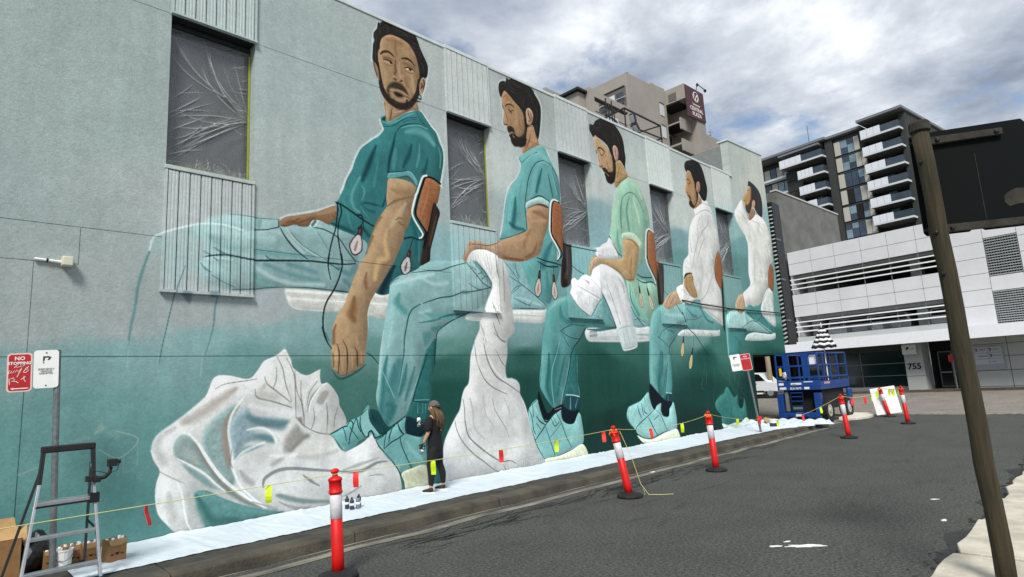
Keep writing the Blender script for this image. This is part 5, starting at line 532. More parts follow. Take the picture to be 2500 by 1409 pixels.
["S",[150,142,138],0.7,0.6,1,[16,31,32,19],[19264,5436,18899,4977,18611,4640,18172,4343]],["S",[150,142,138],0.7,0.6,1,[9,23,12],[18370,7477,18943,7775,19423,7749]],["S",[150,142,138],0.7,0.6,1,[17,21],[17708,5815,17696,5364]],["S",[150,142,138],0.7,0.6,1,[10,12],[17424,5579,17632,5439]],["S",[150,142,138],0.7,0.6,1,[8,10],[17305,5365,17567,5310]],
["S",[150,142,138],0.7,0.6,1,[10,25,13],[18351,4020,18944,3821,19464,3590]],["S",[150,142,138],0.7,0.6,1,[8,21,11],[18187,4222,18816,4217,19566,4216]],["S",[190,188,184],0.4,0.95,1,[86,191,166],[18434,5774,18383,5141,18104,4604]],["S",[240,242,240],0.5,0.95,1,[67,133],[19055,6276,19227,5864]],["S",[176,170,166],0.5,0.9,1,[43,85],[17809,6324,17806,5909]],
["S",[240,242,240],0.8,0.5,0,[22,23,23],[18332,7491,18968,7890,19193,7920]],["P",[176,146,106],1.0,12,[17147,4950,17336,5127,17659,5177,17751,5044,17750,4841,17862,4607,17860,4404,17506,4421,17263,4563,17104,4729]],["S",[96,68,44],0.75,0.6,1,[12,28,16],[17320,5045,17260,4741,17443,4497]],["S",[96,68,44],0.75,0.6,1,[12,28,16],[17526,5104,17496,4760,17674,4472]],
["S",[96,68,44],0.75,0.6,1,[12,16],[17719,5081,17649,4934]],["S",[96,68,44],0.75,0.6,1,[12,16],[17256,4721,17298,4546]],["P",[24,24,24],1.0,11,[17124,4928,17257,5120,17542,5187,17740,5185,17411,5114,17237,5018]],["P",[176,146,110],1.0,11,[16542,4511,16650,4306,16725,4118,16499,4086,16039,3910,15737,3969,15681,4040,15888,4238,16203,4429]],
["S",[90,64,42],0.75,0.6,1,[12,27,15],[16315,4456,16029,4247,15858,4069]],["S",[90,64,42],0.75,0.6,1,[12,27,15],[16439,4350,16187,4144,16010,3946]],["S",[90,64,42],0.75,0.6,1,[12,15],[16572,4282,16429,4101]],["P",[226,226,224],1.0,12,[16590,4572,17035,4763,17162,4635,17357,4451,17730,4356,18048,4335,17637,4290,17373,4145,17150,4181,16841,4144]],
["S",[150,144,140],0.6,0.6,1,[16,22,28],[17058,4686,17208,4480,17730,4356]],["S",[60,80,82],0.7,0.5,0,[20,20,20,20,20,21],[16764,4130,17006,4222,17184,4164,17410,4137,17677,4292,18045,4325]],["P",[40,32,28],1.0,12,[19751,5396,19831,5054,19634,3737,19575,3299,19479,3464,19663,4824]],["P",[146,94,62],1.0,12,[19698,6159,19845,6000,19882,5761,19868,5407,19663,4824,19351,5036,19270,5264,19408,5775]],
["S",[30,24,22],0.8,0.4,0,[18,21,24,26],[19698,6159,19436,5800,19310,5440,19366,5101]],["S",[110,70,44],0.5,0.7,1,[13,31],[19595,5905,19534,5245]],["S",[22,48,52],0.95,0.4,0,[23,29,35,33,31,28,24],[16462,4084,16774,3794,16787,3865,17040,3432,17487,3172,17890,2825,18261,2470]],["S",[40,96,88],0.8,0.5,0,[16],[18261,2470,18768,2105,19468,1723,19793,1383]],
["S",[22,48,52],0.9,0.4,0,[15],[15823,4459,16014,4359]],["S",[22,48,52],0.8,0.5,0,[12,11],[16874,3350,16799,3158]],["S",[22,48,52],0.8,0.5,0,[12],[17393,3092,17299,2820]],["S",[46,76,66],1,0.15,0,[96,173,211,129],[16689,2893,16642,2765,16601,2647,16563,2542]],["S",[52,40,38],1,0.2,0,[61,83,83],[16766,3102,16733,3005,16702,2925]],
["S",[214,200,150],1,0.25,0,[78,147,181,103],[16686,2876,16642,2765,16601,2647,16564,2551]],["S",[178,140,84],0.7,0.9,0,[26,52,34],[16649,2780,16596,2637,16569,2557]],["S",[110,90,84],0.7,0.6,0,[17,26],[16738,3069,16714,3005]],["S",[46,76,66],1,0.15,0,[96,174,212,129],[17148,2527,17082,2391,17023,2266,16967,2154]],["S",[52,40,38],1,0.2,0,[62,84,83],[17254,2751,17206,2647,17162,2561]],
["S",[214,200,150],1,0.25,0,[79,148,182,103],[17140,2510,17082,2391,17023,2266,16973,2165]],["S",[178,140,84],0.7,0.9,0,[26,52,34],[17090,2408,17017,2255,16978,2171]],["S",[110,90,84],0.7,0.6,0,[18,26],[17220,2716,17187,2647]],["P",[170,138,104],1.0,11,[18688,7992,18882,7896,18903,7789,18418,7506,18194,7424,18298,7528]],
["P",[34,32,32],1.0,9,[18019,8706,17927,8860,18000,9029,18164,9133,18387,9208,18743,9292,19031,9224,19212,9038,19327,8745,19408,8400,19324,8113,19191,7909,18968,7890,18751,8092,18498,8306,18299,8768]],["S",[78,74,70],0.55,0.6,1,[9,21,9],[18185,9028,18437,9042,18595,8989]],["S",[78,74,70],0.55,0.6,1,[9],[18322,8883,18562,8826]],
["S",[78,74,70],0.55,0.6,1,[9,21,9],[18865,9050,19033,8818,19121,8612]],["S",[78,74,70],0.55,0.6,1,[9,21,9],[18990,8405,19133,8255,19139,8077]],["P",[172,136,98],1.0,11,[18139,8799,17975,8588,17944,8430,17956,8282,17811,8059,17881,7902,17977,7771,18077,7661,18203,7469,18464,7731,18564,8012,18542,8315,18427,8576,18290,8722]],["S",[46,32,24],0.95,0.5,1,[14,36,23],[17973,8372,18074,8469,18264,8389]],
["S",[40,28,22],0.9,0.5,1,[13,23,32],[17998,8291,18122,8294,18216,8357]],["S",[60,40,28],0.8,0.6,1,[13,27],[17815,7975,17974,7963]],["S",[198,164,120],0.5,0.95,1,[45,113],[18176,8154,18259,7953]],["P",[44,34,28],0.95,15,[17919,7888,18117,7861,18234,7625,18350,7581,18522,7807,18549,8140,18498,8306,18631,8332,18707,8083,18605,7801,18288,7484,18084,7491,17979,7579,18061,7786]],
["S",[190,156,126],0.8,0.6,0,[13,31],[18044,7805,18171,7721]],["P",[176,136,120],1.0,9,[18631,8332,18704,8480,18843,8531,18909,8433,18870,8248,18711,8106,18615,8153]],["S",[54,30,24],0.8,0.5,1,[23],[18739,8443,18795,8299,18704,8171]],
["P",[148,198,194],1.0,10,[13564,1183,13921,1258,14136,1312,14300,1403,14534,1525,14571,1372,14633,1184,14735,1043,14908,1133,15142,1188,15101,951,15366,786,15505,819,15575,1023,15806,1176,15892,897,15902,580,15833,394,15292,373,14734,290,14483,273,14130,332,13830,473,13785,557,13526,738,13415,937,13466,1093]],
["P",[16,26,34],1.0,10,[14631,1742,14722,1721,15351,1262,15740,1188,15688,1086,15536,991,15505,819,15334,789,15150,862,15119,1052,15142,1188,14908,1133,14794,1022,14709,1078,14619,1285,14590,1489]],["S",[16,48,52],0.95,0.4,0,[13,20,26,20,15],[14732,1026,14462,894,14108,756,13823,618,13775,494]],["S",[16,48,52],0.95,0.4,0,[18,36,22],[14452,829,14599,601,14804,334]],
["S",[16,48,52],0.95,0.4,0,[13,27,16],[15057,885,15182,672,15334,420]],["S",[16,48,52],0.95,0.4,0,[16,32,19],[13969,1190,14002,1025,14094,855]],["S",[16,48,52],0.95,0.4,0,[15,29,18],[14155,1245,14184,1046,14222,911]],["S",[16,48,52],0.95,0.4,0,[13,26,16],[14259,1140,14268,1007,14407,931]],["S",[16,48,52],0.95,0.4,0,[13,16],[14885,999,15086,866]],
["S",[16,48,52],0.95,0.4,0,[15,18],[14685,744,14957,859]],["S",[16,48,52],0.95,0.4,0,[9,16,16,11],[13466,1093,13440,920,13550,705,13785,557]],["S",[16,48,52],0.95,0.4,0,[11,16,20,21,18,14],[13827,457,14128,316,14544,267,14801,317,15295,390,15833,394]],["S",[16,48,52],0.95,0.4,0,[10,12],[14328,1385,14334,1235]],["S",[16,48,52],0.95,0.4,0,[6,13,8],[13528,1137,13508,803,13709,628]],
["S",[16,48,52],0.95,0.4,0,[7,14,8],[15836,1148,15907,791,15929,543]],["P",[228,232,206],1.0,10,[13821,418,14127,308,14541,251,15292,373,15868,399,16004,204,16018,98,15086,122,14337,125,14052,211]],["P",[204,220,214],1.0,16,[21039,3068,21351,3296,21998,3378,23313,3339,23820,3374,23724,3156,22669,3069]],
["P",[74,136,134],1.0,15,[19702,3832,20129,4066,20889,4215,21410,4287,21656,4438,22973,4515,22949,4038,23737,3589,23487,3343,22213,3383,21237,3249,20734,2846,20334,2416,19637,2421,19657,3258]],["S",[150,200,194],0.9,0.6,1,[34,85,62],[19779,3771,19713,3302,19647,2462]],["P",[168,204,200],0.8,30,[19748,3834,20182,4090,21192,4230,21533,3976,22323,3779,23561,3392,22111,3404,20788,3437,19877,3412]],
["S",[110,164,162],0.5,0.9,1,[44,133],[20573,3934,20817,3547]],["S",[22,48,52],0.9,0.45,0,[18,28,31,29],[21483,4178,21829,3920,22559,3647,23436,3365]],["S",[22,48,52],0.7,0.5,0,[22,23,23,24],[20641,3433,21792,3782,22214,3775,22765,3983]],["S",[22,48,52],0.8,0.5,0,[18,21,25,29],[21086,3246,21680,3371,22750,3350,23487,3343]],["S",[22,48,52],0.85,0.5,0,[19],[22818,4363,22765,3983,23597,3513]],
["S",[22,48,52],0.6,0.5,0,[17],[20242,3185,20572,2975,20723,2803]],
["P",[220,221,215],1.0,15,[22647,7750,23170,8034,23538,8121,23875,8074,24282,7829,24472,7442,24618,7315,24500,6715,24452,6351,24146,6140,23877,5837,23623,5172,23003,4620,22735,4461,22155,4335,21745,4382,21406,4272,21314,4698,21338,4790,21748,4981,22068,5193,22021,5611,22254,6685,22125,7005,22134,7038,21609,7441,21395,7812,21679,8125,22198,8511,22243,8273,22401,8055,22553,7809]],
["S",[160,152,148],0.7,0.6,1,[10,26,13],[22871,7760,23434,7749,23946,7495]],["S",[160,152,148],0.7,0.6,1,[13,32,16],[24029,7166,24060,6662,24232,6225]],["S",[160,152,148],0.7,0.6,1,[12,24,24,14],[23042,7157,22681,6253,22507,5419,22151,5105]],["S",[160,152,148],0.7,0.6,1,[12,31,15],[21749,7992,22136,7863,22478,7526]],["S",[160,152,148],0.7,0.6,1,[8,10],[21583,7748,22084,7660]],
["S",[160,152,148],0.7,0.6,1,[6,15,8],[22172,5578,22823,5567,23621,5565]],["S",[160,152,148],0.7,0.6,1,[9,12],[21577,4922,21807,4616]],["P",[224,226,222],0.9,13,[23608,5122,24062,5057,23986,4410,23932,3643,22835,4033,22734,4264,23003,4620]],["S",[100,110,108],0.8,0.5,0,[15,20,24],[23668,5126,23140,4701,22791,4465]],
["P",[176,148,112],1.0,14,[20906,4670,21314,4698,21366,4315,21165,4124,20833,3997,20577,4140,20523,4313]],["S",[104,76,52],0.7,0.6,1,[11,17,22],[21091,4615,20820,4330,20707,4080]],["S",[104,76,52],0.7,0.6,1,[11,17,23],[21214,4510,21048,4253,20945,4047]],["P",[146,94,60],1.0,14,[24154,6166,24419,6042,24325,5527,24123,5061,23848,5140,23727,5328,23908,5840]],
["S",[30,26,22],0.8,0.4,0,[21,21,20,20],[24146,6140,23893,5789,23750,5305,24108,5010]],["P",[152,120,96],1.0,12,[22673,8051,23013,8284,23288,8256,23230,8044,22827,7803,22654,7775]],["P",[52,52,54],1.0,11,[23042,9431,23319,9412,23748,9292,24037,9062,24108,8683,23945,8111,23545,8147,23272,8406,23120,8886,23148,9197,22925,9203]],
["S",[90,88,86],0.5,0.6,1,[11,19,27],[23710,9154,23897,8775,23774,8340]],["P",[178,140,98],1.0,12,[23013,9221,22751,8966,22401,8673,22254,8522,22390,8423,22399,8252,22629,8093,22976,8353,23136,8736,23178,9101]],["P",[66,50,40],0.9,18,[22476,8340,22713,8407,23003,8661,23164,9047,23255,8759,23035,8364,22724,8035,22472,8116]],
["P",[190,152,116],1.0,11,[23159,8614,23353,8700,23430,8561,23198,8342,23079,8422]],["S",[60,44,34],0.7,0.5,0,[21],[22809,8978,23000,9066]],["S",[80,60,46],0.7,0.5,0,[21],[22410,8501,22646,8570]],
["P",[64,128,122],0.85,20,[18334,1003,18627,1183,19041,1301,19108,1399,19302,1471,19520,1259,19709,1107,19957,1177,19962,827,20079,738,20276,766,20445,1048,20548,708,20462,381,19966,296,19277,270,18844,286,18652,380,18660,593,18373,807]],["S",[34,88,84],0.6,0.8,1,[20,40,59],[19323,1187,19412,820,19388,541]],["S",[30,80,78],0.6,0.8,1,[20,47],[19042,1122,19178,954]],
["P",[16,44,44],0.8,14,[20013,1030,20397,1051,20276,766,20079,738]],["S",[96,150,144],0.6,0.5,0,[12],[19432,538,19820,815,20058,472]],["P",[206,222,200],1.0,13,[18641,332,19054,259,19551,288,20007,272,20465,391,20758,213,20688,135,19239,115,18807,133]],["S",[96,146,136],0.5,0.6,0,[10,10,9,9],[17804,2109,17643,1728,17564,1540,17744,1457]],["S",[96,146,136],0.5,0.6,0,[10],[17979,1989,17900,1623]],
["S",[96,146,136],0.5,0.6,0,[10],[18563,2016,18448,1505,18272,1278,18252,1008]],["S",[96,146,136],0.5,0.6,0,[10],[18751,2092,19405,1711,19694,1415,19957,1177]],["S",[96,146,136],0.5,0.6,0,[10],[19964,1944,19851,1491,19973,1238]],["S",[96,146,136],0.5,0.6,0,[11,10,10,10,10,10,11],[20386,1934,20097,1544,19963,1197,20209,1061,20456,1090,20590,1420,20626,1929]],
["S",[96,146,136],0.5,0.6,0,[10],[19628,2075,19445,1506]],["S",[96,146,136],0.5,0.6,0,[10,11],[20708,1309,21027,1210]],["S",[96,146,136],0.5,0.6,0,[10],[20300,1599,20495,1424,20237,1351,20477,1172]],["S",[96,146,136],0.5,0.6,0,[10],[17801,2785,17807,2433,18006,2236,17970,1886,17859,1561]],["S",[96,146,136],0.5,0.6,0,[10,10,9,9],[17893,2276,17802,1852,17545,1573,17681,1472]],
["S",[96,146,136],0.5,0.6,0,[10],[19591,2421,19532,1803]],["S",[96,146,136],0.5,0.6,0,[10],[19957,2042,19921,1709,20397,1358]],["S",[96,146,136],0.5,0.6,0,[11,10],[20343,2076,20189,1471]],["S",[96,146,136],0.5,0.6,0,[10],[18561,2129,18408,1638]],["S",[96,146,136],0.5,0.6,0,[10],[18636,1221,18823,1292,19254,1453]],["S",[34,90,82],0.4,0.7,0,[27,29],[22147,2766,24509,2765]],
["S",[70,100,96],0.4,0.7,0,[16,17,16],[23135,9991,23256,9915,23129,9758]]]'''
GROUND_TONES = '''[[851,6730,158,173,170],[412,7127,158,173,170],[1819,5854,160,176,173],[4184,7278,163,178,176],[4558,5879,170,182,180],[2924,4979,168,178,176],[1463,3476,162,172,170],[3879,3270,168,176,176],[910,2922,160,170,168],[1942,3008,160,170,169],[2861,3160,164,173,172],[824,2424,128,162,160],[1514,2464,122,160,158],[1962,2567,128,165,164],[2982,2802,136,172,172],[4214,2952,138,172,172],[1543,1892,108,152,150],[998,1445,104,150,147],[2015,1332,100,146,143],[2049,554,88,136,132],[1406,524,92,140,137],[3574,2560,108,150,148],[4634,2354,85,128,122],[5148,1930,68,112,105],[5534,1562,66,110,102],[4779,2691,120,158,156],[6241,3154,140,178,178],[6230,2699,96,142,136],[7187,3106,138,176,176],[7321,2704,95,140,132],[7460,2382,45,92,84],[7435,1823,28,74,66],[9731,3180,128,165,166],[9703,2827,118,152,152],[9751,2607,38,84,75],[9620,1811,28,72,64],[10112,1333,26,70,62],[7941,1475,28,74,66],[13114,2734,58,108,98],[12712,2414,28,74,64],[12603,1582,26,70,60],[12842,743,18,50,44],[11941,328,20,52,46],[17954,2497,30,80,70],[17706,1344,24,64,56],[16992,395,18,48,42],[23781,2314,28,76,66],[21592,1162,20,55,48],[8438,8423,175,183,181],[8965,6897,189,198,195],[8764,5706,166,177,177],[7510,5847,167,181,181],[7456,4621,140,178,180],[10957,9011,163,171,168],[12768,8608,169,177,177],[12764,7073,189,198,195],[12699,6541,140,168,172],[12607,5788,140,175,180],[11657,4903,118,170,172],[15070,7919,184,194,190],[15151,7037,180,191,187],[17423,7723,193,200,197],[17246,6793,195,205,200],[17174,6414,125,160,165],[16996,5479,105,150,150],[16545,4395,110,155,152],[20502,8618,180,189,184],[21133,7164,150,185,185],[21852,6633,115,158,160],[21819,5842,95,140,138],[23555,9573,192,196,187],[22175,9950,175,184,178],[25039,7742,150,180,180],[24547,6122,120,160,155],[23977,4246,100,150,142],[24231,3115,50,105,95],[17615,3410,135,170,168],[17534,3017,110,150,145],[19154,2834,66,118,108],[25112,10812,188,194,187],[10203,5544,150,185,185],[8810,4505,130,172,172]]'''

MX0, MX1, MZT = X0, X1, ZTOP
_rgb = paint(json.loads(MURAL), json.loads(GROUND_TONES))
_rgb = np.clip(_rgb/255.0, 0, 1)
_lin = np.where(_rgb <= 0.04045, _rgb/12.92, ((_rgb+0.055)/1.055)**2.4) * PAINT_GAIN
_lin = np.clip(_lin, 0, 0.9)
_rgb = np.where(_lin <= 0.0031308, _lin*12.92, 1.055*_lin**(1/2.4)-0.055)
mural_img = bpy.data.images.new('mural_paint', TW, TH)
_px = np.ones((TH, TW, 4), np.float32); _px[..., :3] = _rgb[::-1]
mural_img.pixels.foreach_set(_px.ravel()); mural_img.update(); mural_img.pack()
del _px, _rgb, _lin

def mural_material(name, bump):
    m = bpy.data.materials.new(name); m.use_nodes = True; t = m.node_tree; b = t.nodes['Principled BSDF']
    im = t.nodes.new('ShaderNodeTexImage'); im.image = mural_img; im.extension = 'EXTEND'
    b.inputs['Roughness'].default_value = 0.85; b.inputs['Specular IOR Level'].default_value = 0.12
    c = t.nodes.new('ShaderNodeTexCoord')
    if bump:
        # render coat: fine stucco grain and faint streaks of grime under the joints
        g1 = t.nodes.new('ShaderNodeTexNoise'); g1.inputs['Scale'].default_value = 26; g1.inputs['Detail'].default_value = 5; g1.inputs['Roughness'].default_value = 0.7
        t.links.new(c.outputs['Object'], g1.inputs['Vector'])
        mpn = t.nodes.new('ShaderNodeMapping'); mpn.inputs['Scale'].default_value = (1.3, 1.3, 0.12); t.links.new(c.outputs['Object'], mpn.inputs[0])
        g2 = t.nodes.new('ShaderNodeTexNoise'); g2.inputs['Scale'].default_value = 3.0; g2.inputs['Detail'].default_value = 7; t.links.new(mpn.outputs[0], g2.inputs['Vector'])
        rr = t.nodes.new('ShaderNodeValToRGB'); rr.color_ramp.elements[0].position = 0.3; rr.color_ramp.elements[0].color = (0.9, 0.9, 0.9, 1); rr.color_ramp.elements[1].position = 0.6; rr.color_ramp.elements[1].color = (1, 1, 1, 1)
        t.links.new(g2.outputs['Fac'], rr.inputs[0])
        mu = t.nodes.new('ShaderNodeMix'); mu.data_type = 'RGBA'; mu.blend_type = 'MULTIPLY'; mu.inputs[0].default_value = 1
        t.links.new(im.outputs[0], mu.inputs[6]); t.links.new(rr.outputs[0], mu.inputs[7]); t.links.new(mu.outputs[2], b.inputs['Base Color'])
        bp = t.nodes.new('ShaderNodeBump'); bp.inputs['Strength'].default_value = bump; bp.inputs['Distance'].default_value = 0.012
        t.links.new(g1.outputs['Fac'], bp.inputs['Height']); t.links.new(bp.outputs[0], b.inputs['Normal'])
    else:
        # coated metal: glossier, its colour lightened to paint in reflected sky
        b.inputs['Roughness'].default_value = 0.5; b.inputs['Specular IOR Level'].default_value = 0.5
        hs = t.nodes.new('ShaderNodeHueSaturation'); hs.inputs['Value'].default_value = 1.14; hs.inputs['Saturation'].default_value = 0.9
        t.links.new(im.outputs[0], hs.inputs['Color']); t.links.new(hs.outputs[0], b.inputs['Base Color'])
    return m
m_mural = mural_material('painted_render', 0.55)
m_mural_metal = mural_material('painted_metal', 0.0)
# ------------------------------------------------------------------ shared materials
m_asphalt = None
def asphalt(name, a, b, spots, rough=0.9):
    m = mat(name, a, rough=rough, var=0.0, col2=b, scale=0.9, bump=0.5, bscale=170.0, spec=0.35, edge=(0.3, 0.7), bdist=0.01)
    t = m.node_tree; bs = t.nodes['Principled BSDF']; src = bs.inputs['Base Color'].links[0].from_socket
    c = [n for n in t.nodes if n.type == 'TEX_COORD'][0]
    sp = t.nodes.new('ShaderNodeTexVoronoi'); sp.inputs['Scale'].default_value = 62; t.links.new(c.outputs['Object'], sp.inputs['Vector'])
    r = t.nodes.new('ShaderNodeValToRGB'); e = r.color_ramp.elements
    e[0].position = 0.0; e[0].color = (spots, spots, spots, 1); e[1].position = 0.55; e[1].color = (0.55, 0.55, 0.55, 1)
    t.links.new(sp.outputs['Distance'], r.inputs[0])
    nz = t.nodes.new('ShaderNodeTexNoise'); nz.inputs['Scale'].default_value = 30; nz.inputs['Detail'].default_value = 4; nz.inputs['Roughness'].default_value = 0.75; t.links.new(c.outputs['Object'], nz.inputs['Vector'])
    r2 = t.nodes.new('ShaderNodeValToRGB'); e = r2.color_ramp.elements; e[0].position = 0.36; e[0].color = (0.34, 0.34, 0.35, 1); e[1].position = 0.66; e[1].color = (2.0, 2.0, 1.92, 1)
    t.links.new(nz.outputs['Fac'], r2.inputs[0])
    m1 = t.nodes.new('ShaderNodeMix'); m1.data_type = 'RGBA'; m1.blend_type = 'MULTIPLY'; m1.inputs[0].default_value = 1; t.links.new(src, m1.inputs[6]); t.links.new(r.outputs[0], m1.inputs[7])
    m2 = t.nodes.new('ShaderNodeMix'); m2.data_type = 'RGBA'; m2.blend_type = 'MULTIPLY'; m2.inputs[0].default_value = 1; t.links.new(m1.outputs[2], m2.inputs[6]); t.links.new(r2.outputs[0], m2.inputs[7])
    # cracks and tar bleed
    wv = t.nodes.new('ShaderNodeTexNoise'); wv.inputs['Scale'].default_value = 1.4; wv.inputs['Detail'].default_value = 9; wv.inputs['Distortion'].default_value = 1.6; wv.inputs['Roughness'].default_value = 0.7
    mp2 = t.nodes.new('ShaderNodeMapping'); mp2.inputs['Scale'].default_value = (0.35, 1.2, 1); t.links.new(c.outputs['Object'], mp2.inputs[0]); t.links.new(mp2.outputs[0], wv.inputs['Vector'])
    r3 = t.nodes.new('ShaderNodeValToRGB'); e = r3.color_ramp.elements; e[0].position = 0.30; e[0].color = (0.55, 0.55, 0.56, 1); e[1].position = 0.42; e[1].color = (1, 1, 1, 1)
    t.links.new(wv.outputs['Fac'], r3.inputs[0])
    m3 = t.nodes.new('ShaderNodeMix'); m3.data_type = 'RGBA'; m3.blend_type = 'MULTIPLY'; m3.inputs[0].default_value = 1; t.links.new(m2.outputs[2], m3.inputs[6]); t.links.new(r3.outputs[0], m3.inputs[7])
    t.links.new(m3.outputs[2], bs.inputs['Base Color'])
    return m
m_asphalt = asphalt('asphalt', (0.078, 0.080, 0.076), (0.105, 0.107, 0.100), 1.0)
m_asphalt2 = asphalt('sheen_asphalt', (0.25, 0.225, 0.195), (0.36, 0.325, 0.285), 0.9)  # brownish asphalt, colour lightened to paint in the cross road's gloss
m_conc_old = M('weathered_concrete', (72, 68, 58), var=0.45, scale=2.2, bump=0.6, bscale=30, rough=0.92, detail=9)
m_path = M('path_concrete', (62, 60, 54), var=0.4, scale=2.5, bump=0.5, bscale=40, rough=0.92, detail=9)
m_gutter = M('gutter_concrete', (120, 116, 104), var=0.62, scale=2.4, bump=0.6, bscale=30, rough=0.95, detail=10, stretch=(0.5, 2, 1))
m_slab = M('pale_paving', (186, 180, 164), var=0.22, scale=3.0, bump=0.5, bscale=60, rough=0.9, detail=9)
m_dirt = M('dark_grit', (48, 46, 42), var=0.4, scale=6, bump=0.7, bscale=50, rough=1.0)
m_brickpath = M('brown_paving', (110, 98, 88), var=0.2, scale=4, rough=0.9)
m_black = M('black_rubber', (24, 24, 26), var=0.25, scale=9, rough=0.75, bump=0.2)
m_blackmetal = M('black_metal', (20, 21, 23), var=0.2, rough=0.5)
m_white = M('white_paint', (232, 233, 231), var=0.03, rough=0.6)
m_whitemetal = M('white_cladding', (208, 210, 212), var=0.05, scale=1.2, rough=0.55)
m_alu = M('aluminium', (176, 180, 184), rough=0.42, metal=0.75, var=0.1, scale=14)
m_galv = M('galvanised_steel', (120, 126, 128), rough=0.55, metal=0.55, var=0.22, scale=22)
m_red = M('red_plastic', (205, 12, 8), var=0.12, scale=7, rough=0.48)
m_redsign = M('red_sign', (176, 26, 30), var=0.08, rough=0.5)
m_reflect = M('reflective_white', (214, 210, 214), var=0.12, scale=18, rough=0.35)
m_darkglass = M('dark_glass', (14, 20, 23), var=0.3, scale=0.6, rough=0.12, spec=0.8)
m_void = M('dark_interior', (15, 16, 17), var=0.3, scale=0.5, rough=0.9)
m_lime = M('lime_flag', (206, 232, 30), var=0.05, rough=0.6)
m_redflag = M('red_flag', (226, 48, 44), var=0.05, rough=0.6)
m_cord = M('yellow_cord', (206, 204, 130), var=0.1, rough=0.8)
m_card = M('cardboard', (176, 142, 96), var=0.12, scale=8, rough=0.9)
m_card2 = M('brown_carton', (142, 106, 66), var=0.12, scale=8, rough=0.9)
m_beige = M('beige_render', (150, 144, 136), var=0.1, scale=0.25, rough=0.9, bump=0.1, detail=9)
m_grey_conc = M('grey_concrete_panel', (104, 104, 100), var=0.22, scale=0.9, rough=0.95, bump=0.3, bscale=5, detail=9)
m_ink = M('black_ink', (18, 18, 20), var=0.0, rough=0.7)
m_whiteink = M('white_ink', (236, 226, 224), var=0.0, rough=0.6)

# ------------------------------------------------------------------ the setting: ground, road, kerbs, paths
struct(obj('ground', G().box(-250, 900, -450, 450, -1.0, -0.06), m_asphalt2))
def road_z(x): return max(0.0, (x-28.0)*0.016) if x > 28 else 0.0
g = G(); g.grid(40, 4, lambda a, b: (-40+67.4*a, 1.40+5.9*b, 0.0)); struct(obj('asphalt_road', g, m_asphalt))
g = G()
for j in range(20):
    pass
g.grid(8, 60, lambda a, b: (27.4+15.0*a, -120+240*b, 0.004+road_z(27.4+15.0*a))); struct(obj('cross_road', g, m_asphalt2))
g = G(); g.grid(60, 1, lambda a, b: (-40+61.5*a, 6.98+0.05*math.sin(9.1*a*60)+0.38*b, 0.006 - 0.012*b)); struct(obj('gutter', g, m_gutter))
g = G(); g.grid(30, 1, lambda a, b: (26.95+0.55*b+0.03*math.sin(a*70), -30+36*a, 0.010)); struct(obj('gutter', g, m_gutter))
# kerb in blocks
kerb = struct(obj('kerb', G().box(-40, 21.6, 7.40, 7.60, -0.06, 0.07), m_conc_old))
x = -9.0
while x < 21.4:
    w_ = random.uniform(1.9, 3.1); x1 = min(x+w_, 21.6); dz = random.uniform(-0.008, 0.006); dy = random.uniform(-0.012, 0.012)
    g = G(); g.prism([(7.345+dy, -0.03), (7.37+dy, 0.11+dz), (7.40+dy, 0.135+dz), (7.655, 0.14+dz), (7.655, -0.03)], lambda a, b, t: (t, a, b), x+0.006, x1-0.006)
    obj('kerb_block', g, m_conc_old, kerb, bevel=0.012); x = x1
path = struct(obj('footpath', G().box(-40, 21.6, 7.66, 9.45, -0.06, 0.105), m_path))
x = -9.0
while x < 21.4:
    x1 = min(x+random.uniform(2.2, 3.2), 21.6)
    obj('path_slab', G().box(x+0.008, x1-0.008, 7.665, 9.44, 0.08, 0.130+random.uniform(-0.004, 0.004)), m_path, path, bevel=0.006); x = x1
# corner apron at the end of the footpath, behind the lift
g = G(); n = 14
pts = [(21.6, 7.36)] + [(21.6+4.2*math.sin(PI/2*i/n), 11.56-4.2*math.cos(PI/2*i/n)) for i in range(n+1)] + [(25.8, 40), (21.6, 40)]
g.prism(pts, lambda a, b, t: (a, b, t), -0.05, 0.125); struct(obj('corner_footpath', g, m_path, bevel=0.01))
g = G(); g.prism([(24.5, 7.15), (25.4, 6.95), (26.4, 7.05), (27.2, 7.5), (27.2, 8.1), (24.5, 7.75)], lambda a, b, t: (a, b, t), -0.03, 0.09)
struct(obj('kerb_ramp', g, M('pale_concrete', (214, 208, 192), var=0.08), bevel=0.02))
# right-hand footpath of pale slabs, with a broken gritty edge
rpath = struct(obj('near_footpath', G().box(-6, 40, -6, 1.36, -0.06, 0.06), m_dirt))
me_cache = {}
for iy, (ya, yb) in enumerate(((0.02, 1.46), (-1.45, 0.0), (-2.95, -1.48))):
    x = -5.0 - iy*0.5
    while x < 38:
        x1 = x+random.uniform(1.25, 1.75); e = 0.05 if iy == 0 else 0.0
        gg = G(); k = 5; lo = [(x+0.012, ya+0.01), (x1-0.012, ya+0.01)]
        hi = [(x1-0.012-(x1-x-0.024)*i/k, yb-0.012-random.uniform(0, e)*2.0) for i in range(k+1)]
        dz = random.uniform(-0.01, 0.01); tx = random.uniform(-0.006, 0.006)
        gg.prism(lo+hi, lambda a, b, t: (a, b, t+(dz+tx*(a-x) if t > 0.1 else 0)), 0.02, 0.12)
        obj('paving_slab', gg, m_slab, rpath, bevel=0.012); x = x1
g = G()
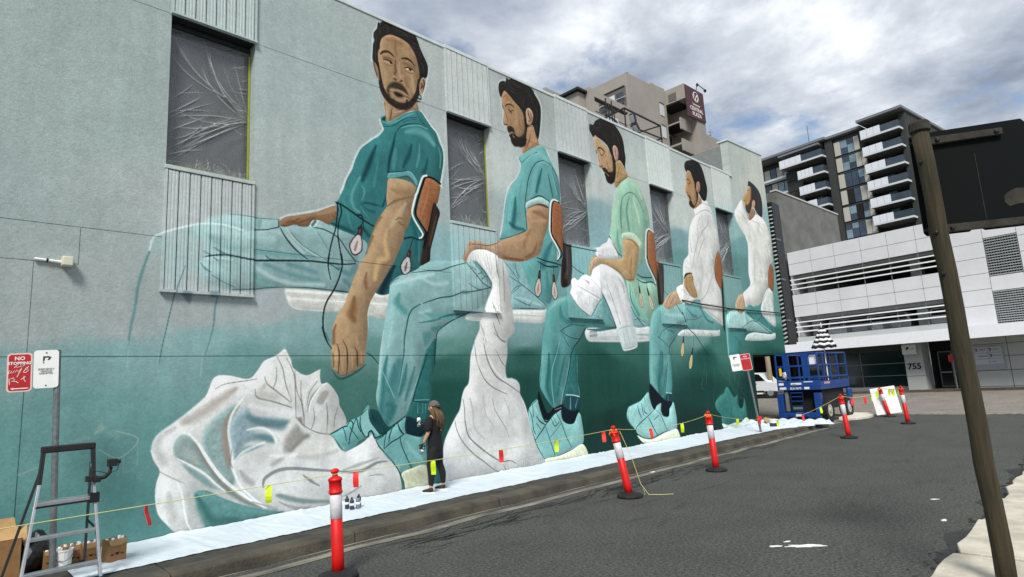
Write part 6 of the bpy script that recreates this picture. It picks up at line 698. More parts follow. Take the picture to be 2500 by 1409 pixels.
for i in range(260):
    px_ = random.uniform(3, 24); py_ = 1.46+abs(random.gauss(0, 0.10)); r = random.uniform(0.012, 0.05)
    k = 6; a0 = random.uniform(0, 6); vs = [(px_+r*math.cos(a0+j*PI/3)*random.uniform(.6, 1.3), py_+r*math.sin(a0+j*PI/3)*random.uniform(.5, 1.0), 0.003) for j in range(6)] + [(px_, py_, r*0.55)]
    g.add(vs, [(j, (j+1) % 6, 6) for j in range(6)])
gr = obj('grit', g, m_dirt); gr['kind'] = 'stuff'
# tar strip along the broken edge
g = G(); g.grid(90, 1, lambda a, b: (2+26*a, 1.40+b*(0.16+0.10*math.sin(a*61)+0.08*math.sin(a*157+1)), 0.005)); struct(obj('tar_strip', g, M('fresh_tar', (40, 41, 42), var=0.3, scale=8, rough=0.8, bump=0.4)))
# far side of the cross road
g = G(); g.box(42.35, 47.5, -80, 80, 0.1, 0.36); struct(obj('far_footpath', g, m_brickpath))
g = G(); g.box(42.15, 42.345, -80, 80, 0.0, 0.375); struct(obj('far_kerb', g, m_conc_old))
# crazed, tarred patch of road along the gutter, and a few open cracks
g = G(); rgt = random.Random(21)
def crack(x, y, L_, a0, w0):
    pts = [(x, y)]
    n = max(4, int(L_/0.09))
    for i in range(n): a0 += rgt.uniform(-.5, .5); a0 *= 0.9; x += L_/n*math.cos(a0); y += L_/n*math.sin(a0)*0.6; pts.append((x, y))
    vs = []; k = len(pts)
    for i, (a, b) in enumerate(pts): w_ = w0*math.sin(PI*(i+.5)/k)*rgt.uniform(.4, 1.4); vs += [(a, b-w_, 0.0045), (a, b+w_, 0.0045)]
    g.add(vs, [(2*i, 2*i+2, 2*i+3, 2*i+1) for i in range(k-1)])
for _ in range(150): crack(rgt.uniform(4.2, 13.5), rgt.gauss(6.62, 0.17), rgt.uniform(.25, .9), rgt.uniform(-.3, .3), rgt.uniform(.004, .016))
for _ in range(46): crack(rgt.uniform(3.5, 22), rgt.uniform(1.7, 6.3), rgt.uniform(.2, .7), rgt.uniform(-1.2, .6), rgt.uniform(.002, .006))
for _ in range(40): crack(rgt.uniform(14, 24), rgt.gauss(6.8, 0.2), rgt.uniform(.3, 1.2), rgt.uniform(-.2, .2), rgt.uniform(.004, .014))
tarc = obj('road_cracks', g, M('tar_black', (34, 34, 35), var=0.2, rough=0.8)); tarc['kind'] = 'stuff'
# white paint spilt on the asphalt
def blob(x, y, rx, ry, seed, rot=0.0):
    rg = random.Random(seed); n = 18; out = []
    for j in range(n):
        a = 2*PI*j/n; k = rg.uniform(0.55, 1.25); px_, py_ = rx*k*math.cos(a), ry*k*math.sin(a)
        out.append((x+px_*math.cos(rot)-py_*math.sin(rot), y+px_*math.sin(rot)+py_*math.cos(rot)))
    return out
spill_lab = ['largest white paint spill on the asphalt, with a long tail', 'small white paint splash left of the large spill', 'tiny white paint drip between the two spills', 'pale paint fleck on the road near the paved edge', 'faint paint fleck on the road towards the timber pole', 'little white fleck at the foot of the kerb by the middle bollard']
for i, (bx_, by_, rx, ry, ro) in enumerate([(7.06, 2.74, 0.20, 0.055, -0.9), (6.87, 2.99, 0.07, 0.03, -0.6), (7.12, 2.96, 0.045, 0.018, -0.5), (9.04, 1.83, 0.06, 0.03, 0), (10.34, 2.17, 0.06, 0.03, -0.8), (10.9, 7.1, 0.08, 0.04, 0)]):
    g = G(); g.prism(blob(bx_, by_, rx, ry, i+3, ro), lambda a, b, t: (a, b, t), 0.004, 0.009)
    o = obj('paint_spill', g, m_white); tag(o, spill_lab[i], 'paint spill', 'white paint splashes on the road')

# ------------------------------------------------------------------ the mural building
WY = 9.40
mb = thing('mural_building', 'long pale rendered building whose street wall carries a teal mural of seated men', 'building', (10, WY, 0))
BAYS = [(2.38, 3.64), (7.70, 8.96), (11.33, 12.66), (15.60, 16.94), (19.87, 21.21)]
gap = 0.005
def wpanel(poly, thick=0.30):
    g = G(); cx_ = sum(p[0] for p in poly)/len(poly)
    g.prism(poly, lambda a, b, t: (a, t, b), WY, WY+thick)
    return obj('wall_panel', g, m_mural, mb, uv=True, bevel=0.0)
def rect(x0, x1, z0, z1): return [(x0, z0), (x1, z0), (x1, z1), (x0, z1)]
ZJ, ZH, ZS, ZB, ZT = 2.565, 7.785, 5.36, 3.48, 9.26
wpanel(rect(-9, 0.95-gap, 0.0, ZJ-gap)); wpanel(rect(0.95+gap, 21.52, 0.0, ZJ-gap))
wpanel(rect(-9, 0.95-gap, ZJ+gap, 3.77-gap)); wpanel(rect(-9, 1.41-gap, 3.77+gap, 4.27-gap))
wpanel([(0.95+gap, ZJ+gap), (24.6, ZJ+gap), (24.6, ZB), (3.64, ZB), (2.38, ZB), (2.38, 4.27-gap), (1.41+gap, 4.27-gap), (1.41+gap, 3.77-gap), (0.95+gap, 3.77-gap)])
wpanel(rect(-9, 2.38, 4.27+gap, ZH-gap))
wpanel(rect(3.64, 7.70, ZB, 4.25-gap)); wpanel(rect(3.64, 7.70, 4.25+gap, ZH-gap))
for a, b in ((8.96, 11.33), (12.66, 15.60), (16.94, 19.87)):
    wpanel(rect(a, b, ZB, ZH-gap)); wpanel(rect(a, b, ZH+gap, ZT))
wpanel(rect(21.21, 24.6, ZB, ZH-gap)); wpanel([(21.21, ZH+gap), (24.6, ZH+gap), (24.6, 10.86), (21.5, 10.72), (21.5, ZT), (21.21, ZT)])
wpanel(rect(-9, 2.38, ZH+gap, ZT)); wpanel(rect(3.64, 7.70, ZH+gap, ZT))
m_core = M('grey_core', (120, 126, 124), rough=0.9)
g = G()
for a, b in [(-9, 2.36), (3.66, 7.68), (8.98, 11.31), (12.68, 15.58), (16.96, 19.85), (21.23, 24.58)]: g.box(a, b, WY+0.008, WY+0.28, ZB, ZT-0.02)
g.box(-9, 21.5, WY+0.008, WY+0.28, 0, ZJ); g.box(-9, 24.58, WY+0.008, WY+0.28, ZJ-0.03, ZB)
obj('wall_core', g, m_mural, mb, uv=True)
g = G(); g.box(-9, 24.55, WY+1.2, 26, ZJ, 9.0); g.box(-9, 21.5, WY+0.35, 26, 0.0, ZJ-0.01); g.box(21.52, 24.55, WY+0.31, 26, 9.02, 10.6)
g.box(-9, 24.55, WY+0.31, WY+1.19, 8.6, 9.0); g.box(-9, 24.55, WY+0.31, WY+1.19, ZJ, 3.0)
obj('rear_block', g, m_core, mb)
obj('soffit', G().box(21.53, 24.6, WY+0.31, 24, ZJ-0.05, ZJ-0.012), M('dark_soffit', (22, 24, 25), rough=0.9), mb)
m_flash = M('painted_flashing', (196, 206, 205), rough=0.5, var=0.06)
for a, b in [(-9, 2.36), (2.36, 3.66), (3.66, 7.68), (7.68, 8.98), (8.98, 11.31), (11.31, 12.68), (12.68, 15.58), (15.58, 16.96), (16.96, 19.85), (19.85, 21.49)]:
    p_ = 0.045 if (b-a) < 2 else 0.02
    obj('coping', G().box(a+0.004, b-0.004, WY-p_, WY+0.36, ZT+0.002, ZT+0.07+(0.012 if p_ > 0.03 else 0)), m_flash, mb, bevel=0.006)
g = G(); g.prism([(21.46, 10.73), (24.64, 10.87), (24.64, 10.93), (21.46, 10.79)], lambda a, b, t: (a, t, b), WY-0.03, WY+0.4); obj('coping', g, m_flash, mb)
m_frame = M('window_frame', (34, 38, 40), rough=0.5)
m_dkrev = M('dark_reveal', (48, 54, 56), rough=0.8)
def plastic_mat():
    m = bpy.data.materials.new('plastic_film'); m.use_nodes = True; t = m.node_tree; b = t.nodes['Principled BSDF']; out = [n for n in t.nodes if n.type == 'OUTPUT_MATERIAL'][0]
    b.inputs['Base Color'].default_value = (0.56, 0.59, 0.60, 1); b.inputs['Roughness'].default_value = 0.12; b.inputs['Specular IOR Level'].default_value = 1.0
    tr = t.nodes.new('ShaderNodeBsdfTransparent'); mxs = t.nodes.new('ShaderNodeMixShader')
    # gathered film is more opaque than stretched film: the mesh carries how bunched it is
    at = t.nodes.new('ShaderNodeAttribute'); at.attribute_name = 'bunch'
    r = t.nodes.new('ShaderNodeMapRange'); r.inputs[3].default_value = 0.17; r.inputs[4].default_value = 0.95; t.links.new(at.outputs['Fac'], r.inputs[0])
    t.links.new(r.outputs[0], mxs.inputs[0]); t.links.new(tr.outputs[0], mxs.inputs[1]); t.links.new(b.outputs[0], mxs.inputs[2]); t.links.new(mxs.outputs[0], out.inputs['Surface'])
    return m
m_film = plastic_mat()
m_tape = M('yellow_tape', (150, 158, 50), var=0.1, rough=0.6)
def film(x0, x1, z0, z1, y, seed):
    rg = random.Random(seed); W_, H_ = x1-x0, z1-z0; nx, nz = 110, 190
    A_, B_ = np.meshgrid(np.linspace(0, 1, nx+1), np.linspace(0, 1, nz+1))
    px_, pz_ = A_*W_, B_*H_; h = np.zeros_like(px_); bunch = np.zeros_like(px_)
    folds = []
    ky = 0.50+rg.uniform(-.08, .08)
    for _ in range(9):      # sweeping down from the head to the tape knot on the right
        a0 = rg.uniform(0.02, 0.75); folds.append(((a0, rg.uniform(.78, 1.0)), (a0+rg.uniform(.0, .15), ky+rg.uniform(.05, .25)), (1.0, ky+rg.uniform(-.03, .07)), rg.uniform(.010, .030), rg.uniform(.018, .035)))
    for _ in range(11):     # from the knot down to the left jamb
        folds.append(((1.0, ky+rg.uniform(-.04, .03)), (rg.uniform(.4, .7), ky-rg.uniform(.0, .25)), (rg.uniform(0, .25), rg.uniform(.04, .42)), rg.uniform(.010, .028), rg.uniform(.015, .032)))
    for _ in range(8):      # left-hand drags
        b0 = rg.uniform(.05, .5); folds.append(((0.0, b0), (rg.uniform(.1, .3), b0+rg.uniform(.02, .12)), (rg.uniform(.3, .6), b0+rg.uniform(.08, .25)), rg.uniform(.008, .020), rg.uniform(.012, .026)))
    for _ in range(16):     # crumpled hem
        a0 = rg.uniform(0, 1); folds.append(((a0, rg.uniform(0, .05)), (a0+rg.uniform(-.1, .1), rg.uniform(.03, .09)), (a0+rg.uniform(-.2, .2), rg.uniform(.05, .13)), rg.uniform(.008, .016), rg.uniform(.010, .018)))
    for _ in range(10):     # right edge
        b0 = rg.uniform(.1, .95); folds.append(((1.0, b0), (.9, b0-.03), (rg.uniform(.7, .9), b0+rg.uniform(-.12, .06)), rg.uniform(.006, .014), rg.uniform(.010, .02)))
    for p0, p1, p2, am, wd in folds:
        t = np.linspace(0, 1, 14); q = np.stack([((1-t)**2*p0[k]+2*t*(1-t)*p1[k]+t*t*p2[k])*(W_, H_)[k] for k in (0, 1)], 1)
        d = np.full_like(px_, 9.0); tt = np.zeros_like(px_)
        for i in range(13):
            ab = q[i+1]-q[i]; L2 = ab@ab+1e-9; s_ = np.clip(((px_-q[i][0])*ab[0]+(pz_-q[i][1])*ab[1])/L2, 0, 1)
            dd = np.hypot(px_-q[i][0]-s_*ab[0], pz_-q[i][1]-s_*ab[1]); m_ = dd < d; d = np.where(m_, dd, d); tt = np.where(m_, (i+s_)/13, tt)
        k = np.clip(1-d/wd, 0, 1)*np.sin(PI*np.clip(tt*.92+.04, 0, 1))**.6
        h += am*k**1.6; bunch = np.maximum(bunch, np.clip(1-d/(wd*.42), 0, 1)*np.sin(PI*np.clip(tt, 0.03, .97))*rg.uniform(.35, 1.0))
    h += .006*np.sin(7*px_+3*np.sin(2.5*pz_+seed))+.005*np.sin(5*pz_+2*px_+seed)+.0025*np.sin(23*px_+9*np.sin(4*pz_))
    bunch = np.maximum(bunch, .55*np.clip(1-B_/.075, 0, 1)*(0.6+.4*np.sin(37*px_+5*np.sin(11*px_))))
    edge = np.clip(np.minimum.reduce([A_/.05, (1-A_)/.04, B_/.03, (1-B_)/.02]), 0, 1)
    Y_ = y-(h+.008)*edge
    g = G(); g.add(list(zip((x0+px_).ravel(), Y_.ravel(), (z0+pz_).ravel())), [(j*(nx+1)+i, j*(nx+1)+i+1, (j+1)*(nx+1)+i+1, (j+1)*(nx+1)+i) for j in range(nz) for i in range(nx)])
    return g, bunch.ravel()
for i, (a, b) in enumerate(BAYS):
    # upper and lower corrugated cladding
    for (za, zb) in ((ZH+0.02, ZT-0.005), (ZB+0.03, ZS-0.07)):
        g = G(); g.box(a+0.004, b-0.004, WY+0.005, WY+0.06, za, zb)
        g.box(a-0.012, a+0.022, WY-0.045, WY+0.004, za, zb); g.box(b-0.022, b+0.012, WY-0.045, WY+0.004, za, zb)
        pan = obj('corrugated_panel', g, m_mural_metal, mb, uv=True)
        n = 8; w_ = (b-a-0.05)/n
        for k in range(n):
            xa = a+0.025+k*w_+0.0045; xb = xa+w_-0.009; d = xb-xa
            prof = [(xa, WY+0.004), (xa+0.006, WY-0.034), (xa+d*.30, WY-0.036), (xa+d*.34, WY-0.032), (xa+d*.44, WY-0.032), (xa+d*.48, WY-0.036), (xa+d*.62, WY-0.036), (xa+d*.66, WY-0.032), (xa+d*.76, WY-0.032), (xa+d*.80, WY-0.036), (xb-0.006, WY-0.034), (xb, WY+0.004)]
            gg = G(); gg.prism(prof, lambda p0, p1, t: (p0, p1, t), za+0.004, zb-0.004)
            obj('slat', gg, m_mural_metal, pan, uv=True)
    g = G(); g.box(a-0.02, b+0.02, WY-0.075, WY+0.003, ZB-0.012, ZB+0.026); obj('ledge', g, m_mural_metal, mb, uv=True)
    g = G(); g.box(a-0.015, b+0.015, WY-0.07, WY+0.003, ZH-0.012, ZH+0.017); obj('window_head', g, m_mural_metal, mb, uv=True)
    # window: recessed frame, dark glass, taped film
    g = G(); y0 = WY+0.20
    g.box(a+0.002, a+0.05, y0, y0+0.07, ZS, ZH-0.02); g.box(b-0.05, b-0.002, y0, y0+0.07, ZS, ZH-0.02); g.box(a+0.05, b-0.05, y0, y0+0.07, ZH-0.09, ZH-0.02); g.box(a+0.05, b-0.05, y0, y0+0.07, ZS, ZS+0.05)
    g.box(a+0.002, b-0.002, WY+0.02, y0-0.002, ZH-0.012+0.002, ZH+0.015)
    win = obj('window', g, m_frame, mb)
    obj('pane', G().box(a+0.05, b-0.05, y0+0.045, y0+0.06, ZS+0.05, ZH-0.09), m_darkglass, win)
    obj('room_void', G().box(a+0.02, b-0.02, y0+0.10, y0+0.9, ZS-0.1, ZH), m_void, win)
    fg, fb = film(a+0.012, b-0.012, ZS+0.02, ZH-0.05 if i > 0 else ZH-0.12, y0-0.012, 11+i)
    fo = obj('plastic_sheet', fg, m_film, win, smooth=True); fo.data.attributes.new('bunch', 'FLOAT', 'POINT').data.foreach_set('value', fb.astype(np.float32))
    obj('sill', G().box(a-0.02, b+0.02, WY-0.05, y0-0.001, ZS-0.06, ZS-0.001), m_mural_metal, win, uv=True, bevel=0.006)
    if i < 2:
        t_ = 0.03
        obj('tape', G().box(b-t_-0.01, b-0.008, y0-0.034, y0-0.026, ZS+0.03, ZH-0.18), m_tape, win)
        obj('tape', G().box(a+0.01, b-0.02, y0-0.046, y0-0.036, ZS+0.004, ZS+0.055), m_tape, win)
        obj('tape', G().box(a+0.01, b-0.02, WY-0.046, WY+0.0, ZS+0.0005, ZS+0.006), m_tape, win)
        if i == 0: obj('tape', G().box(a+0.008, a+0.035, y0-0.034, y0-0.026, ZS+0.06, ZS+0.52), m_tape, win)
# toothed louvre strip and dark downpipe casing at the far corner
g = G(); g.box(24.62, 25.10, WY+0.14, WY+0.2, 2.98, 8.85); sc = obj('louvre_screen', g, m_blackmetal, mb)
m_tooth = M('pale_louvre', (168, 176, 172), rough=0.5)
me_t = mesh_of('slat', G().obox((0, 0, 0), (0.15, 0, 0.04), (0, 0.04, 0), (-0.006, 0, 0.022)), m_tooth)
for k in range(34): inst('slat', me_t, sc, Vector((24.86, WY+0.03, 3.05+k*0.17))-Vector((10, WY, 0)))
obj('downpipe_casing', G().box(25.12, 25.9, WY+0.0, WY+0.35, 2.96, 8.95), m_blackmetal, mb)
for z in (3.9, 5.6, 7.3): obj('pipe_bracket', G().box(25.10, 25.55, WY-0.03, WY-0.002, z, z+0.07), m_galv, mb)
# cable across the wall, small bracket and roof edge
g = G(); g.tube([(16.8, WY-0.05, 4.24), (18.1, WY-0.05, 4.18), (20, WY-0.06, 4.14), (22.5, WY-0.05, 4.17), (25.2, WY-0.05, 4.2)], 0.022, 6); o = obj('wall_cable', g, m_blackmetal); tag(o, 'thin black cable strung low across the far end of the mural wall', 'cable')
# wall sensor on a conduit
ws = thing('wall_sensor', 'cream sensor box on the end of a white conduit, left of the mural', 'sensor', (0.95, WY, 3.78))
g = G(); g.tube([(0.95, WY-0.03, 3.79), (1.22, WY-0.03, 3.775)], 0.018, 8); obj('conduit', g, m_white, ws)
g = G(); g.tube([(1.07, WY-0.03, 3.785), (1.09, WY-0.03, 3.784)], 0.026, 8); obj('saddle_clip', g, m_blackmetal, ws)
obj('sensor_box', G().box(1.22, 1.335, WY-0.15, WY-0.001, 3.715, 3.835), M('cream_plastic', (206, 204, 182), rough=0.5), ws, bevel=0.012)

# ------------------------------------------------------------------ drop cloth
m_cloth = M('white_drop_cloth', (200, 211, 218), var=0.06, scale=2.0, rough=0.85, bump=0.25, bscale=90)
rgc = random.Random(5)
wr = [(rgc.uniform(0, 24), rgc.uniform(0.08, 0.3), rgc.uniform(-0.35, 0.35), rgc.choice((0.004, 0.006, 0.009))) for _ in range(300)]
wr = [w for w in wr if w[0] > 0]
def cloth(a, b):
    X = 1.36+20.2*a; y0 = 8.03+0.015*math.sin(X*3.1)+0.012*math.sin(X*7.7)-max(0, X-12)*0.035-(0.35*(X-19.2) if X > 19.2 else 0)*(1+0.3*math.sin(X*9)); y1 = 9.385
    Y = y0+(y1-y0)*b; z = 0.137
    for cx_, wd, sl, A in wr:
        d = abs(X-cx_-sl*(Y-8.7))
        if d < wd*0.3: z += A*(1-d/(wd*0.3))
    z += 0.0015*math.sin(X*41+3*math.sin(Y*9))
    if b > 0.93: z += (b-0.93)*0.35*(1+0.3*math.sin(X*5.0))
    if b > 0.55 and b < 0.62 and X > 5: z += 0.006
    if X > 18.6: z += (0.06+0.05*math.sin(X*8+Y*6)+0.04*math.sin(X*19-Y*9))*min(1, (X-18.6))
    if b < 0.02: z = min(z, 0.141)
    return (X, Y, max(0.134, z))
g = G(); g.grid(720, 30, cloth); o = obj('drop_cloth', g, m_cloth, smooth=True); tag(o, 'long creased white drop cloth laid on the footpath below the mural', 'drop cloth')
# ------------------------------------------------------------------ traffic bollards
def rot_to(d):
    return Vector((0, 0, 1)).rotation_difference(Vector(d).normalized()).to_matrix()
def bollard(base, top, label, head_turn=0.0, tied=0):
    b = Vector(base); d = (Vector(top)-b); H = d.length; k = H/1.13; R = rot_to(d)
    t = thing('traffic_bollard', label, 'bollard', b, 0, 'red traffic bollards along the road')
    g = G(); g.lathe([(0.205, 0.0), (0.215, 0.02), (0.205, 0.048), (0.12, 0.066), (0.075, 0.082)], 10, b, Matrix.Rotation(head_turn, 3, 'Z')); obj('base', g, m_black, t, bevel=0.006)
    g = G(); g.lathe([(0.066, 0.055), (0.064, 0.2), (0.0625, 0.606*k), (0.058, 0.61*k), (0.058, 0.864*k), (0.06, 0.87*k)], 20, b, R); obj('post', g, m_red, t, smooth=True)
    g = G(); g.lathe([(0.0592, 0.612*k), (0.0635, 0.615*k), (0.0635, 0.858*k), (0.0592, 0.862*k)], 20, b, R); obj('reflective_band', g, m_reflect, t, smooth=True)
    g = G(); g.lathe([(0.06, 0.866*k), (0.074, 0.872*k), (0.074, 0.892*k), (0.068, 0.9*k), (0.068, 1.0*k), (0.075, 1.006*k), (0.075, 1.022*k), (0.06, 1.036*k), (0.032, 1.05*k), (0.026, 1.07*k), (0.03, 1.08*k)], 20, b, R); obj('collar', g, m_red, t, smooth=True)
    Rz = R @ Matrix.Rotation(head_turn, 3, 'Z')
    g = G(); c = b+R @ Vector((0, 0, 1.098*k))
    prof = []
    g.lathe([(0.020, -0.024), (0.046, -0.014), (0.052, 0.004), (0.044, 0.022), (0.02, 0.032)], 14, c, Rz @ Matrix.Diagonal((1.15, 0.72, 1.0))); obj('knob', g, m_red, t, smooth=True)
    if tied:
        g = G(); rgk = random.Random(tied)
        for q in range(5):
            a = rgk.uniform(0, 6); g.tube([c+Vector((0.05*math.cos(a), 0.05*math.sin(a), -0.03)), c+Vector((0.07*math.cos(a+1), 0.07*math.sin(a+1), -0.05-0.02*q)), c+Vector((0.05*math.cos(a+2), 0.05*math.sin(a+2), -0.04))], 0.013, 6)
        obj('knotted_tape', g, M('orange_tape', (240, 120, 40), var=0.1) if tied % 2 else m_tape, t)
    return t
bollard((3.33, 6.14, 0), (3.30, 6.15, 1.12), 'nearest red bollard, in front of the painted cloth heap', 0.5)
bollard((8.46, 5.99, 0), (8.35, 6.15, 1.15), 'leaning red bollard with a loose end of yellow cord at its base', 0.9, 1)
bollard((11.54, 6.04, 0), (11.52, 6.09, 1.18), 'upright red bollard in front of the fourth painted pair of shoes', 0.3, 3)
bollard((18.21, 5.56, 0), (18.19, 5.63, 1.19), 'red bollard in front of the blue scissor lift', 0.6, 5)
bollard((25.96, 6.44, 0), (25.91, 6.63, 1.11), 'red bollard holding up the tilted white board', 0.2, 7)
bollard((22.94, 5.19, 0), (22.92, 5.25, 1.22), 'red bollard right of the tilted white board, yellow tape on its head', 0.8, 2)
def sagging(p0, p1, sag, n=14):
    p0, p1 = Vector(p0), Vector(p1); out = []
    for i in range(n+1):
        s = i/n; q = p0.lerp(p1, s); q.z -= sag*4*s*(1-s); out.append(q)
    return out
def flag_at(p, col, parent, turn, size=1.0, seed=0):
    rg = random.Random(seed); w_, h_ = 0.05*size, 0.15*size; ca, sa = math.cos(turn), math.sin(turn); cur = rg.uniform(-0.02, 0.02)
    g = G()
    def fn(a, b):
        x = (a-0.5)*w_*(1+0.15*math.sin(b*3)); y = 0.012*math.sin(b*4+seed)+cur*b*b
        return (p[0]+x*ca-y*sa, p[1]+x*sa+y*ca, p[2]-0.004-b*h_)
    g.grid(2, 5, fn); o = obj('flag', g, col, parent)
    s = o.modifiers.new('thick', 'SOLIDIFY'); s.thickness = 0.003
    return o
cord = thing('flag_cord', 'pale yellow cord hung with lime and red flags, strung between the bollards before the mural', 'barrier cord', (3.3, 6.11, 1.06))
B1, B2, B3, B4, SP = (3.305, 6.11, 1.065), (8.355, 6.12, 1.095), (11.52, 6.07, 1.115), (18.19, 5.63, 1.14), (18.10, 7.90, 0.52)
segs = [sagging((-1.6, 6.08, 1.05), B1, 0.01), sagging(B1, B2, 0.03), sagging(B2, B3, 0.10), sagging(B3, SP, 0.05), sagging(SP, (17.0, 6.6, 0.60), 0.04), sagging((17.0, 6.6, 0.60), B4, 0.05)]
g = G()
for s_ in segs: g.tube(s_, 0.0036, 5)
g.tube([(8.40, 6.05, 1.06), (8.52, 5.93, 0.6), (8.60, 5.86, 0.2), (8.66, 5.76, 0.03), (8.85, 5.62, 0.012), (8.98, 5.5, 0.012)], 0.0045, 5)
obj('cord', g, m_cord, cord)
def on_seg(i, s_):
    q = segs[i]; f_ = s_*(len(q)-1); k = min(int(f_), len(q)-2); return q[k].lerp(q[k+1], f_-k)
for (i, s_, col, tn, sd) in [(0, 0.634, m_redflag, 0.9, 1), (0, 0.849, m_lime, -0.7, 2), (1, 0.045, m_redflag, -0.75, 3), (1, 0.255, m_lime, -0.9, 4), (1, 0.482, m_redflag, -0.8, 5), (1, 0.708, m_lime, -0.8, 6), (1, 0.94, m_redflag, -0.75, 7), (2, 0.335, m_redflag, -0.5, 8), (2, 0.667, m_lime, -0.8, 9), (3, 0.45, m_lime, -0.8, 10), (3, 0.985, m_redflag, -0.8, 11), (4, 0.6, m_lime, -0.9, 12), (5, 0.25, m_redflag, -0.8, 13), (5, 0.6, m_lime, -0.8, 14)]:
    flag_at(on_seg(i, s_), col, cord, tn, 1.1, sd)
flag_at((8.64, 5.82, 0.13), m_lime, cord, 0.6, 0.7, 20)
c2 = thing('flag_cord', 'short cord with lime and red flags from the lift bollard to the two far bollards', 'barrier cord', (18.19, 5.63, 1.14))
g = G(); sA = sagging(B4, (25.92, 6.58, 1.06), 0.16); sB = sagging((25.92, 6.58, 1.06), (22.92, 5.24, 1.15), 0.04)
g.tube(sA, 0.008, 5); g.tube(sB, 0.008, 5); obj('cord', g, m_cord, c2)
for q, col, sd in ((sA[3], m_redflag, 1), (sA[7], m_redflag, 3), (sA[12], m_lime, 4), (sB[6], m_lime, 5), (sB[9], m_lime, 6), (sB[12], m_tape, 7)): flag_at(q, col, c2, -0.8, 1.5, sd)

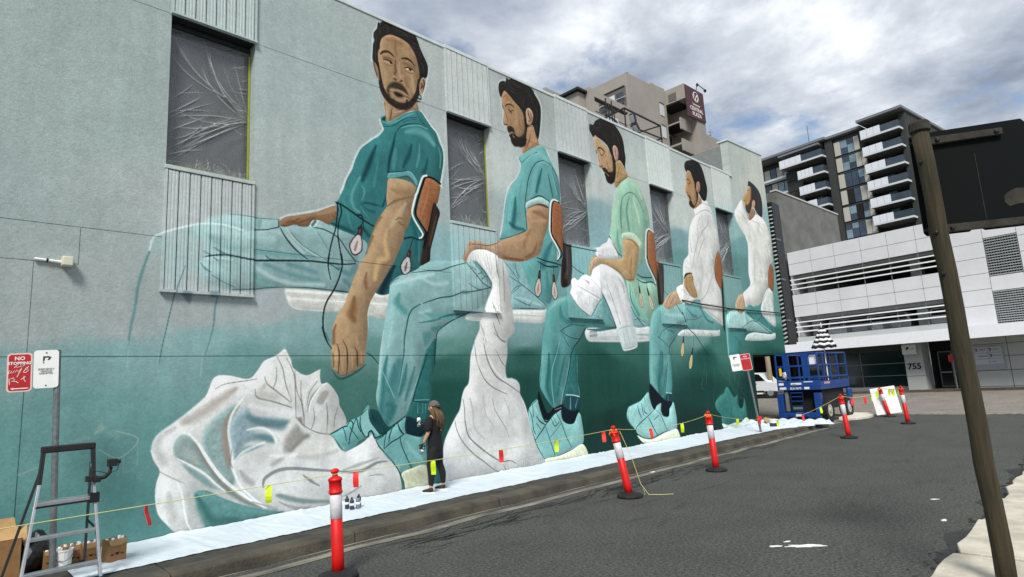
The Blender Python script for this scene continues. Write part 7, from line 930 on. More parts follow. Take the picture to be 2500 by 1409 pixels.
# ------------------------------------------------------------------ kerbside parking signs
def rounded(w, h, r, n=5):
    out = []
    for cx_, cy_, a0 in ((w/2-r, h/2-r, 0), (-w/2+r, h/2-r, PI/2), (-w/2+r, -h/2+r, PI), (w/2-r, -h/2+r, 3*PI/2)):
        for i in range(n+1): a = a0+PI/2*i/n; out.append((cx_+r*math.cos(a), cy_+r*math.sin(a)))
    return out
def sign_post(base, top, dirv, wred, wwht, hh, label, order, detail):
    t = thing('sign_post', label, 'parking sign', base, 0, 'kerbside parking signs')
    b, tp = Vector(base), Vector(top); up = (tp-b).normalized()
    g = G(); g.tube([b, tp], 0.033, 12); obj('pole', g, m_galv, t, smooth=False)
    a = Vector(dirv).normalized(); a = (a-up*a.dot(up)).normalized(); nrm_ = a.cross(up).normalized()
    if nrm_.dot(Vector((-1, -1, 0))) < 0: nrm_ = -nrm_
    def frame(s0, z0, lift):
        o0 = tp+up*z0+a*s0+nrm_*(0.038+lift)
        return lambda x, y, zz: o0+a*x+up*y+nrm_*zz
    sw, sr = order
    fw = frame(sw, -hh/2+0.0, 0.0); g = G(); g.prism(rounded(wwht, hh, 0.035), lambda x, y, z: fw(x, y, z), 0, 0.004); wp = obj('white_plate', g, m_white, t)
    fr = frame(sr, -hh/2-0.025, 0.0); g = G(); g.prism(rounded(wred, hh, 0.035), lambda x, y, z: fr(x, y, z), 0, 0.004); rp = obj('red_plate', g, M('pale_red_border', (226, 190, 186), var=0.02), t)
    g = G(); g.prism(rounded(wred-0.03, hh-0.03, 0.028), lambda x, y, z: fr(x, y, z), 0.0045, 0.006); obj('red_field', g, m_redsign, rp)
    txt = lambda s, size, x, y, f_, col, par, nm='lettering', bold=0.0: obj(nm, text_geo(s, size, lambda u, v, w: f_(x+u, y+v, 0.008+w), 0.002, bold=bold), col, par)
    if detail:
        txt('NO', 0.058, 0.0, hh*0.36, fr, m_whiteink, rp, bold=0.0015); txt('STOPPING', 0.044, 0.0, hh*0.235, fr, m_whiteink, rp, bold=0.0015)
        def scrib(pts, w=0.006):
            pts = [(x*0.68, y*0.82) for x, y in pts]; w *= 0.75
            g = G(); g.tube([fr(x, y, 0.0075) for x, y in pts], w, 5); return obj('graffiti', g, m_whiteink, rp)
        scrib([(-0.07, 0.065), (-0.03, 0.10), (-0.05, 0.07), (0.0, 0.075), (0.03, 0.105), (0.02, 0.07), (0.07, 0.10)], 0.004)
        scrib([(-0.145, -0.03), (-0.13, 0.03), (-0.10, 0.02), (-0.12, -0.01), (-0.085, 0.0), (-0.06, 0.03), (-0.055, 0.0), (-0.03, 0.04), (-0.01, 0.0), (0.01, 0.035), (0.03, 0.06), (-0.03, -0.06)], 0.0045)
        scrib([(0.05, 0.0), (0.09, 0.06), (0.12, 0.08), (0.09, 0.03), (0.12, 0.03), (0.08, -0.01), (0.05, 0.0)], 0.0045)
        scrib([(-0.12, -0.16), (-0.13, -0.09), (-0.07, -0.07), (-0.06, -0.10), (-0.10, -0.115), (-0.04, -0.12), (-0.01, -0.14)], 0.0055)
        scrib([(0.02, -0.10), (0.08, -0.06), (0.06, -0.05), (0.06, -0.10), (0.08, -0.13)], 0.0045)
        g = G(); g.prism([(-0.075, -0.178), (-0.05, -0.165), (-0.05, -0.173), (0.08, -0.173), (0.08, -0.183), (-0.05, -0.183), (-0.05, -0.191)], lambda x, y, z: fr(x, y, z), 0.0065, 0.009); obj('arrow', g, m_whiteink, rp)
        g = G(); g.prism([(-0.03, 0.08), (-0.03, 0.145), (0.025, 0.145), (0.035, 0.135), (0.025, 0.13), (-0.015, 0.13), (-0.015, 0.105)], lambda x, y, z: fw(x, y, z), 0.0045, 0.007)
        g.prism([(0.01, 0.108), (0.035, 0.138), (0.046, 0.138), (0.03, 0.106), (0.013, 0.101)], lambda x, y, z: fw(x, y, z), 0.0045, 0.007); g.prism([(-0.03, 0.066), (-0.03, 0.076), (-0.018, 0.076), (-0.018, 0.068)], lambda x, y, z: fw(x, y, z), 0.0045, 0.007)
        obj('logo', g, m_ink, wp)
        for i, s in enumerate(('EMERGENCY', 'VEHICLES', 'EXEMPTED')): txt(s, 0.026, 0.0, 0.0-i*0.024, fw, M('grey_ink', (120, 116, 120), var=0), wp)
        for yy in (hh/2-0.03, -hh/2+0.03):
            c = fw(0.0, yy, 0.006); g = G(); g.lathe([(0.009, -0.002), (0.009, 0.002)], 8, c, rot_to(nrm_)); obj('bolt', g, m_galv, wp)
    else:
        g = G(); g.prism([(-0.05, 0.10), (-0.05, 0.18), (0.05, 0.18), (0.05, 0.15), (-0.02, 0.15), (-0.02, 0.10)], lambda x, y, z: fw(x, y, z), 0.0045, 0.007); obj('logo', g, m_ink, wp)
        txt('EMERGENCY', 0.04, 0, -0.06, fw, m_ink, wp); txt('VEHICLES', 0.04, 0, -0.10, fw, m_ink, wp)
        txt('NO', 0.07, 0, 0.17, fr, m_whiteink, rp, bold=0.001); txt('STOPPING', 0.055, 0, 0.10, fr, m_whiteink, rp)
        obj('tape_wrap', G().box(b.x-0.05, b.x+0.05, b.y-0.05, b.y+0.05, 0.48, 0.60), m_redflag, t)
    return t
sign_post((1.235, 8.63, 0.12), (1.155, 8.66, 2.59), (0.985, -0.17, 0), 0.222, 0.228, 0.43, 'grey pole with NO STOPPING sign and graffiti, behind the stepladder', (-0.10, -0.335), True)
sign_post((18.08, 7.91, 0.12), (18.00, 8.12, 2.50), (0.52, -0.85, 0), 0.30, 0.30, 0.50, 'leaning pole with small red and white signs near the scissor lift', (-0.29, 0.0), False)

# ------------------------------------------------------------------ stepladder with a camera clamped to it
ld = thing('stepladder', 'aluminium stepladder with a black top rail, standing before the left sign pole', 'stepladder', (1.2, 8.2, 0.13))
FL, FR, TL, TR = Vector((0.86, 7.86, 0.13)), Vector((1.54, 7.86, 0.13)), Vector((1.03, 8.2, 1.30)), Vector((1.47, 8.2, 1.30))
BL, BR = Vector((0.80, 8.72, 0.13)), Vector((1.54, 8.72, 0.13))
for a, b in ((FL, TL), (FR, TR)):
    g = G(); g.beam(a, b, 0.028, 0.06, (0, 1, 0)); obj('rail', g, m_alu, ld, bevel=0.004)
m_dkalu = M('dark_leg', (66, 68, 70), rough=0.6)  # plain dark grey for the rear legs
for a, b in ((BL, TL+Vector((0, 0.06, 0.0))), (BR, TR+Vector((0, 0.06, 0)))):
    g = G(); g.beam(a, b, 0.024, 0.03, (0, 1, 0)); obj('rear_leg', g, m_dkalu, ld)
for i, z in enumerate((0.30, 0.62, 0.945)):
    s_ = (z-0.13)/(1.30-0.13); a = FL.lerp(TL, s_); b = FR.lerp(TR, s_)
    dp = 0.09 if i < 2 else 0.22
    g = G(); g.obox((a+b)/2+Vector((0, dp/2-0.03, 0)), (b-a)/2-Vector((0.01, 0, 0)), (0, dp/2, 0), (0, 0, 0.018)); st = obj('step', g, m_alu, ld, bevel=0.004)
    if i == 2:
        obj('step_edge', G().box(a.x+0.0, b.x, a.y-0.045, a.y-0.031, z-0.034, z-0.016), m_blackmetal, st)
        obj('hinge_block', G().box(b.x-0.05, b.x+0.035, a.y-0.06, a.y+0.05, z-0.05, z+0.05), m_blackmetal, st)
for a, b in ((FL.lerp(TL, 0.86), TL+Vector((0.0, 0.0, 0.17))), (FR.lerp(TR, 0.86), TR+Vector((0.0, 0, 0.17)))):
    g = G(); g.beam(a, b, 0.036, 0.068, (0, 1, 0)); obj('grip_sleeve', g, m_blackmetal, ld, bevel=0.004)
g = G(); g.box(TL.x-0.02, TR.x+0.02, 8.16, 8.26, 1.455, 1.525); obj('top_rail', g, m_black, ld, bevel=0.012)
g = G(); g.beam(FR.lerp(TR, 0.42)+Vector((0, 0.02, 0)), BR.lerp(TR, 0.45), 0.012, 0.022); obj('spreader', g, m_blackmetal, ld)
g = G(); g.beam(FL.lerp(TL, 0.12), BR.lerp(TR, 0.05), 0.012, 0.02); obj('brace', g, m_blackmetal, ld)
for q in (FL, FR, BL, BR): obj('foot', G().box(q.x-0.03, q.x+0.03, q.y-0.04, q.y+0.04, 0.13, 0.165), m_black, ld, bevel=0.004)
cm = thing('action_camera', 'small black camera on a bent arm clamped to the right ladder rail', 'camera', (1.50, 8.16, 1.15))
g = G(); g.box(1.40, 1.50, 8.06, 8.14, 1.115, 1.175); g.box(1.475, 1.535, 8.05, 8.16, 1.10, 1.16); obj('clamp', g, m_black, cm, bevel=0.008)
g = G(); g.tube([(1.52, 8.08, 1.14), (1.57, 8.07, 1.145), (1.61, 8.06, 1.19), (1.625, 8.06, 1.25)], [0.02, 0.022, 0.02, 0.016], 8); obj('arm', g, m_black, cm, smooth=True)
obj('camera_body', G().box(1.585, 1.68, 8.02, 8.09, 1.255, 1.335), m_black, cm, bevel=0.008)
g = G(); g.lathe([(0.02, 0), (0.022, 0.03), (0.012, 0.032)], 12, (1.68, 8.055, 1.30), rot_to((1, 0.1, 0))); obj('lens', g, m_blackmetal, cm)
g = G(); g.tube([(1.70, 8.05, 1.29), (1.68, 8.05, 1.21), (1.60, 8.05, 1.18), (1.50, 8.06, 1.22), (1.44, 8.07, 1.22)], 0.004, 5); g.tube([(1.45, 8.06, 1.10), (1.42, 8.06, 1.03), (1.46, 8.06, 0.98)], 0.004, 5); obj('lead', g, m_black, cm)

# ------------------------------------------------------------------ cartons, bag, tub at the foot of the wall
def carton(cx_, cy_, w_, d_, h_, rz, label, cans=True, seed=0):
    t = thing('paint_carton', label, 'carton', (cx_, cy_, 0.142), rz, 'cartons of spray paint against the wall')
    g = G(); th = 0.006
    g.box(-w_/2, w_/2, -d_/2, -d_/2+th, 0, h_*0.78); g.box(-w_/2, w_/2, d_/2-th, d_/2, 0, h_); g.box(-w_/2, -w_/2+th, -d_/2+th, d_/2-th, 0, h_); g.box(w_/2-th, w_/2, -d_/2+th, d_/2-th, 0, h_); g.box(-w_/2+th, w_/2-th, -d_/2+th, d_/2-th, 0, th)
    obj('box', g, m_card2, t, local=True)
    g = G(); n = 9; pts = [(-w_/2+0.004, h_*0.985)]+[(w_*0.42*math.cos(PI+PI*i/n)*1.05, h_*(0.76+0.10*math.sin(PI+PI*i/n)+0.04)) for i in range(n+1)]+[(w_/2-0.004, h_*0.985)]
    g.prism(pts, lambda a, b, tt: (a, tt, b), -d_/2-0.006, -d_/2-0.001); obj('front_flap', g, m_card, t, local=True)
    g = G(); g.prism([(-0.03, h_*0.40), (0.03, h_*0.40), (0.0, h_*0.28)], lambda a, b, tt: (a, tt, b), -d_/2-0.003, -d_/2-0.0012); g.box(-w_*0.34, -w_*0.2, -d_/2-0.003, -d_/2-0.0012, h_*0.30, h_*0.36); g.box(w_*0.2, w_*0.34, -d_/2-0.003, -d_/2-0.0012, h_*0.30, h_*0.36); obj('print', g, m_ink, t, local=True)
    rg = random.Random(seed)
    for i in range(3):
        for j in range(2):
            g = G(); r = w_/6.6; z1 = h_*rg.uniform(0.98, 1.08)
            g.lathe([(r*0.9, 0.01), (r*0.9, z1*0.86), (r*0.55, z1*0.93), (r*0.5, z1)], 10, (-w_/2+w_*(i+.5)/3, -d_/4+j*d_/2, 0)); c = obj('can_top', g, m_white if rg.random() < .6 else M('can_cap_%d%d%d' % (seed, i, j), (rg.randint(120, 200),)*3), t, smooth=True, local=True)
    return t
carton(1.80, 8.58, 0.20, 0.15, 0.25, 0.25, 'rightmost brown carton of paint cans, alone on the cloth edge', seed=1)
carton(1.60, 8.82, 0.20, 0.15, 0.22, 0.1, 'brown carton just behind the right ladder leg, pale lids showing', seed=2)
carton(1.44, 8.86, 0.19, 0.15, 0.22, -0.05, 'brown carton with a white label in the middle of the row', seed=3)
carton(1.27, 8.90, 0.19, 0.15, 0.20, 0.0, 'brown carton half hidden behind the sign pole', seed=4)
bx = thing('cardboard_box', 'large open cardboard box with raised flaps at the left of the ladder', 'cardboard box', (0.80, 9.0, 0.13))
g = G(); x0, x1, y0, y1, h_ = 0.52, 0.97, 8.82, 9.24, 0.40; th = 0.008
g.box(x0, x1, y0, y0+th, 0.13, 0.13+h_); g.box(x0, x1, y1-th, y1, 0.13, 0.13+h_); g.box(x0, x0+th, y0+th, y1-th, 0.13, 0.13+h_); g.box(x1-th, x1, y0+th, y1-th, 0.13, 0.13+h_); g.box(x0+th, x1-th, y0+th, y1-th, 0.13, 0.14)
obj('box', g, m_card2, bx)
g = G(); g.add([(x0, y0, 0.53), (x1, y0, 0.53), (x1-0.02, y0+0.10, 0.655), (x1-0.14, y0+0.09, 0.64), (x1-0.18, y0+0.085, 0.615), (x0, y0+0.08, 0.60)], [(0, 1, 2, 3, 4, 5)]); o = obj('flap', g, m_card, bx); s = o.modifiers.new('t', 'SOLIDIFY'); s.thickness = 0.006
g = G(); g.add([(x0, y1, 0.53), (x1, y1, 0.53), (x1-0.03, y1+0.07, 0.70), (x0, y1+0.06, 0.71)], [(0, 1, 2, 3)]); o = obj('flap', g, m_card, bx); s = o.modifiers.new('t', 'SOLIDIFY'); s.thickness = 0.006
g = G(); g.add([(x1, y0+0.02, 0.53), (x1, y1-0.02, 0.53), (x1+0.08, y1-0.03, 0.62), (x1+0.05, y0+0.03, 0.38)], [(0, 1, 2, 3)]); o = obj('flap', g, m_card, bx); s = o.modifiers.new('t', 'SOLIDIFY'); s.thickness = 0.006
g = G()
for i in range(3): g.lathe([(0.033, 0), (0.033, 0.16), (0.02, 0.19)], 10, (0.62+i*0.07, 8.74, 0.14))
o = obj('pale_tub', G().box(0.50, 0.63, 8.62, 8.72, 0.135, 0.36), m_reflect, None, bevel=0.02); tag(o, 'pale plastic tub in front of the large cardboard box', 'tub')
def lump(name, c, r, seed, m, amp=0.35, sq=(1, 1, 1)):
    bm = bmesh.new(); bmesh.ops.create_icosphere(bm, subdivisions=3, radius=1.0); rg = random.Random(seed)
    dirs = [(Vector((rg.gauss(0, 1), rg.gauss(0, 1), rg.gauss(0, 1))).normalized(), rg.uniform(-amp, amp)) for _ in range(26)]
    for v in bm.verts:
        n = v.co.normalized(); k = 1+sum(A*max(0, n.dot(d)-0.7)*2.2 for d, A in dirs)
        v.co = Vector((n.x*sq[0], n.y*sq[1], n.z*sq[2]))*k*r
    me = bpy.data.meshes.new(name); bm.to_mesh(me); bm.free(); me.materials.append(m)
    o = bpy.data.objects.new(name, me); COL.objects.link(o); o.location = c; return o
o = lump('black_bag', (1.10, 9.0, 0.30), 0.21, 4, M('black_plastic', (16, 17, 18), rough=0.3, var=0.3), 0.6, (0.9, 0.8, 1.0)); tag(o, 'crumpled black bag between the cardboard box and the sign pole', 'bag')
tb = thing('paint_bucket', 'white paint bucket behind the bottom ladder step', 'bucket', (1.33, 8.72, 0.135))
g = G(); g.lathe([(0.085, 0), (0.10, 0.20), (0.105, 0.20), (0.105, 0.215), (0.095, 0.215), (0.08, 0.01)], 16); obj('tub', g, m_white, tb, smooth=False, local=True)
g = G(); g.tube([(-0.10, 0, 0.19), (-0.07, -0.08, 0.12), (0, -0.115, 0.10), (0.07, -0.08, 0.12), (0.10, 0, 0.19)], 0.004, 5); obj('handle', g, m_galv, tb, local=True)
def spray_can(x, y, z, label, shade, h=0.19, group='spray cans on the drop cloth', tilt=None, m_cap=None):
    t = thing('spray_can', label, 'spray can', (x, y, z), 0, group)
    g = G(); g.lathe([(0.032, 0), (0.0335, 0.004), (0.0335, h*0.74), (0.031, h*0.77), (0.018, h*0.83)], 14); obj('body', g, shade, t, smooth=True, local=True)
    g = G(); g.lathe([(0.0345, h*0.34), (0.0345, h*0.52)], 14); obj('label_band', g, m_white if m_cap is None else m_cap, t, smooth=True, local=True)
    g = G(); g.lathe([(0.012, h*0.83), (0.013, h*0.95), (0.010, h)], 10); obj('nozzle', g, m_ink, t, smooth=True, local=True)
    if tilt: t.rotation_euler = tilt
    return t
m_can = M('can_grey', (58, 64, 80), rough=0.35, metal=0.3); m_can2 = M('can_pale', (120, 128, 144), rough=0.35, metal=0.3)
spray_can(4.96, 8.86, 0.137, 'leftmost grey spray can of the four, rear of the group', m_can, 0.20)
spray_can(4.965, 8.72, 0.137, 'grey spray can at the front left of the group of four', m_can, 0.19)
spray_can(5.06, 8.70, 0.137, 'spray can with a white label at the front right of the four', m_can2, 0.20)
spray_can(5.13, 8.79, 0.137, 'rightmost spray can of the four, with a dark domed top', m_can, 0.205)
g = None
pt = thing('paint_pail', 'small white paint pail on the cloth at the foot of the leaning sign', 'pail', (19.3, 8.0, 0.14))
g = G(); g.lathe([(0.12, 0), (0.135, 0.26), (0.14, 0.26), (0.14, 0.28), (0.12, 0.28), (0.11, 0.02)], 14); obj('tub', g, m_white, pt, local=True); obj('label_band', G().lathe([(0.134, 0.07), (0.137, 0.17)], 14), m_can, pt, local=True)
o = lump('cardboard_scrap', (20.4, 8.55, 0.26), 0.20, 9, m_card, 0.5, (1.2, 0.8, 0.6)); tag(o, 'crushed brown cardboard beside the white pail near the lift', 'cardboard')
# ------------------------------------------------------------------ the artist
def skin_mesh(name, verts, edges, m, root=0, levels=2, parent=None, smooth=True):
    me = bpy.data.meshes.new(name); me.from_pydata([v[0] for v in verts], edges, [])
    o = bpy.data.objects.new(name, me); COL.objects.link(o)
    o.modifiers.new('skin', 'SKIN'); s = o.modifiers.new('sub', 'SUBSURF'); s.levels = levels; s.render_levels = levels
    for i, v in enumerate(verts):
        d = me.skin_vertices[0].data[i]; r = v[1]; d.radius = (r, r) if not isinstance(r, tuple) else r; d.use_root = (i == root)
    dg = bpy.context.evaluated_depsgraph_get(); ev = o.evaluated_get(dg); nm = bpy.data.meshes.new_from_object(ev)
    bpy.data.objects.remove(o); bpy.data.meshes.remove(me)
    nm.name = name; nm.materials.clear(); nm.materials.append(m)
    nm.polygons.foreach_set('use_smooth', [smooth]*len(nm.polygons))
    if parent is not None: nm.transform(wloc(parent).inverted())
    ob = bpy.data.objects.new(name, nm); COL.objects.link(ob)
    if parent is not None: ob.parent = parent
    return ob
PB = Vector((6.65, 8.78, 0.140)); PF = Vector((-0.35, 0.94, 0)).normalized(); PL = Vector((-PF.y, PF.x, 0))
def pp(f, l, z): return PB+PF*f+PL*l+Vector((0, 0, z))
person = thing('person', 'person in black clothes and a backward cap spray painting the mural, hair down the back', 'person', PB)
m_skin = M('skin', (196, 146, 116), var=0.06, rough=0.6); m_tee = M('black_tshirt', (15, 15, 17), var=0.2, scale=20, rough=0.9); m_leg = M('black_leggings', (14, 14, 16), var=0.3, scale=30, rough=0.85)
m_glove = M('black_glove', (16, 16, 18), rough=0.6); m_hair = M('brown_hair', (92, 70, 48), var=0.45, scale=26, rough=0.6, stretch=(3, 3, 0.5)); m_cap = M('grey_cap', (96, 90, 88), var=0.2, scale=20, rough=0.9); m_shoe = M('dark_trainers', (46, 42, 42), var=0.5, scale=16, rough=0.8); m_sole = M('white_sole', (226, 224, 220), rough=0.7)
bv = [(pp(0, 0, 0.84), (0.095, 0.075)), (pp(0.01, 0, 1.0), (0.085, 0.065)), (pp(0.0, 0, 1.16), (0.10, 0.07)), (pp(-0.005, 0, 1.27), (0.10, 0.075)), (pp(0.0, 0, 1.33), 0.048), (pp(0.02, 0, 1.385), 0.05), (pp(0.025, 0.0, 1.44), (0.075, 0.085)), (pp(0.02, 0.0, 1.505), (0.066, 0.076)),
      (pp(0.0, 0.085, 0.76), 0.058), (pp(0.03, 0.155, 0.44), 0.052), (pp(0.0, 0.175, 0.25), 0.05), (pp(0.0, 0.18, 0.08), 0.034), (pp(0.0, -0.085, 0.76), 0.058), (pp(0.015, -0.15, 0.44), 0.052), (pp(-0.03, -0.17, 0.25), 0.05), (pp(-0.03, -0.175, 0.08), 0.034),
      (pp(0, 0.155, 1.26), 0.05), (pp(0.0, 0.215, 1.02), 0.036), (pp(0.10, 0.215, 0.86), 0.026), (pp(0, -0.155, 1.26), 0.05), (pp(0.12, -0.20, 1.06), 0.036), (pp(0.30, -0.15, 1.13), 0.027)]
be = [(0, 1), (1, 2), (2, 3), (3, 4), (4, 5), (5, 6), (6, 7), (0, 8), (8, 9), (9, 10), (10, 11), (0, 12), (12, 13), (13, 14), (14, 15), (3, 16), (16, 17), (17, 18), (3, 19), (19, 20), (20, 21)]
skin_mesh('body', bv, be, m_skin, 0, 2, person)
g = G(); n = 28; rings = [(0.735, .158, .122, .0), (0.76, .160, .123, .0), (0.86, .156, .118, .0), (0.97, .146, .110, .0), (1.08, .147, .110, -.004), (1.18, .160, .108, -.006), (1.25, .160, .094, -.006), (1.29, .128, .080, -.004), (1.32, .078, .062, .0), (1.345, .058, .055, .004)]
vs = []
for k, (z, rx, ry, f0) in enumerate(rings):
    for i in range(n):
        a = 2*PI*i/n; fold = 1+(0.030*math.sin(5*a+z*9)+0.022*math.sin(9*a-z*14))*(1.0 if k < 6 else 0.3)
        vs.append(pp(f0+ry*math.sin(a)*fold, rx*math.cos(a)*fold, z+(0.012*math.sin(2*a+1) if k == 0 else 0)))
g.add(vs, [(k*n+i, k*n+(i+1) % n, (k+1)*n+(i+1) % n, (k+1)*n+i) for k in range(len(rings)-1) for i in range(n)])
g.tube([pp(0, 0.105, 1.272), pp(0, 0.172, 1.245), pp(-0.002, 0.212, 1.15), pp(0.0, 0.226, 1.03)], [0.055, 0.070, 0.068, 0.070], 14); g.tube([pp(0, -0.105, 1.272), pp(0.01, -0.172, 1.245), pp(0.055, -0.195, 1.15), pp(0.115, -0.207, 1.075)], [0.055, 0.070, 0.066, 0.068], 14)
obj('tshirt', g, m_tee, person, smooth=True, sub=1)
lv = [(pp(0, 0, 0.86), (0.14, 0.115)), (pp(0, 0.0, 0.76), (0.145, 0.12)), (pp(0.0, 0.105, 0.66), 0.10), (pp(0.025, 0.14, 0.46), 0.068), (pp(-0.01, 0.165, 0.30), 0.066), (pp(0.0, 0.178, 0.10), 0.043), (pp(0.0, -0.105, 0.66), 0.10), (pp(0.015, -0.14, 0.46), 0.068), (pp(-0.04, -0.16, 0.30), 0.066), (pp(-0.03, -0.175, 0.10), 0.043)]
skin_mesh('leggings', lv, [(0, 1), (1, 2), (2, 3), (3, 4), (4, 5), (1, 6), (6, 7), (7, 8), (8, 9)], m_leg, 0, 2, person)
for l, f in ((0.18, 0.0), (-0.175, -0.03)):
    sh = skin_mesh('shoe', [(pp(f-0.045, l, 0.07), (0.042, 0.05)), (pp(f+0.02, l, 0.058), (0.042, 0.045)), (pp(f+0.11, l+0.01, 0.042), (0.042, 0.03)), (pp(f+0.17, l+0.012, 0.034), (0.034, 0.022))], [(0, 1), (1, 2), (2, 3)], m_shoe, 0, 2, person)
    g = G(); n = 12; pts = []
    for i in range(n): a = 2*PI*i/n; pts.append((0.06+0.145*math.cos(a), 0.046*math.sin(a)*(1+0.15*math.cos(a))))
    g.prism(pts, lambda a, b, t: pp(f+a, l+b, t), -0.006, 0.024); obj('sole', g, m_sole, sh, bevel=0.005)
    g = G()
    for q in range(3): g.box(0, 0, 0, 0, 0, 0) if False else g.tube([pp(f+0.02+q*0.03, l+0.03, 0.098-q*0.012), pp(f+0.02+q*0.03, l-0.03, 0.098-q*0.012)], 0.006, 5)
    obj('laces', g, m_sole, sh)
def hand(name, wrist, fwd, palm_n, m, curl):
    w = Vector(wrist); a = Vector(fwd).normalized(); n_ = Vector(palm_n); n_ = (n_-a*n_.dot(a)).normalized(); s = a.cross(n_)
    vs = [(w, 0.024), (w+a*0.05, (0.030, 0.017)), (w+a*0.085, (0.034, 0.015))]; es = [(0, 1), (1, 2)]
    for k, (off, ln) in enumerate(((-0.027, 0.060), (-0.009, 0.070), (0.009, 0.066), (0.027, 0.052))):
        b = len(vs); p0 = w+a*0.088+s*off; c1, c2 = curl, curl*2.0
        p1 = p0+(a*math.cos(c1)+n_*math.sin(c1))*ln*0.55; p2 = p1+(a*math.cos(c2)+n_*math.sin(c2))*ln*0.45; p3 = p2+(a*math.cos(c2*1.5)+n_*math.sin(c2*1.5))*ln*0.35
        vs += [(p0, 0.010), (p1, 0.0095), (p2, 0.0088), (p3, 0.0075)]; es += [(2, b), (b, b+1), (b+1, b+2), (b+2, b+3)]
    b = len(vs); q0 = w+a*0.035-s*0.03+n_*0.008; q1 = q0+(a*0.7-s*0.5+n_*0.4)*0.04; q2 = q1+(a*0.8+n_*0.6)*0.035
    vs += [(q0, 0.012), (q1, 0.011), (q2, 0.009)]; es += [(1, b), (b, b+1), (b+1, b+2)]
    return skin_mesh(name, vs, es, m, 1, 2, person)
hand('glove', pp(0.115, 0.215, 0.845), PF*0.45+Vector((0, 0, -0.9)), -PL+PF*0.3, m_glove, 0.7)
hand('glove', pp(0.315, -0.145, 1.14), PF*0.8+Vector((0, 0, 0.45)), PL, m_glove, 0.75)
hv = [(pp(-0.045, 0.0, 1.50), (0.085, 0.075)), (pp(-0.075, 0.0, 1.40), (0.085, 0.05)), (pp(-0.10, 0.005, 1.29), (0.095, 0.038)), (pp(-0.115, 0.0, 1.18), (0.075, 0.028)), (pp(-0.112, -0.01, 1.09), (0.04, 0.016)), (pp(-0.02, 0.075, 1.42), (0.03, 0.05)), (pp(-0.045, 0.085, 1.30), (0.03, 0.04)), (pp(-0.07, 0.08, 1.20), (0.022, 0.03)), (pp(-0.02, -0.075, 1.42), (0.03, 0.05)), (pp(-0.045, -0.085, 1.30), (0.03, 0.04))]
skin_mesh('hair', hv, [(0, 1), (1, 2), (2, 3), (3, 4), (0, 5), (5, 6), (6, 7), (0, 8), (8, 9)], m_hair, 0, 2, person)
g = G(); rgh = random.Random(2)
for q in range(46):
    l0 = rgh.uniform(-0.085, 0.09); f0 = -0.06-0.06*math.cos(l0*14)+rgh.uniform(-0.02, 0.01)
    zz = rgh.uniform(1.02, 1.2)
    g.tube([pp(f0+0.05, l0*0.9, 1.45), pp(f0-0.02, l0+rgh.uniform(-.015, .015), 1.33), pp(f0-0.045, l0+rgh.uniform(-.03, .03), (1.33+zz)/2), pp(f0-0.03, l0+rgh.uniform(-.03, .03), zz)], [0.007, 0.009, 0.008, 0.002], 5)
hs = obj('hair_strands', g, m_hair, person, smooth=True)
g = G(); n = 18
cap_vs = []
for j in range(7):
    ph = PI/2*j/6
    for i in range(n):
        a = 2*PI*i/n; cap_vs.append(pp(0.0+0.105*math.cos(a)*math.cos(ph)*1.02, 0.088*math.sin(a)*math.cos(ph), 1.478+0.098*math.sin(ph)))
g.add(cap_vs, [(j*n+i, j*n+(i+1) % n, (j+1)*n+(i+1) % n, (j+1)*n+i) for j in range(6) for i in range(n)])
cp = obj('cap', g, m_cap, person, smooth=True)
g = G(); pts = [(0.075*math.cos(PI/2+PI*i/10)*1.1-0.07, 0.075*math.sin(PI/2+PI*i/10)) for i in range(11)]
g.prism(pts, lambda a, b, t: pp(a, b, 1.482+t+0.35*(a+0.08)), 0, 0.008); obj('brim', g, M('dark_brim', (40, 36, 36)), cp)
# a face: nose, eye, ear, mouth mask
g = G(); g.tube([pp(0.085, 0, 1.45), pp(0.118, 0, 1.42), pp(0.095, 0, 1.41)], [0.008, 0.014, 0.008], 8); obj('nose', g, m_skin, person, smooth=True)
for l in (0.033, -0.033):
    g = G(); g.lathe([(0.003, -0.008), (0.010, -0.004), (0.012, 0), (0.008, 0.006), (0.002, 0.008)], 10, pp(0.087, l, 1.462), rot_to(PF)); obj('eye', g, m_white, person, smooth=True)
    g = G(); g.tube([pp(0.088, l-0.018, 1.48), pp(0.096, l, 1.486), pp(0.086, l+0.02, 1.48)], 0.004, 5); obj('eyebrow', g, m_hair, person)
    g = G(); g.lathe([(0.004, -0.006), (0.020, -0.004), (0.024, 0.002), (0.012, 0.008)], 12, pp(0.01, l*2.55, 1.445), rot_to(PL*(1 if l > 0 else -1))); obj('ear', g, m_skin, person, smooth=True)
g = G(); g.tube([pp(0.088, -0.022, 1.385), pp(0.098, 0, 1.383), pp(0.088, 0.022, 1.385)], 0.006, 6); obj('mouth', g, M('lips', (150, 84, 78)), person, smooth=True)
g = G(); fn_ = lambda u, v, w: pp(-0.118-0.004-w, -0.02+u, 1.06+v)
for (u, v, s_) in ((0, 0, 0.02), (-0.04, -0.02, 0.014), (0.05, 0.03, 0.018), (0.03, -0.05, 0.02)):
    g.prism([(u-s_, v), (u, v+s_*0.7), (u+s_, v), (u, v-s_*0.6)], lambda a, b, t: pp(-0.13-t, a-0.03, 1.10+b), 0, 0.002)
obj('shirt_print', g, m_reflect, person)
spray_can(*(pp(0.425, -0.15, 1.12)), 'white spray can raised in the hand of the person at the wall', m_white, 0.19, None, (0.1, -0.12, 0), m_white)
spray_can(*(pp(0.19, 0.185, 0.665)), 'white capped can held low in the lower gloved hand', m_can2, 0.17, None, (0.5, 0.3, 0), m_white)

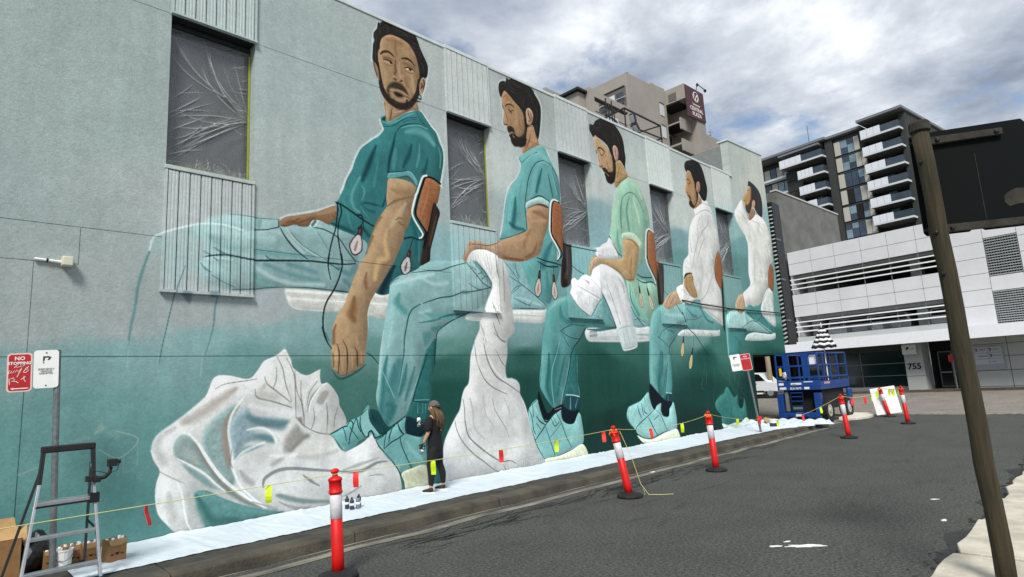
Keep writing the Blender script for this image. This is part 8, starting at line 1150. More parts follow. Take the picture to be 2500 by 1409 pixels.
# ------------------------------------------------------------------ blue scissor lift, umbrella
m_blue = M('lift_blue', (20, 64, 132), var=0.12, scale=3, rough=0.42); m_dkblue = M('lift_dark_blue', (12, 26, 62), var=0.2, rough=0.5); m_decal = M('decal_white', (226, 230, 234), var=0.02); m_yel = M('decal_yellow', (222, 196, 60), var=0.05); m_tyre = M('tyre', (30, 29, 28), var=0.3, scale=12, rough=0.9, bump=0.3)
lf = thing('scissor_lift', 'blue scissor lift parked at the far end of the mural wall', 'scissor lift', (23.2, 8.6, 0))
LX0, LX1, LY0, LY1 = 23.2, 26.35, 7.76, 9.28
g = G(); g.box(LX0+0.25, LX1-0.1, 7.98, 9.10, 0.42, 0.72); obj('chassis', g, m_dkblue, lf, bevel=0.02)
g = G(); g.box(LX0-0.02, LX0+0.18, 7.92, 9.40, 0.16, 0.36); g.box(LX0-0.06, LX0+0.02, 8.30, 9.0, 0.20, 0.33); obj('bumper', g, m_blue, lf, bevel=0.02)
g = G(); g.box(LX0-0.063, LX0-0.061, 8.55, 8.75, 0.23, 0.31); obj('plate', g, m_decal, lf)
for ya, yb in ((7.84, 8.06), (9.16, 9.38)):
    lg = obj('outrigger', G().box(LX0-0.02, LX0+0.22, ya, yb, 0.36, 1.06), m_blue, lf, bevel=0.015)
    g = G(); g.lathe([(0.05, 0.0), (0.05, 0.2)], 10, (LX0+0.10, (ya+yb)/2, 0.14)); g.lathe([(0.12, 0.125), (0.12, 0.15)], 12, (LX0+0.10, (ya+yb)/2, 0.0)); obj('outrigger_foot', g, m_galv, lg)
for xa in (LX1-0.45,):
    obj('outrigger', G().box(xa, xa+0.36, 7.66, 7.80, 0.40, 1.12), m_blue, lf, bevel=0.05)
for wx in (23.66, 25.85):
    for wy, sg in ((7.84, -1), (9.2, 1)):
        g = G(); R_ = rot_to((0, sg, 0)); g.lathe([(0.22, -0.13), (0.38, -0.14), (0.41, -0.10), (0.41, 0.10), (0.38, 0.14), (0.24, 0.13), (0.22, 0.08)], 26, (wx, wy, 0.41), R_)
        for q in range(22):
            a = 2*PI*q/22; c = Vector((wx+0.415*math.cos(a), wy, 0.41+0.415*math.sin(a))); tg = Vector((-math.sin(a), 0, math.cos(a))); rd = Vector((math.cos(a), 0, math.sin(a)))
            g.obox(c+Vector((0, -0.065, 0)), tg*0.022+Vector((0, 0.0, 0)), Vector((0, 0.07, 0))+tg*0.03, rd*0.018); g.obox(c+Vector((0, 0.065, 0)), tg*0.022, Vector((0, 0.07, 0))-tg*0.03, rd*0.018)
        wh = obj('wheel', g, m_tyre, lf)
        g = G(); g.lathe([(0.05, 0.10), (0.20, 0.06), (0.225, 0.10), (0.22, 0.13), (0.10, 0.12), (0.08, 0.15)], 18, (wx, wy, 0.41), R_); obj('rim', g, M('wheel_rim', (176, 172, 164), var=0.2, rough=0.6), wh)
for k in range(3):
    z0 = 0.74+k*0.16
    for sgn in (1, -1):
        g = G(); xa, xb = (LX0+0.35, LX1-0.25) if sgn > 0 else (LX1-0.25, LX0+0.35)
        for yy in (8.06, 9.0): g.beam((xa, yy+0.03*sgn, z0), (xb, yy+0.03*sgn, z0+0.15), 0.05, 0.10)
        obj('scissor_arm', g, m_dkblue, lf)
obj('engine_shade_cover', G().box(LX0+0.24, LX1-0.5, 7.86, 8.02, 0.46, 1.165), m_void, lf, bevel=0.02)  # engine side boxed in black to stand for the shadow under the deck
obj('deck_shade', G().box(LX0+0.24, LX0+0.30, 8.03, 9.2, 0.36, 1.165), m_void, lf)  # added black sheet imitating the shadow between deck and bumper
ldr = obj('access_ladder', G().box(LX0+0.0, LX0+0.04, 8.44, 8.47, 0.38, 1.12), m_dkblue, lf); obj('stile', G().box(LX0+0.0, LX0+0.04, 8.87, 8.90, 0.38, 1.12), m_dkblue, ldr)
for z in (0.42, 0.58, 0.76, 0.92, 1.06): obj('rung', G().box(LX0-0.01, LX0+0.05, 8.47, 8.87, z, z+0.03), m_blue, ldr)
obj('toolbox', G().box(LX0-0.005, LX0+0.01, 8.50, 8.84, 0.48, 0.56), M('ladder_label', (96, 122, 96)), ldr)
obj('cylinder_cover', G().box(LX0+0.02, LX0+0.16, 8.98, 9.10, 0.4, 1.14), M('warm_grey', (112, 112, 110)), lf, bevel=0.01)
dk = obj('platform_deck', G().box(LX0-0.05, LX1, LY0, LY1+0.02, 1.17, 1.30), m_blue, lf, bevel=0.01)
obj('toe_board', G().box(LX0-0.055, LX0-0.03, LY0, LY1+0.02, 1.30, 1.52), m_blue, dk); obj('toe_board', G().box(LX0-0.03, LX1, LY0-0.005, LY0+0.018, 1.30, 1.48), m_blue, dk)
def decal(y0, y1, z0, z1, m): g = G(); g.box(LX0-0.060, LX0-0.0565, y0, y1, z0, z1); obj('decal', g, m, dk)
decal(9.06, 9.24, 1.36, 1.45, m_decal); decal(8.98, 9.22, 1.21, 1.29, m_decal); decal(8.16, 8.34, 1.20, 1.28, m_decal); decal(8.42, 8.80, 1.37, 1.44, m_decal); decal(8.60, 8.76, 1.36, 1.39, m_yel); decal(8.02, 8.34, 1.45, 1.48, m_decal)
g = text_geo('ELR-2675', 0.105, lambda u, v, w: (LX0-0.058-w, 8.64-u, 1.235+v), 0.003, bold=0.002); obj('lettering', g, m_decal, dk)
g = G(); g.box(LX0+0.3, LX0+0.9, LY0-0.012, LY0-0.009, 1.36, 1.44); obj('decal', g, M('decal_pink', (196, 150, 160)), dk)
for z in (2.50, 2.06, 1.62):
    for p0, p1 in (((LX0-0.03, LY0+0.03, z), (LX0-0.03, LY1-0.01, z)), ((LX1-0.03, LY0+0.03, z), (LX1-0.03, LY1-0.01, z)), ((LX0-0.03, LY0+0.03, z), (LX1-0.03, LY0+0.03, z)), ((LX0-0.03, LY1-0.01, z), (LX1-0.03, LY1-0.01, z))):
        g = G(); g.beam(p0, p1, 0.04, 0.05); obj('guard_rail', g, m_blue, lf)
for x, y in [(LX0-0.03, LY0+0.03), (LX0-0.03, 8.12), (LX0-0.03, 8.30), (LX0-0.03, 8.82), (LX0-0.03, 8.98), (LX0-0.03, LY1-0.01), (LX0+0.55, LY0+0.03), (LX0+1.25, LY0+0.03), (LX0+2.1, LY0+0.03), (LX1-0.03, LY0+0.03), (LX1-0.03, LY1-0.01), (LX0+1.2, LY1-0.01), (LX0+2.2, LY1-0.01), (LX1-0.03, 8.5)]:
    obj('guard_post', G().box(x-0.024, x+0.024, y-0.024, y+0.024, 1.30, 2.475), m_blue, lf)
for y0, y1 in ((8.30, 8.12), (8.82, 8.98)): obj('gate_panel', G().box(LX0-0.045, LX0-0.015, min(y0, y1)+0.02, max(y0, y1)-0.02, 1.65, 2.48), m_blue, lf)
obj('control_box', G().box(LX0+0.05, LX0+0.22, LY0+0.12, LY0+0.34, 2.06, 2.42), m_decal, lf, bevel=0.02)
obj('manual_holder', G().box(LX0-0.02, LX0+0.03, 9.10, 9.19, 1.70, 2.02), m_yel, lf, bevel=0.01)
g = G(); rgk = random.Random(8)
for q in range(9): g.tube([(LX0-0.05, 8.98+rgk.uniform(-.06, .1), 1.55+rgk.uniform(0, .3)) for _ in range(3)], 0.022, 5)
o = obj('rag', g, m_reflect, None, smooth=True); tag(o, 'pale rags hanging on the front rail of the blue lift', 'rag')
um = thing('umbrella', 'folded-down black and white striped parasol standing on the blue lift', 'umbrella', (24.2, 7.82, 1.30))
g = G(); g.tube([(24.2, 7.82, 1.30), (24.2, 7.82, 3.62)], 0.018, 8); obj('pole', g, m_white, um)
m_st = [M('stripe_black', (20, 20, 30), rough=0.9), M('stripe_white', (222, 222, 226), rough=0.9)]
nseg = 8
for k in range(9):
    g = G(); z0, z1 = 2.68+k*0.085, 2.68+(k+1)*0.085
    def rad(z): s_ = (3.52-z)/(3.52-2.68); return 0.06+0.36*max(0, s_)**1.15
    n = 32
    for (zz, nx_) in ((z0, z1),):
        vs = []
        for z in (zz, nx_):
            for i in range(n):
                a = 2*PI*i/n; sc_ = 0.025*math.cos(a*nseg)*((3.52-z)/0.84); r = rad(z)*(1+0.10*math.cos(a*nseg)); vs.append((24.2+r*math.cos(a), 7.82+r*math.sin(a), z+sc_))
        g.add(vs, [(i, (i+1) % n, n+(i+1) % n, n+i) for i in range(n)])
    o = obj('canopy_stripe', g, m_st[k % 2], um, smooth=True); s = o.modifiers.new('t', 'SOLIDIFY'); s.thickness = 0.006

# ------------------------------------------------------------------ white board leaning on the far bollard
o = thing('white_board', 'tilted white board tied behind the farther bollard, scribble in its top corner', 'board', (26.03, 6.55, 0.3))
c = Vector((26.06, 6.52, 0.60)); a = Vector((0.25, -0.93, 0.12)).normalized(); upv = Vector((0.1, 0.30, 0.92)); upv = (upv-a*upv.dot(a)).normalized(); nv = a.cross(upv)
if nv.x > 0: nv = -nv
g = G(); g.obox(c, a*0.41, upv*0.50, nv*0.006); obj('panel', g, m_white, o)
g = G(); g.tube([c+a*x_+upv*y_+nv*0.009 for x_, y_ in ((0.24, 0.38), (0.29, 0.36), (0.25, 0.30), (0.29, 0.26), (0.26, 0.20))], 0.014, 5); obj('scribble', g, M('purple_ink', (150, 40, 70)), o)
g = G(); g.obox(c-a*0.42+upv*0.12, a*0.02, upv*0.08, nv*0.012); obj('tape_tab', g, m_lime, o)

# ------------------------------------------------------------------ road sign on a timber pole, seen from behind
rs = thing('road_sign', 'back of a big dark road sign bolted to a tall timber pole beside the pavement', 'road sign', (6.35, 0.92, 0.1))
m_timber = M('weathered_timber', (50, 44, 27), var=0.45, scale=5, bump=0.5, bscale=14, rough=0.9, stretch=(7, 7, 0.45), detail=10)
m_bdark = M('sign_back', (4, 9, 10), var=0.2, scale=2, rough=0.75, spec=0.15); m_railg = M('weathered_rail', (46, 43, 37), var=0.5, scale=6, bump=0.3, rough=0.9)
Ptop = Vector((6.29, 0.98, 3.98)); Pbot = Vector((6.35, 0.92, 0.06))
g = G(); pts = [Pbot.lerp(Ptop, i/12)+Vector((0.006*math.sin(i*1.7), 0.006*math.cos(i*2.1), 0)) for i in range(13)]; g.tube(pts, [0.072-0.004*i/12+0.0015*math.sin(i*2.3) for i in range(13)], 22); obj('pole', g, m_timber, rs, smooth=True)
g = G(); g.lathe([(0.078, 0), (0.084, 0.004), (0.084, 0.075), (0.074, 0.09), (0.03, 0.095)], 22, Ptop-Vector((0, 0, 0.02))); obj('pole_cap', g, m_railg, rs, smooth=False)
for z, a in ((2.62, 0.3), (3.62, 0.2), (2.98, 0.4)):
    s_ = (z-0.06)/3.87; c = Pbot.lerp(Ptop, s_); dv_ = Vector((-0.95, -0.3, 0)).normalized(); dv_ = Matrix.Rotation(a-0.9, 3, 'Z') @ dv_
    g = G(); g.lathe([(0.02, 0.066), (0.02, 0.082), (0.011, 0.086), (0.010, 0.094)], 8, c, rot_to(dv_)); obj('bolt', g, m_blackmetal, rs)
BA = Vector((-0.4789, 0.8779, 0)); BN = Vector((0.8779, 0.4789, 0)); BP = Vector((6.42168, 1.05183, 0))
def bp(s_, t, z): return BP+BA*s_+BN*t+Vector((0, 0, z))
g = G(); g.prism([(0.05, 3.06), (0.03, 3.03), (-0.10, 3.028), (-0.30, 3.03), (-0.32, 3.045), (-0.36, 3.052), (-0.40, 3.045), (-0.42, 3.03), (-0.84, 3.035), (-0.86, 3.06), (-0.86, 3.96), (-0.83, 4.0), (-0.02, 3.995), (0.045, 3.97)], lambda a, b, t: bp(a, t, b), 0.0, 0.006); obj('panel', g, m_bdark, rs)
g = G(); g.box(0, 0, 0, 0, 0, 0) if False else g.prism([(-0.445, 3.13), (-0.439, 3.13), (-0.440, 3.74), (-0.443, 3.74)], lambda a, b, t: bp(a, t, b), -0.003, -0.0005); obj('scratch', g, m_railg, rs)
rgp = random.Random(6); pp_ = [(-0.60, 3.26), (-0.60, 3.31), (-0.63, 3.345), (-0.66, 3.36), (-0.70, 3.375), (-0.75, 3.37), (-0.79, 3.34), (-0.79, 3.23), (-0.70, 3.235), (-0.63, 3.22)]
g = G(); g.prism(pp_, lambda a, b, t: bp(a, t, b), -0.003, -0.0005); obj('sticker', g, m_railg, rs)
for z, s1 in ((3.90, -0.665), (3.075, -0.84)):
    g = G(); g.prism([(0.02, z-0.035), (0.02, z+0.035), (s1, z+0.03), (s1, z-0.03)], lambda a, b, t: bp(a, t, b), -0.045, -0.004); ra = obj('rail', g, m_railg, rs, bevel=0.004)
    for s_ in (-0.16, s1+0.05): g = G(); g.lathe([(0.02, 0), (0.02, 0.012), (0.01, 0.02)], 8, bp(s_, -0.046, z), rot_to(-BN)); obj('bolt', g, m_blackmetal, ra)
    g = G(); g.tube([bp(0.06, -0.03, z), bp(0.0, -0.07, z), bp(-0.06, -0.03, z)], 0.012, 6); obj('strap', g, m_railg, ra)


# ------------------------------------------------------------------ white car-park building across the road
ang = math.radians(82.06); WD = Vector((math.cos(ang), math.sin(ang), 0)); WN = Vector((WD.y, -WD.x, 0)); WP = Vector((43.32, 9.26, 0))
def wp(s_, t, z): return WP+WD*s_+WN*t+Vector((0, 0, z))
def wbx(g, s0, s1, t0, t1, z0, z1): return g.obox(wp((s0+s1)/2, (t0+t1)/2, (z0+z1)/2), WD*(abs(s1-s0)/2), WN*(abs(t1-t0)/2), (0, 0, (z1-z0)/2))
def wprism(g, poly, t0, t1): return g.prism(poly, lambda a, b, t: wp(a, t, b), t0, t1)
wb = thing('office_building', 'white clad office and car park with two louvred decks and a canopy across the road', 'building', wp(0, 0, 0))
m_pan = M('white_panel', (206, 207, 209), var=0.05, scale=0.7, rough=0.55); m_can_w = M('white_fascia', (232, 234, 238), var=0.03, rough=0.5)
m_shop = M('green_glass', (12, 38, 38), var=0.3, scale=0.5, rough=0.1, spec=0.8); m_spalt = M('grey_wall_panel', (168, 172, 170), var=0.06, scale=0.6, rough=0.6); m_col = M('pale_column', (150, 156, 156), var=0.1, rough=0.8)
m_seam = M('panel_seam', (96, 98, 100), rough=0.9)
sL = 6.75
cols = [6.75, 5.1, 3.5, 1.8, 0.2, -1.4, -2.45]
def panels(s_list, rows, m=m_pan):
    for a, b in zip(s_list[:-1], s_list[1:]):
        for z0, z1 in rows:
            g = G(); wbx(g, b+0.012, a-0.012, 0.0, 0.12, z0+0.012, z1-0.012); obj('facade_panel', g, m, wb)
panels(cols, [(9.42, 10.30), (8.60, 9.42), (6.38, 7.20), (5.60, 6.38)])
colr = [-2.45, -4.70, -6.22, -8.5, -10.8, -13.0]
for a, b in zip(colr[:-1], colr[1:]):
    if (a, b) == (-4.70, -6.22): rows = [(8.72, 10.30), (5.68, 6.52)]
    else: rows = [(9.42, 10.30), (8.55, 9.42), (7.65, 8.55), (6.75, 7.65), (5.85, 6.75), (4.95, 5.85), (3.80, 4.95)]
    for z0, z1 in rows:
        g = G(); wbx(g, b+0.012, a-0.012, 0.0, 0.12, z0+0.012, z1-0.012); obj('facade_panel', g, m_pan, wb)
g = G(); wbx(g, -13, sL, 0.122, 0.5, 8.60, 10.28); wbx(g, -13, sL, 0.122, 0.5, 5.60, 7.20); wbx(g, -4.68, -2.45, 0.122, 0.5, 3.8, 8.6); wbx(g, -13, -6.2, 0.122, 0.5, 3.8, 8.6); wbx(g, -6.22, -4.68, 0.122, 0.5, 5.68, 6.52); obj('panel_backing', g, m_seam, wb)
g = G(); wprism(g, [(sL, 4.17), (-2.45, 4.17), (-2.45, 3.8), (sL, 3.8)], 0.0, 0.3); obj('spandrel', g, m_spalt, wb)
g = G(); wbx(g, sL-0.12, sL, 0.13, 12, 3.8, 10.28); obj('end_wall', g, m_pan, wb)
g = G(); wbx(g, -13, sL-0.13, 0.5, 14, 8.45, 8.7); wbx(g, -13, sL-0.13, 0.5, 14, 5.42, 5.7); wbx(g, -13, sL-0.13, 0.3, 14, 3.82, 4.0); wbx(g, -13, sL-0.13, 0.5, 14, 10.0, 10.2); obj('deck_slab', g, m_col, wb)
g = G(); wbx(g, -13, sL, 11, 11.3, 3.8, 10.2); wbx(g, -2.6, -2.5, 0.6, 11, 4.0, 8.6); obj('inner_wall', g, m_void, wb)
for s_ in (5.9, -0.75):
    for z0, z1 in ((4.0, 5.42), (7.0, 8.45)): g = G(); wbx(g, s_-0.3, s_+0.3, 1.2, 1.8, z0, z1); obj('column', g, m_col, wb)
for zb in (7.20, 4.17):
    for k in range(3):
        z = zb+0.35+k*0.33; g = G(); wbx(g, -2.4, sL-0.03, -0.10, -0.03, z, z+0.075); obj('louvre_bar', g, m_white, wb)
    for s_ in (5.1, 3.5, 1.8, 0.2, -1.4): g = G(); wbx(g, s_-0.02, s_+0.02, -0.028, 0.03, zb+0.002, zb+1.398); obj('mullion', g, m_seam, wb)
# parked cars glimpsed on the lower deck
for i, s_ in enumerate((4.4, 3.2, 1.9, 0.9, -1.8)):
    t = thing('parked_car', ['pale car parked at the left of the lower deck', 'silver car parked second on the lower deck', 'pale car in the middle of the lower deck', 'pale car by the lower deck column', 'car at the right end of the lower deck'][i], 'car', wp(s_, 2.2, 4.0), 0, 'cars parked behind the louvres')
    m_ = m_reflect if i % 2 == 0 else m_alu
    g = G(); wprism(g, [(s_-0.85, 4.25), (s_+0.85, 4.25), (s_+0.86, 4.75), (s_+0.66, 5.22), (s_-0.66, 5.22), (s_-0.86, 4.75)], 1.4, 3.6); obj('body', g, m_, t, bevel=0.06)
    g = G(); wprism(g, [(s_-0.7, 4.78), (s_+0.7, 4.78), (s_+0.58, 5.15), (s_-0.58, 5.15)], 1.385, 1.399); obj('rear_window', g, m_darkglass, t)
    for q in (-0.62, 0.62):
        g = G(); g.lathe([(0.28, -0.1), (0.30, 0), (0.28, 0.1)], 14, wp(s_+q, 1.7, 4.30), rot_to(WD)); obj('wheel', g, m_tyre, t)
# vents with egg-crate blades
for z0, z1 in ((6.55, 8.70), (3.82, 5.66)):
    g = G(); wbx(g, -6.2, -4.72, 0.09, 0.12, z0, z1); vt = obj('vent_grille', g, m_void, wb)
    n = 15
    bl = G(); wbx(bl, -6.2, -4.72, 0.0, 0.085, 0, 0.05)
    for k in range(n): g = G(); z = z0+0.03+(z1-z0-0.06)*k/(n-1); wbx(g, -6.2, -4.72, 0.0, 0.085, z-0.026, z+0.026); obj('blade', g, m_col, vt)
    for k in range(13): g = G(); s_ = -6.18+1.44*k/12; wbx(g, s_-0.016, s_+0.016, 0.012, 0.08, z0, z1); obj('fin', g, m_seam, vt)
# canopy
g = G(); wprism(g, [(7.7, 3.12), (7.7, 3.78), (-13, 3.78), (-13, 3.12)], -1.6, -1.45); obj('canopy_fascia', g, m_can_w, wb)
g = G(); wprism(g, [(7.7, 3.50), (7.7, 3.74), (-13, 3.74), (-13, 3.50)], -1.45, -0.005); obj('canopy_roof', g, m_can_w, wb)
g = G(); wbx(g, -13, 7.6, -1.44, 0.9, 3.38, 3.42); obj('canopy_soffit', g, m_col, wb)
# ground floor
g = G(); wbx(g, 0.16, 6.7, 0.55, 0.6, 0.55, 3.36); obj('shop_glass', g, m_shop, wb); g = G(); wbx(g, 0.16, 7.2, 0.35, 0.62, 0.2, 0.55); obj('stall_riser', g, m_spalt, wb); g = G(); wbx(g, 0.0, 7.2, 0.2, 0.55, 2.78, 3.37); obj('bulkhead', g, M('dark_bulkhead', (52, 54, 52)), wb)
for z in (1.22, 1.98): g = G(); wbx(g, 0.16, 6.7, 0.51, 0.545, z, z+0.045); obj('glazing_bar', g, m_galv, wb)
for s_ in (3.0, 5.6): g = G(); wbx(g, s_-0.025, s_+0.025, 0.50, 0.54, 0.55, 2.78); obj('glazing_bar', g, m_galv, wb)
g = G(); wbx(g, -0.86, 0.14, -0.25, 0.9, 0.2, 3.36); pl = obj('pillar', g, m_spalt, wb)
g = G(); wbx(g, -0.862, 0.142, -0.255, -0.251, 1.16, 1.19); obj('panel_joint', g, m_seam, pl)
obj('street_number', text_geo('755', 0.50, lambda u, v, w: wp(-0.35-u, -0.262-w, 1.74+v), 0.02, bold=0.012), m_ink, pl)
g = G(); wbx(g, -0.68, 0.06, -0.62, -0.56, 2.48, 3.06); sb = obj('hanging_sign', g, M('sign_white', (206, 210, 206)), wb)
g = G(); g.prism([(0.10, -0.08), (0.10, 0.10), (-0.02, 0.12), (-0.06, 0.06), (-0.01, 0.0), (0.05, 0.0), (0.05, -0.08)], lambda a, b, t: wp(-0.28+a, -0.63-t, 2.80+b), 0, 0.01); obj('logo', g, m_ink, sb); g = G(); wbx(g, -0.58, -0.42, -0.632, -0.622, 2.78, 2.82); obj('print', g, m_seam, sb)
g = G(); wbx(g, -2.72, -0.9, 0.8, 2.4, 2.62, 3.36); wbx(g, -0.98, -0.87, 0.9, 2.4, 0.36, 2.62); wbx(g, -2.72, -0.87, 2.3, 2.4, 0.36, 2.62); obj('porch', g, m_void, wb)
for a, b in ((-1.22, -1.93), (-1.97, -2.68)):
    g = G(); z0, z1 = 0.42, 2.56
    wbx(g, b, b+0.05, 1.0, 1.05, z0, z1); wbx(g, a-0.05, a, 1.0, 1.05, z0, z1); wbx(g, b+0.05, a-0.05, 1.0, 1.05, z0, z0+0.08); wbx(g, b+0.05, a-0.05, 1.0, 1.05, z1-0.06, z1); dr = obj('door', g, m_galv, wb)
    g = G(); wbx(g, b+0.05, a-0.05, 1.02, 1.03, z0+0.08, z1-0.06); obj('pane', g, m_darkglass, dr); g = G(); wbx(g, b+0.08, a-0.08, 0.94, 0.97, 1.28, 1.33); obj('handle', g, m_alu, dr)
g = G(); wbx(g, -13, -2.74, 0.32, 0.9, 0.2, 3.36); obj('ground_backing', g, m_seam, wb)
for a, b in ((-2.74, -4.86), (-4.86, -5.7), (-5.7, -7.6), (-7.6, -10.0)):
    for z0, z1 in ((0.42, 1.30), (1.30, 2.08), (2.08, 2.78), (2.78, 3.36), (0.2, 0.42)):
        g = G(); wbx(g, b+0.015, a-0.015, 0.20, 0.319, z0+0.015, z1-0.015); obj('wall_panel', g, m_spalt, wb)
g = G(); wbx(g, -4.66, -3.26, 0.13, 0.185, 1.36, 2.66); tn = obj('tenant_board', g, M('board_grey', (150, 156, 162), var=0.03), wb)
for z0, z1 in ((2.32, 2.62), (1.98, 2.28), (1.66, 1.94)):
    g = G(); wbx(g, -3.94, -3.32, 0.118, 0.129, z0, z1); obj('name_strip', g, M('strip_light', (176, 182, 188), var=0.02), tn); g = G(); wbx(g, -4.60, -3.98, 0.118, 0.129, z0, z1); obj('name_strip', g, M('strip_light2', (170, 176, 184), var=0.02), tn)
for (tx_, s_, z, sz) in (('PKF', -3.74, 2.47, 0.17), ('rennet', -3.70, 2.13, 0.16), ('Chalmers', -4.36, 2.47, 0.08), ('Channon', -4.36, 2.13, 0.10), ('suites', -4.2, 1.80, 0.08)):
    obj('lettering', text_geo(tx_, sz, lambda u, v, w, s_=s_, z=z: wp(s_-u, 0.112-w, z+v), 0.004), m_ink, tn)
for s_, z in ((-3.42, 2.47), (-4.06, 2.47), (-4.06, 2.13)):
    g = G(); g.tube([wp(s_+0.06*math.cos(q), 0.11, z+0.06*math.sin(q)) for q in [0.7+i*0.55 for i in range(9)]], 0.022, 6); obj('logo', g, m_ink, tn)
fs = thing('small_sign_post', 'thin grey post with a small red sign by the office doorway', 'sign post', (42.8, 6.97, 0.37))
g = G(); g.tube([(42.8, 6.97, 0.3), (42.8, 6.97, 2.35)], 0.035, 8); obj('pole', g, m_galv, fs); g = G(); g.box(42.74, 42.76, 6.94, 7.16, 1.9, 2.3); obj('plate', g, m_redsign, fs)
# grey concrete building beside it, dark undercroft at street level
cbd = thing('concrete_building', 'grey precast concrete building left of the white car park', 'building', wp(8, 0, 0))
g = G(); g.prism([(0.15, 3.3), (0.15, 15.1), (9.6, 14.45), (9.6, 3.3)], lambda a, b, t: wp(t, a, b), 7.3, 17); obj('core', g, m_grey_conc, cbd)
for (t0, t1, za, zb_) in ((0.16, 6.48, 15.1, 14.68), (6.52, 9.5, 14.66, 14.46)):
    for k, (z0, z1) in enumerate(((3.3, 10.2), (10.23, None))):
        g = G(); g.prism([(t0, z0), (t1, z0), (t1, z1 or zb_), (t0, z1 or za)], lambda a, b, t: wp(t, a, b), 7.06, 7.29); obj('precast_panel', g, m_grey_conc, cbd)
g = G(); g.prism([(0.1, 15.11), (0.1, 15.22), (9.6, 14.58), (9.6, 14.47)], lambda a, b, t: wp(t, a, b), 7.0, 7.5); obj('capping', g, M('pale_capping', (176, 178, 176)), cbd)
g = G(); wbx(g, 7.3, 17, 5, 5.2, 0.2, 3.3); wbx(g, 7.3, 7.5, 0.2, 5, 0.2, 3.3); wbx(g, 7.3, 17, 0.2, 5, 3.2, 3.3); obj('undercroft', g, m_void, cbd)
tp_ = thing('utility_pole', 'pale weathered utility pole seen through the dark corner opening', 'pole', (40.0, 16.45, 0.2))
g = G(); g.tube([(40.0, 16.45, 0.1), (40.0, 16.5, 2.95), (40.0, 16.6, 7.5)], [0.17, 0.155, 0.14], 12); obj('shaft', g, M('pale_timber', (158, 146, 118), var=0.25, scale=5, stretch=(6, 6, 0.5)), tp_, smooth=True)
obj('notice', G().box(39.80, 39.82, 16.30, 16.62, 0.9, 1.35), m_white, tp_)
# white ute waiting on the cross road
ut = thing('white_ute', 'white pickup cab on the far road, seen through the corner opening left of the lift', 'pickup', (40.5, 17.0, 0.2))
m_uw = M('white_car_paint', (214, 216, 218), var=0.02, rough=0.3)
UY = lambda y: 16.0+y
prof = [(0.0, 0.42), (0.0, 0.95), (0.25, 1.02), (0.95, 1.08), (1.45, 1.62), (1.75, 1.68), (2.75, 1.68), (2.95, 1.60), (3.02, 1.10), (5.0, 1.08), (5.05, 0.5)]
g = G(); g.prism(prof, lambda a, b, t: (t, 15.55+a, b+0.19), 39.6, 41.3); ub = obj('body', g, m_uw, ut, bevel=0.05)
g = G(); g.prism([(1.12, 1.14), (1.50, 1.58), (2.05, 1.60), (2.05, 1.14)], lambda a, b, t: (t, 15.55+a, b+0.19), 39.58, 39.598); obj('side_window', g, m_darkglass, ut)
g = G(); g.prism([(2.15, 1.14), (2.15, 1.60), (2.70, 1.60), (2.80, 1.14)], lambda a, b, t: (t, 15.55+a, b+0.19), 39.58, 39.598); obj('side_window', g, m_darkglass, ut)
for q in (0.85, 4.1):
    g = G(); g.lathe([(0.2, -0.11), (0.36, -0.11), (0.37, 0), (0.36, 0.11), (0.2, 0.11)], 20, (39.72, 15.55+q, 0.55), rot_to((-1, 0, 0))); wh = obj('wheel', g, m_tyre, ut); g = G(); g.lathe([(0.02, 0.06), (0.22, 0.09), (0.2, 0.12)], 14, (39.72, 15.55+q, 0.55), rot_to((-1, 0, 0))); obj('rim', g, m_alu, wh)
obj('door_handle', G().box(39.57, 39.6, 17.25, 17.45, 1.12, 1.17), m_ink, ut); obj('side_step', G().box(39.52, 39.62, 16.9, 19.0, 0.48, 0.56), m_white, ut); obj('sill_trim', G().box(39.57, 39.6, 16.8, 19.2, 0.62, 0.7), m_blackmetal, ut)
# ------------------------------------------------------------------ apartment tower beyond
AT = 65.0
def ap(s_, t, z): return WP+WD*s_+WN*(AT+t)+Vector((0, 0, z))
def abx(g, s0, s1, t0, t1, z0, z1): return g.obox(ap((s0+s1)/2, (t0+t1)/2, (z0+z1)/2), WD*(abs(s1-s0)/2), WN*(abs(t1-t0)/2), (0, 0, (z1-z0)/2))
apt = thing('apartment_tower', 'dark apartment tower with white balcony fronts and overhanging roofs behind the car park', 'building', ap(25, 0, 0))
m_awall = M('charcoal_wall', (42, 45, 44), var=0.2, scale=0.3, rough=0.8); m_afin = M('dark_fin', (52, 54, 52), var=0.1, rough=0.8); m_aroof = M('grey_roof_edge', (112, 116, 122), var=0.08, rough=0.7)
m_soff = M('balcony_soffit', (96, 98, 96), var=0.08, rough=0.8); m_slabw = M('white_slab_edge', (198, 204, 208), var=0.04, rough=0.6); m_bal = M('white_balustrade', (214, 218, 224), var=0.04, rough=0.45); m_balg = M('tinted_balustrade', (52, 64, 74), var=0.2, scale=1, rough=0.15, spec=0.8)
m_lp = M('cream_panel', (178, 176, 166), var=0.06, rough=0.6); m_wg = M('blue_glass', (40, 58, 76), var=0.4, scale=0.4, rough=0.12, spec=0.9); m_wg2 = M('pale_glass', (112, 136, 146), var=0.25, scale=0.4, rough=0.15, spec=0.9)
g = G(); abx(g, 25.0, 31.4, 0.15, 18, 8, 41.7); abx(g, 19.6, 25.0, 1.9, 18, 8, 42.2); abx(g, 31.4, 46, 1.9, 18, 8, 41.3); obj('core', g, m_awall, apt)
g = G(); abx(g, 30.2, 31.45, -0.35, 1.9, 8, 41.5); obj('fin', g, m_afin, apt); g = G(); abx(g, 18.7, 19.6, -0.2, 34, 8, 42.1); obj('fin', g, m_afin, apt)
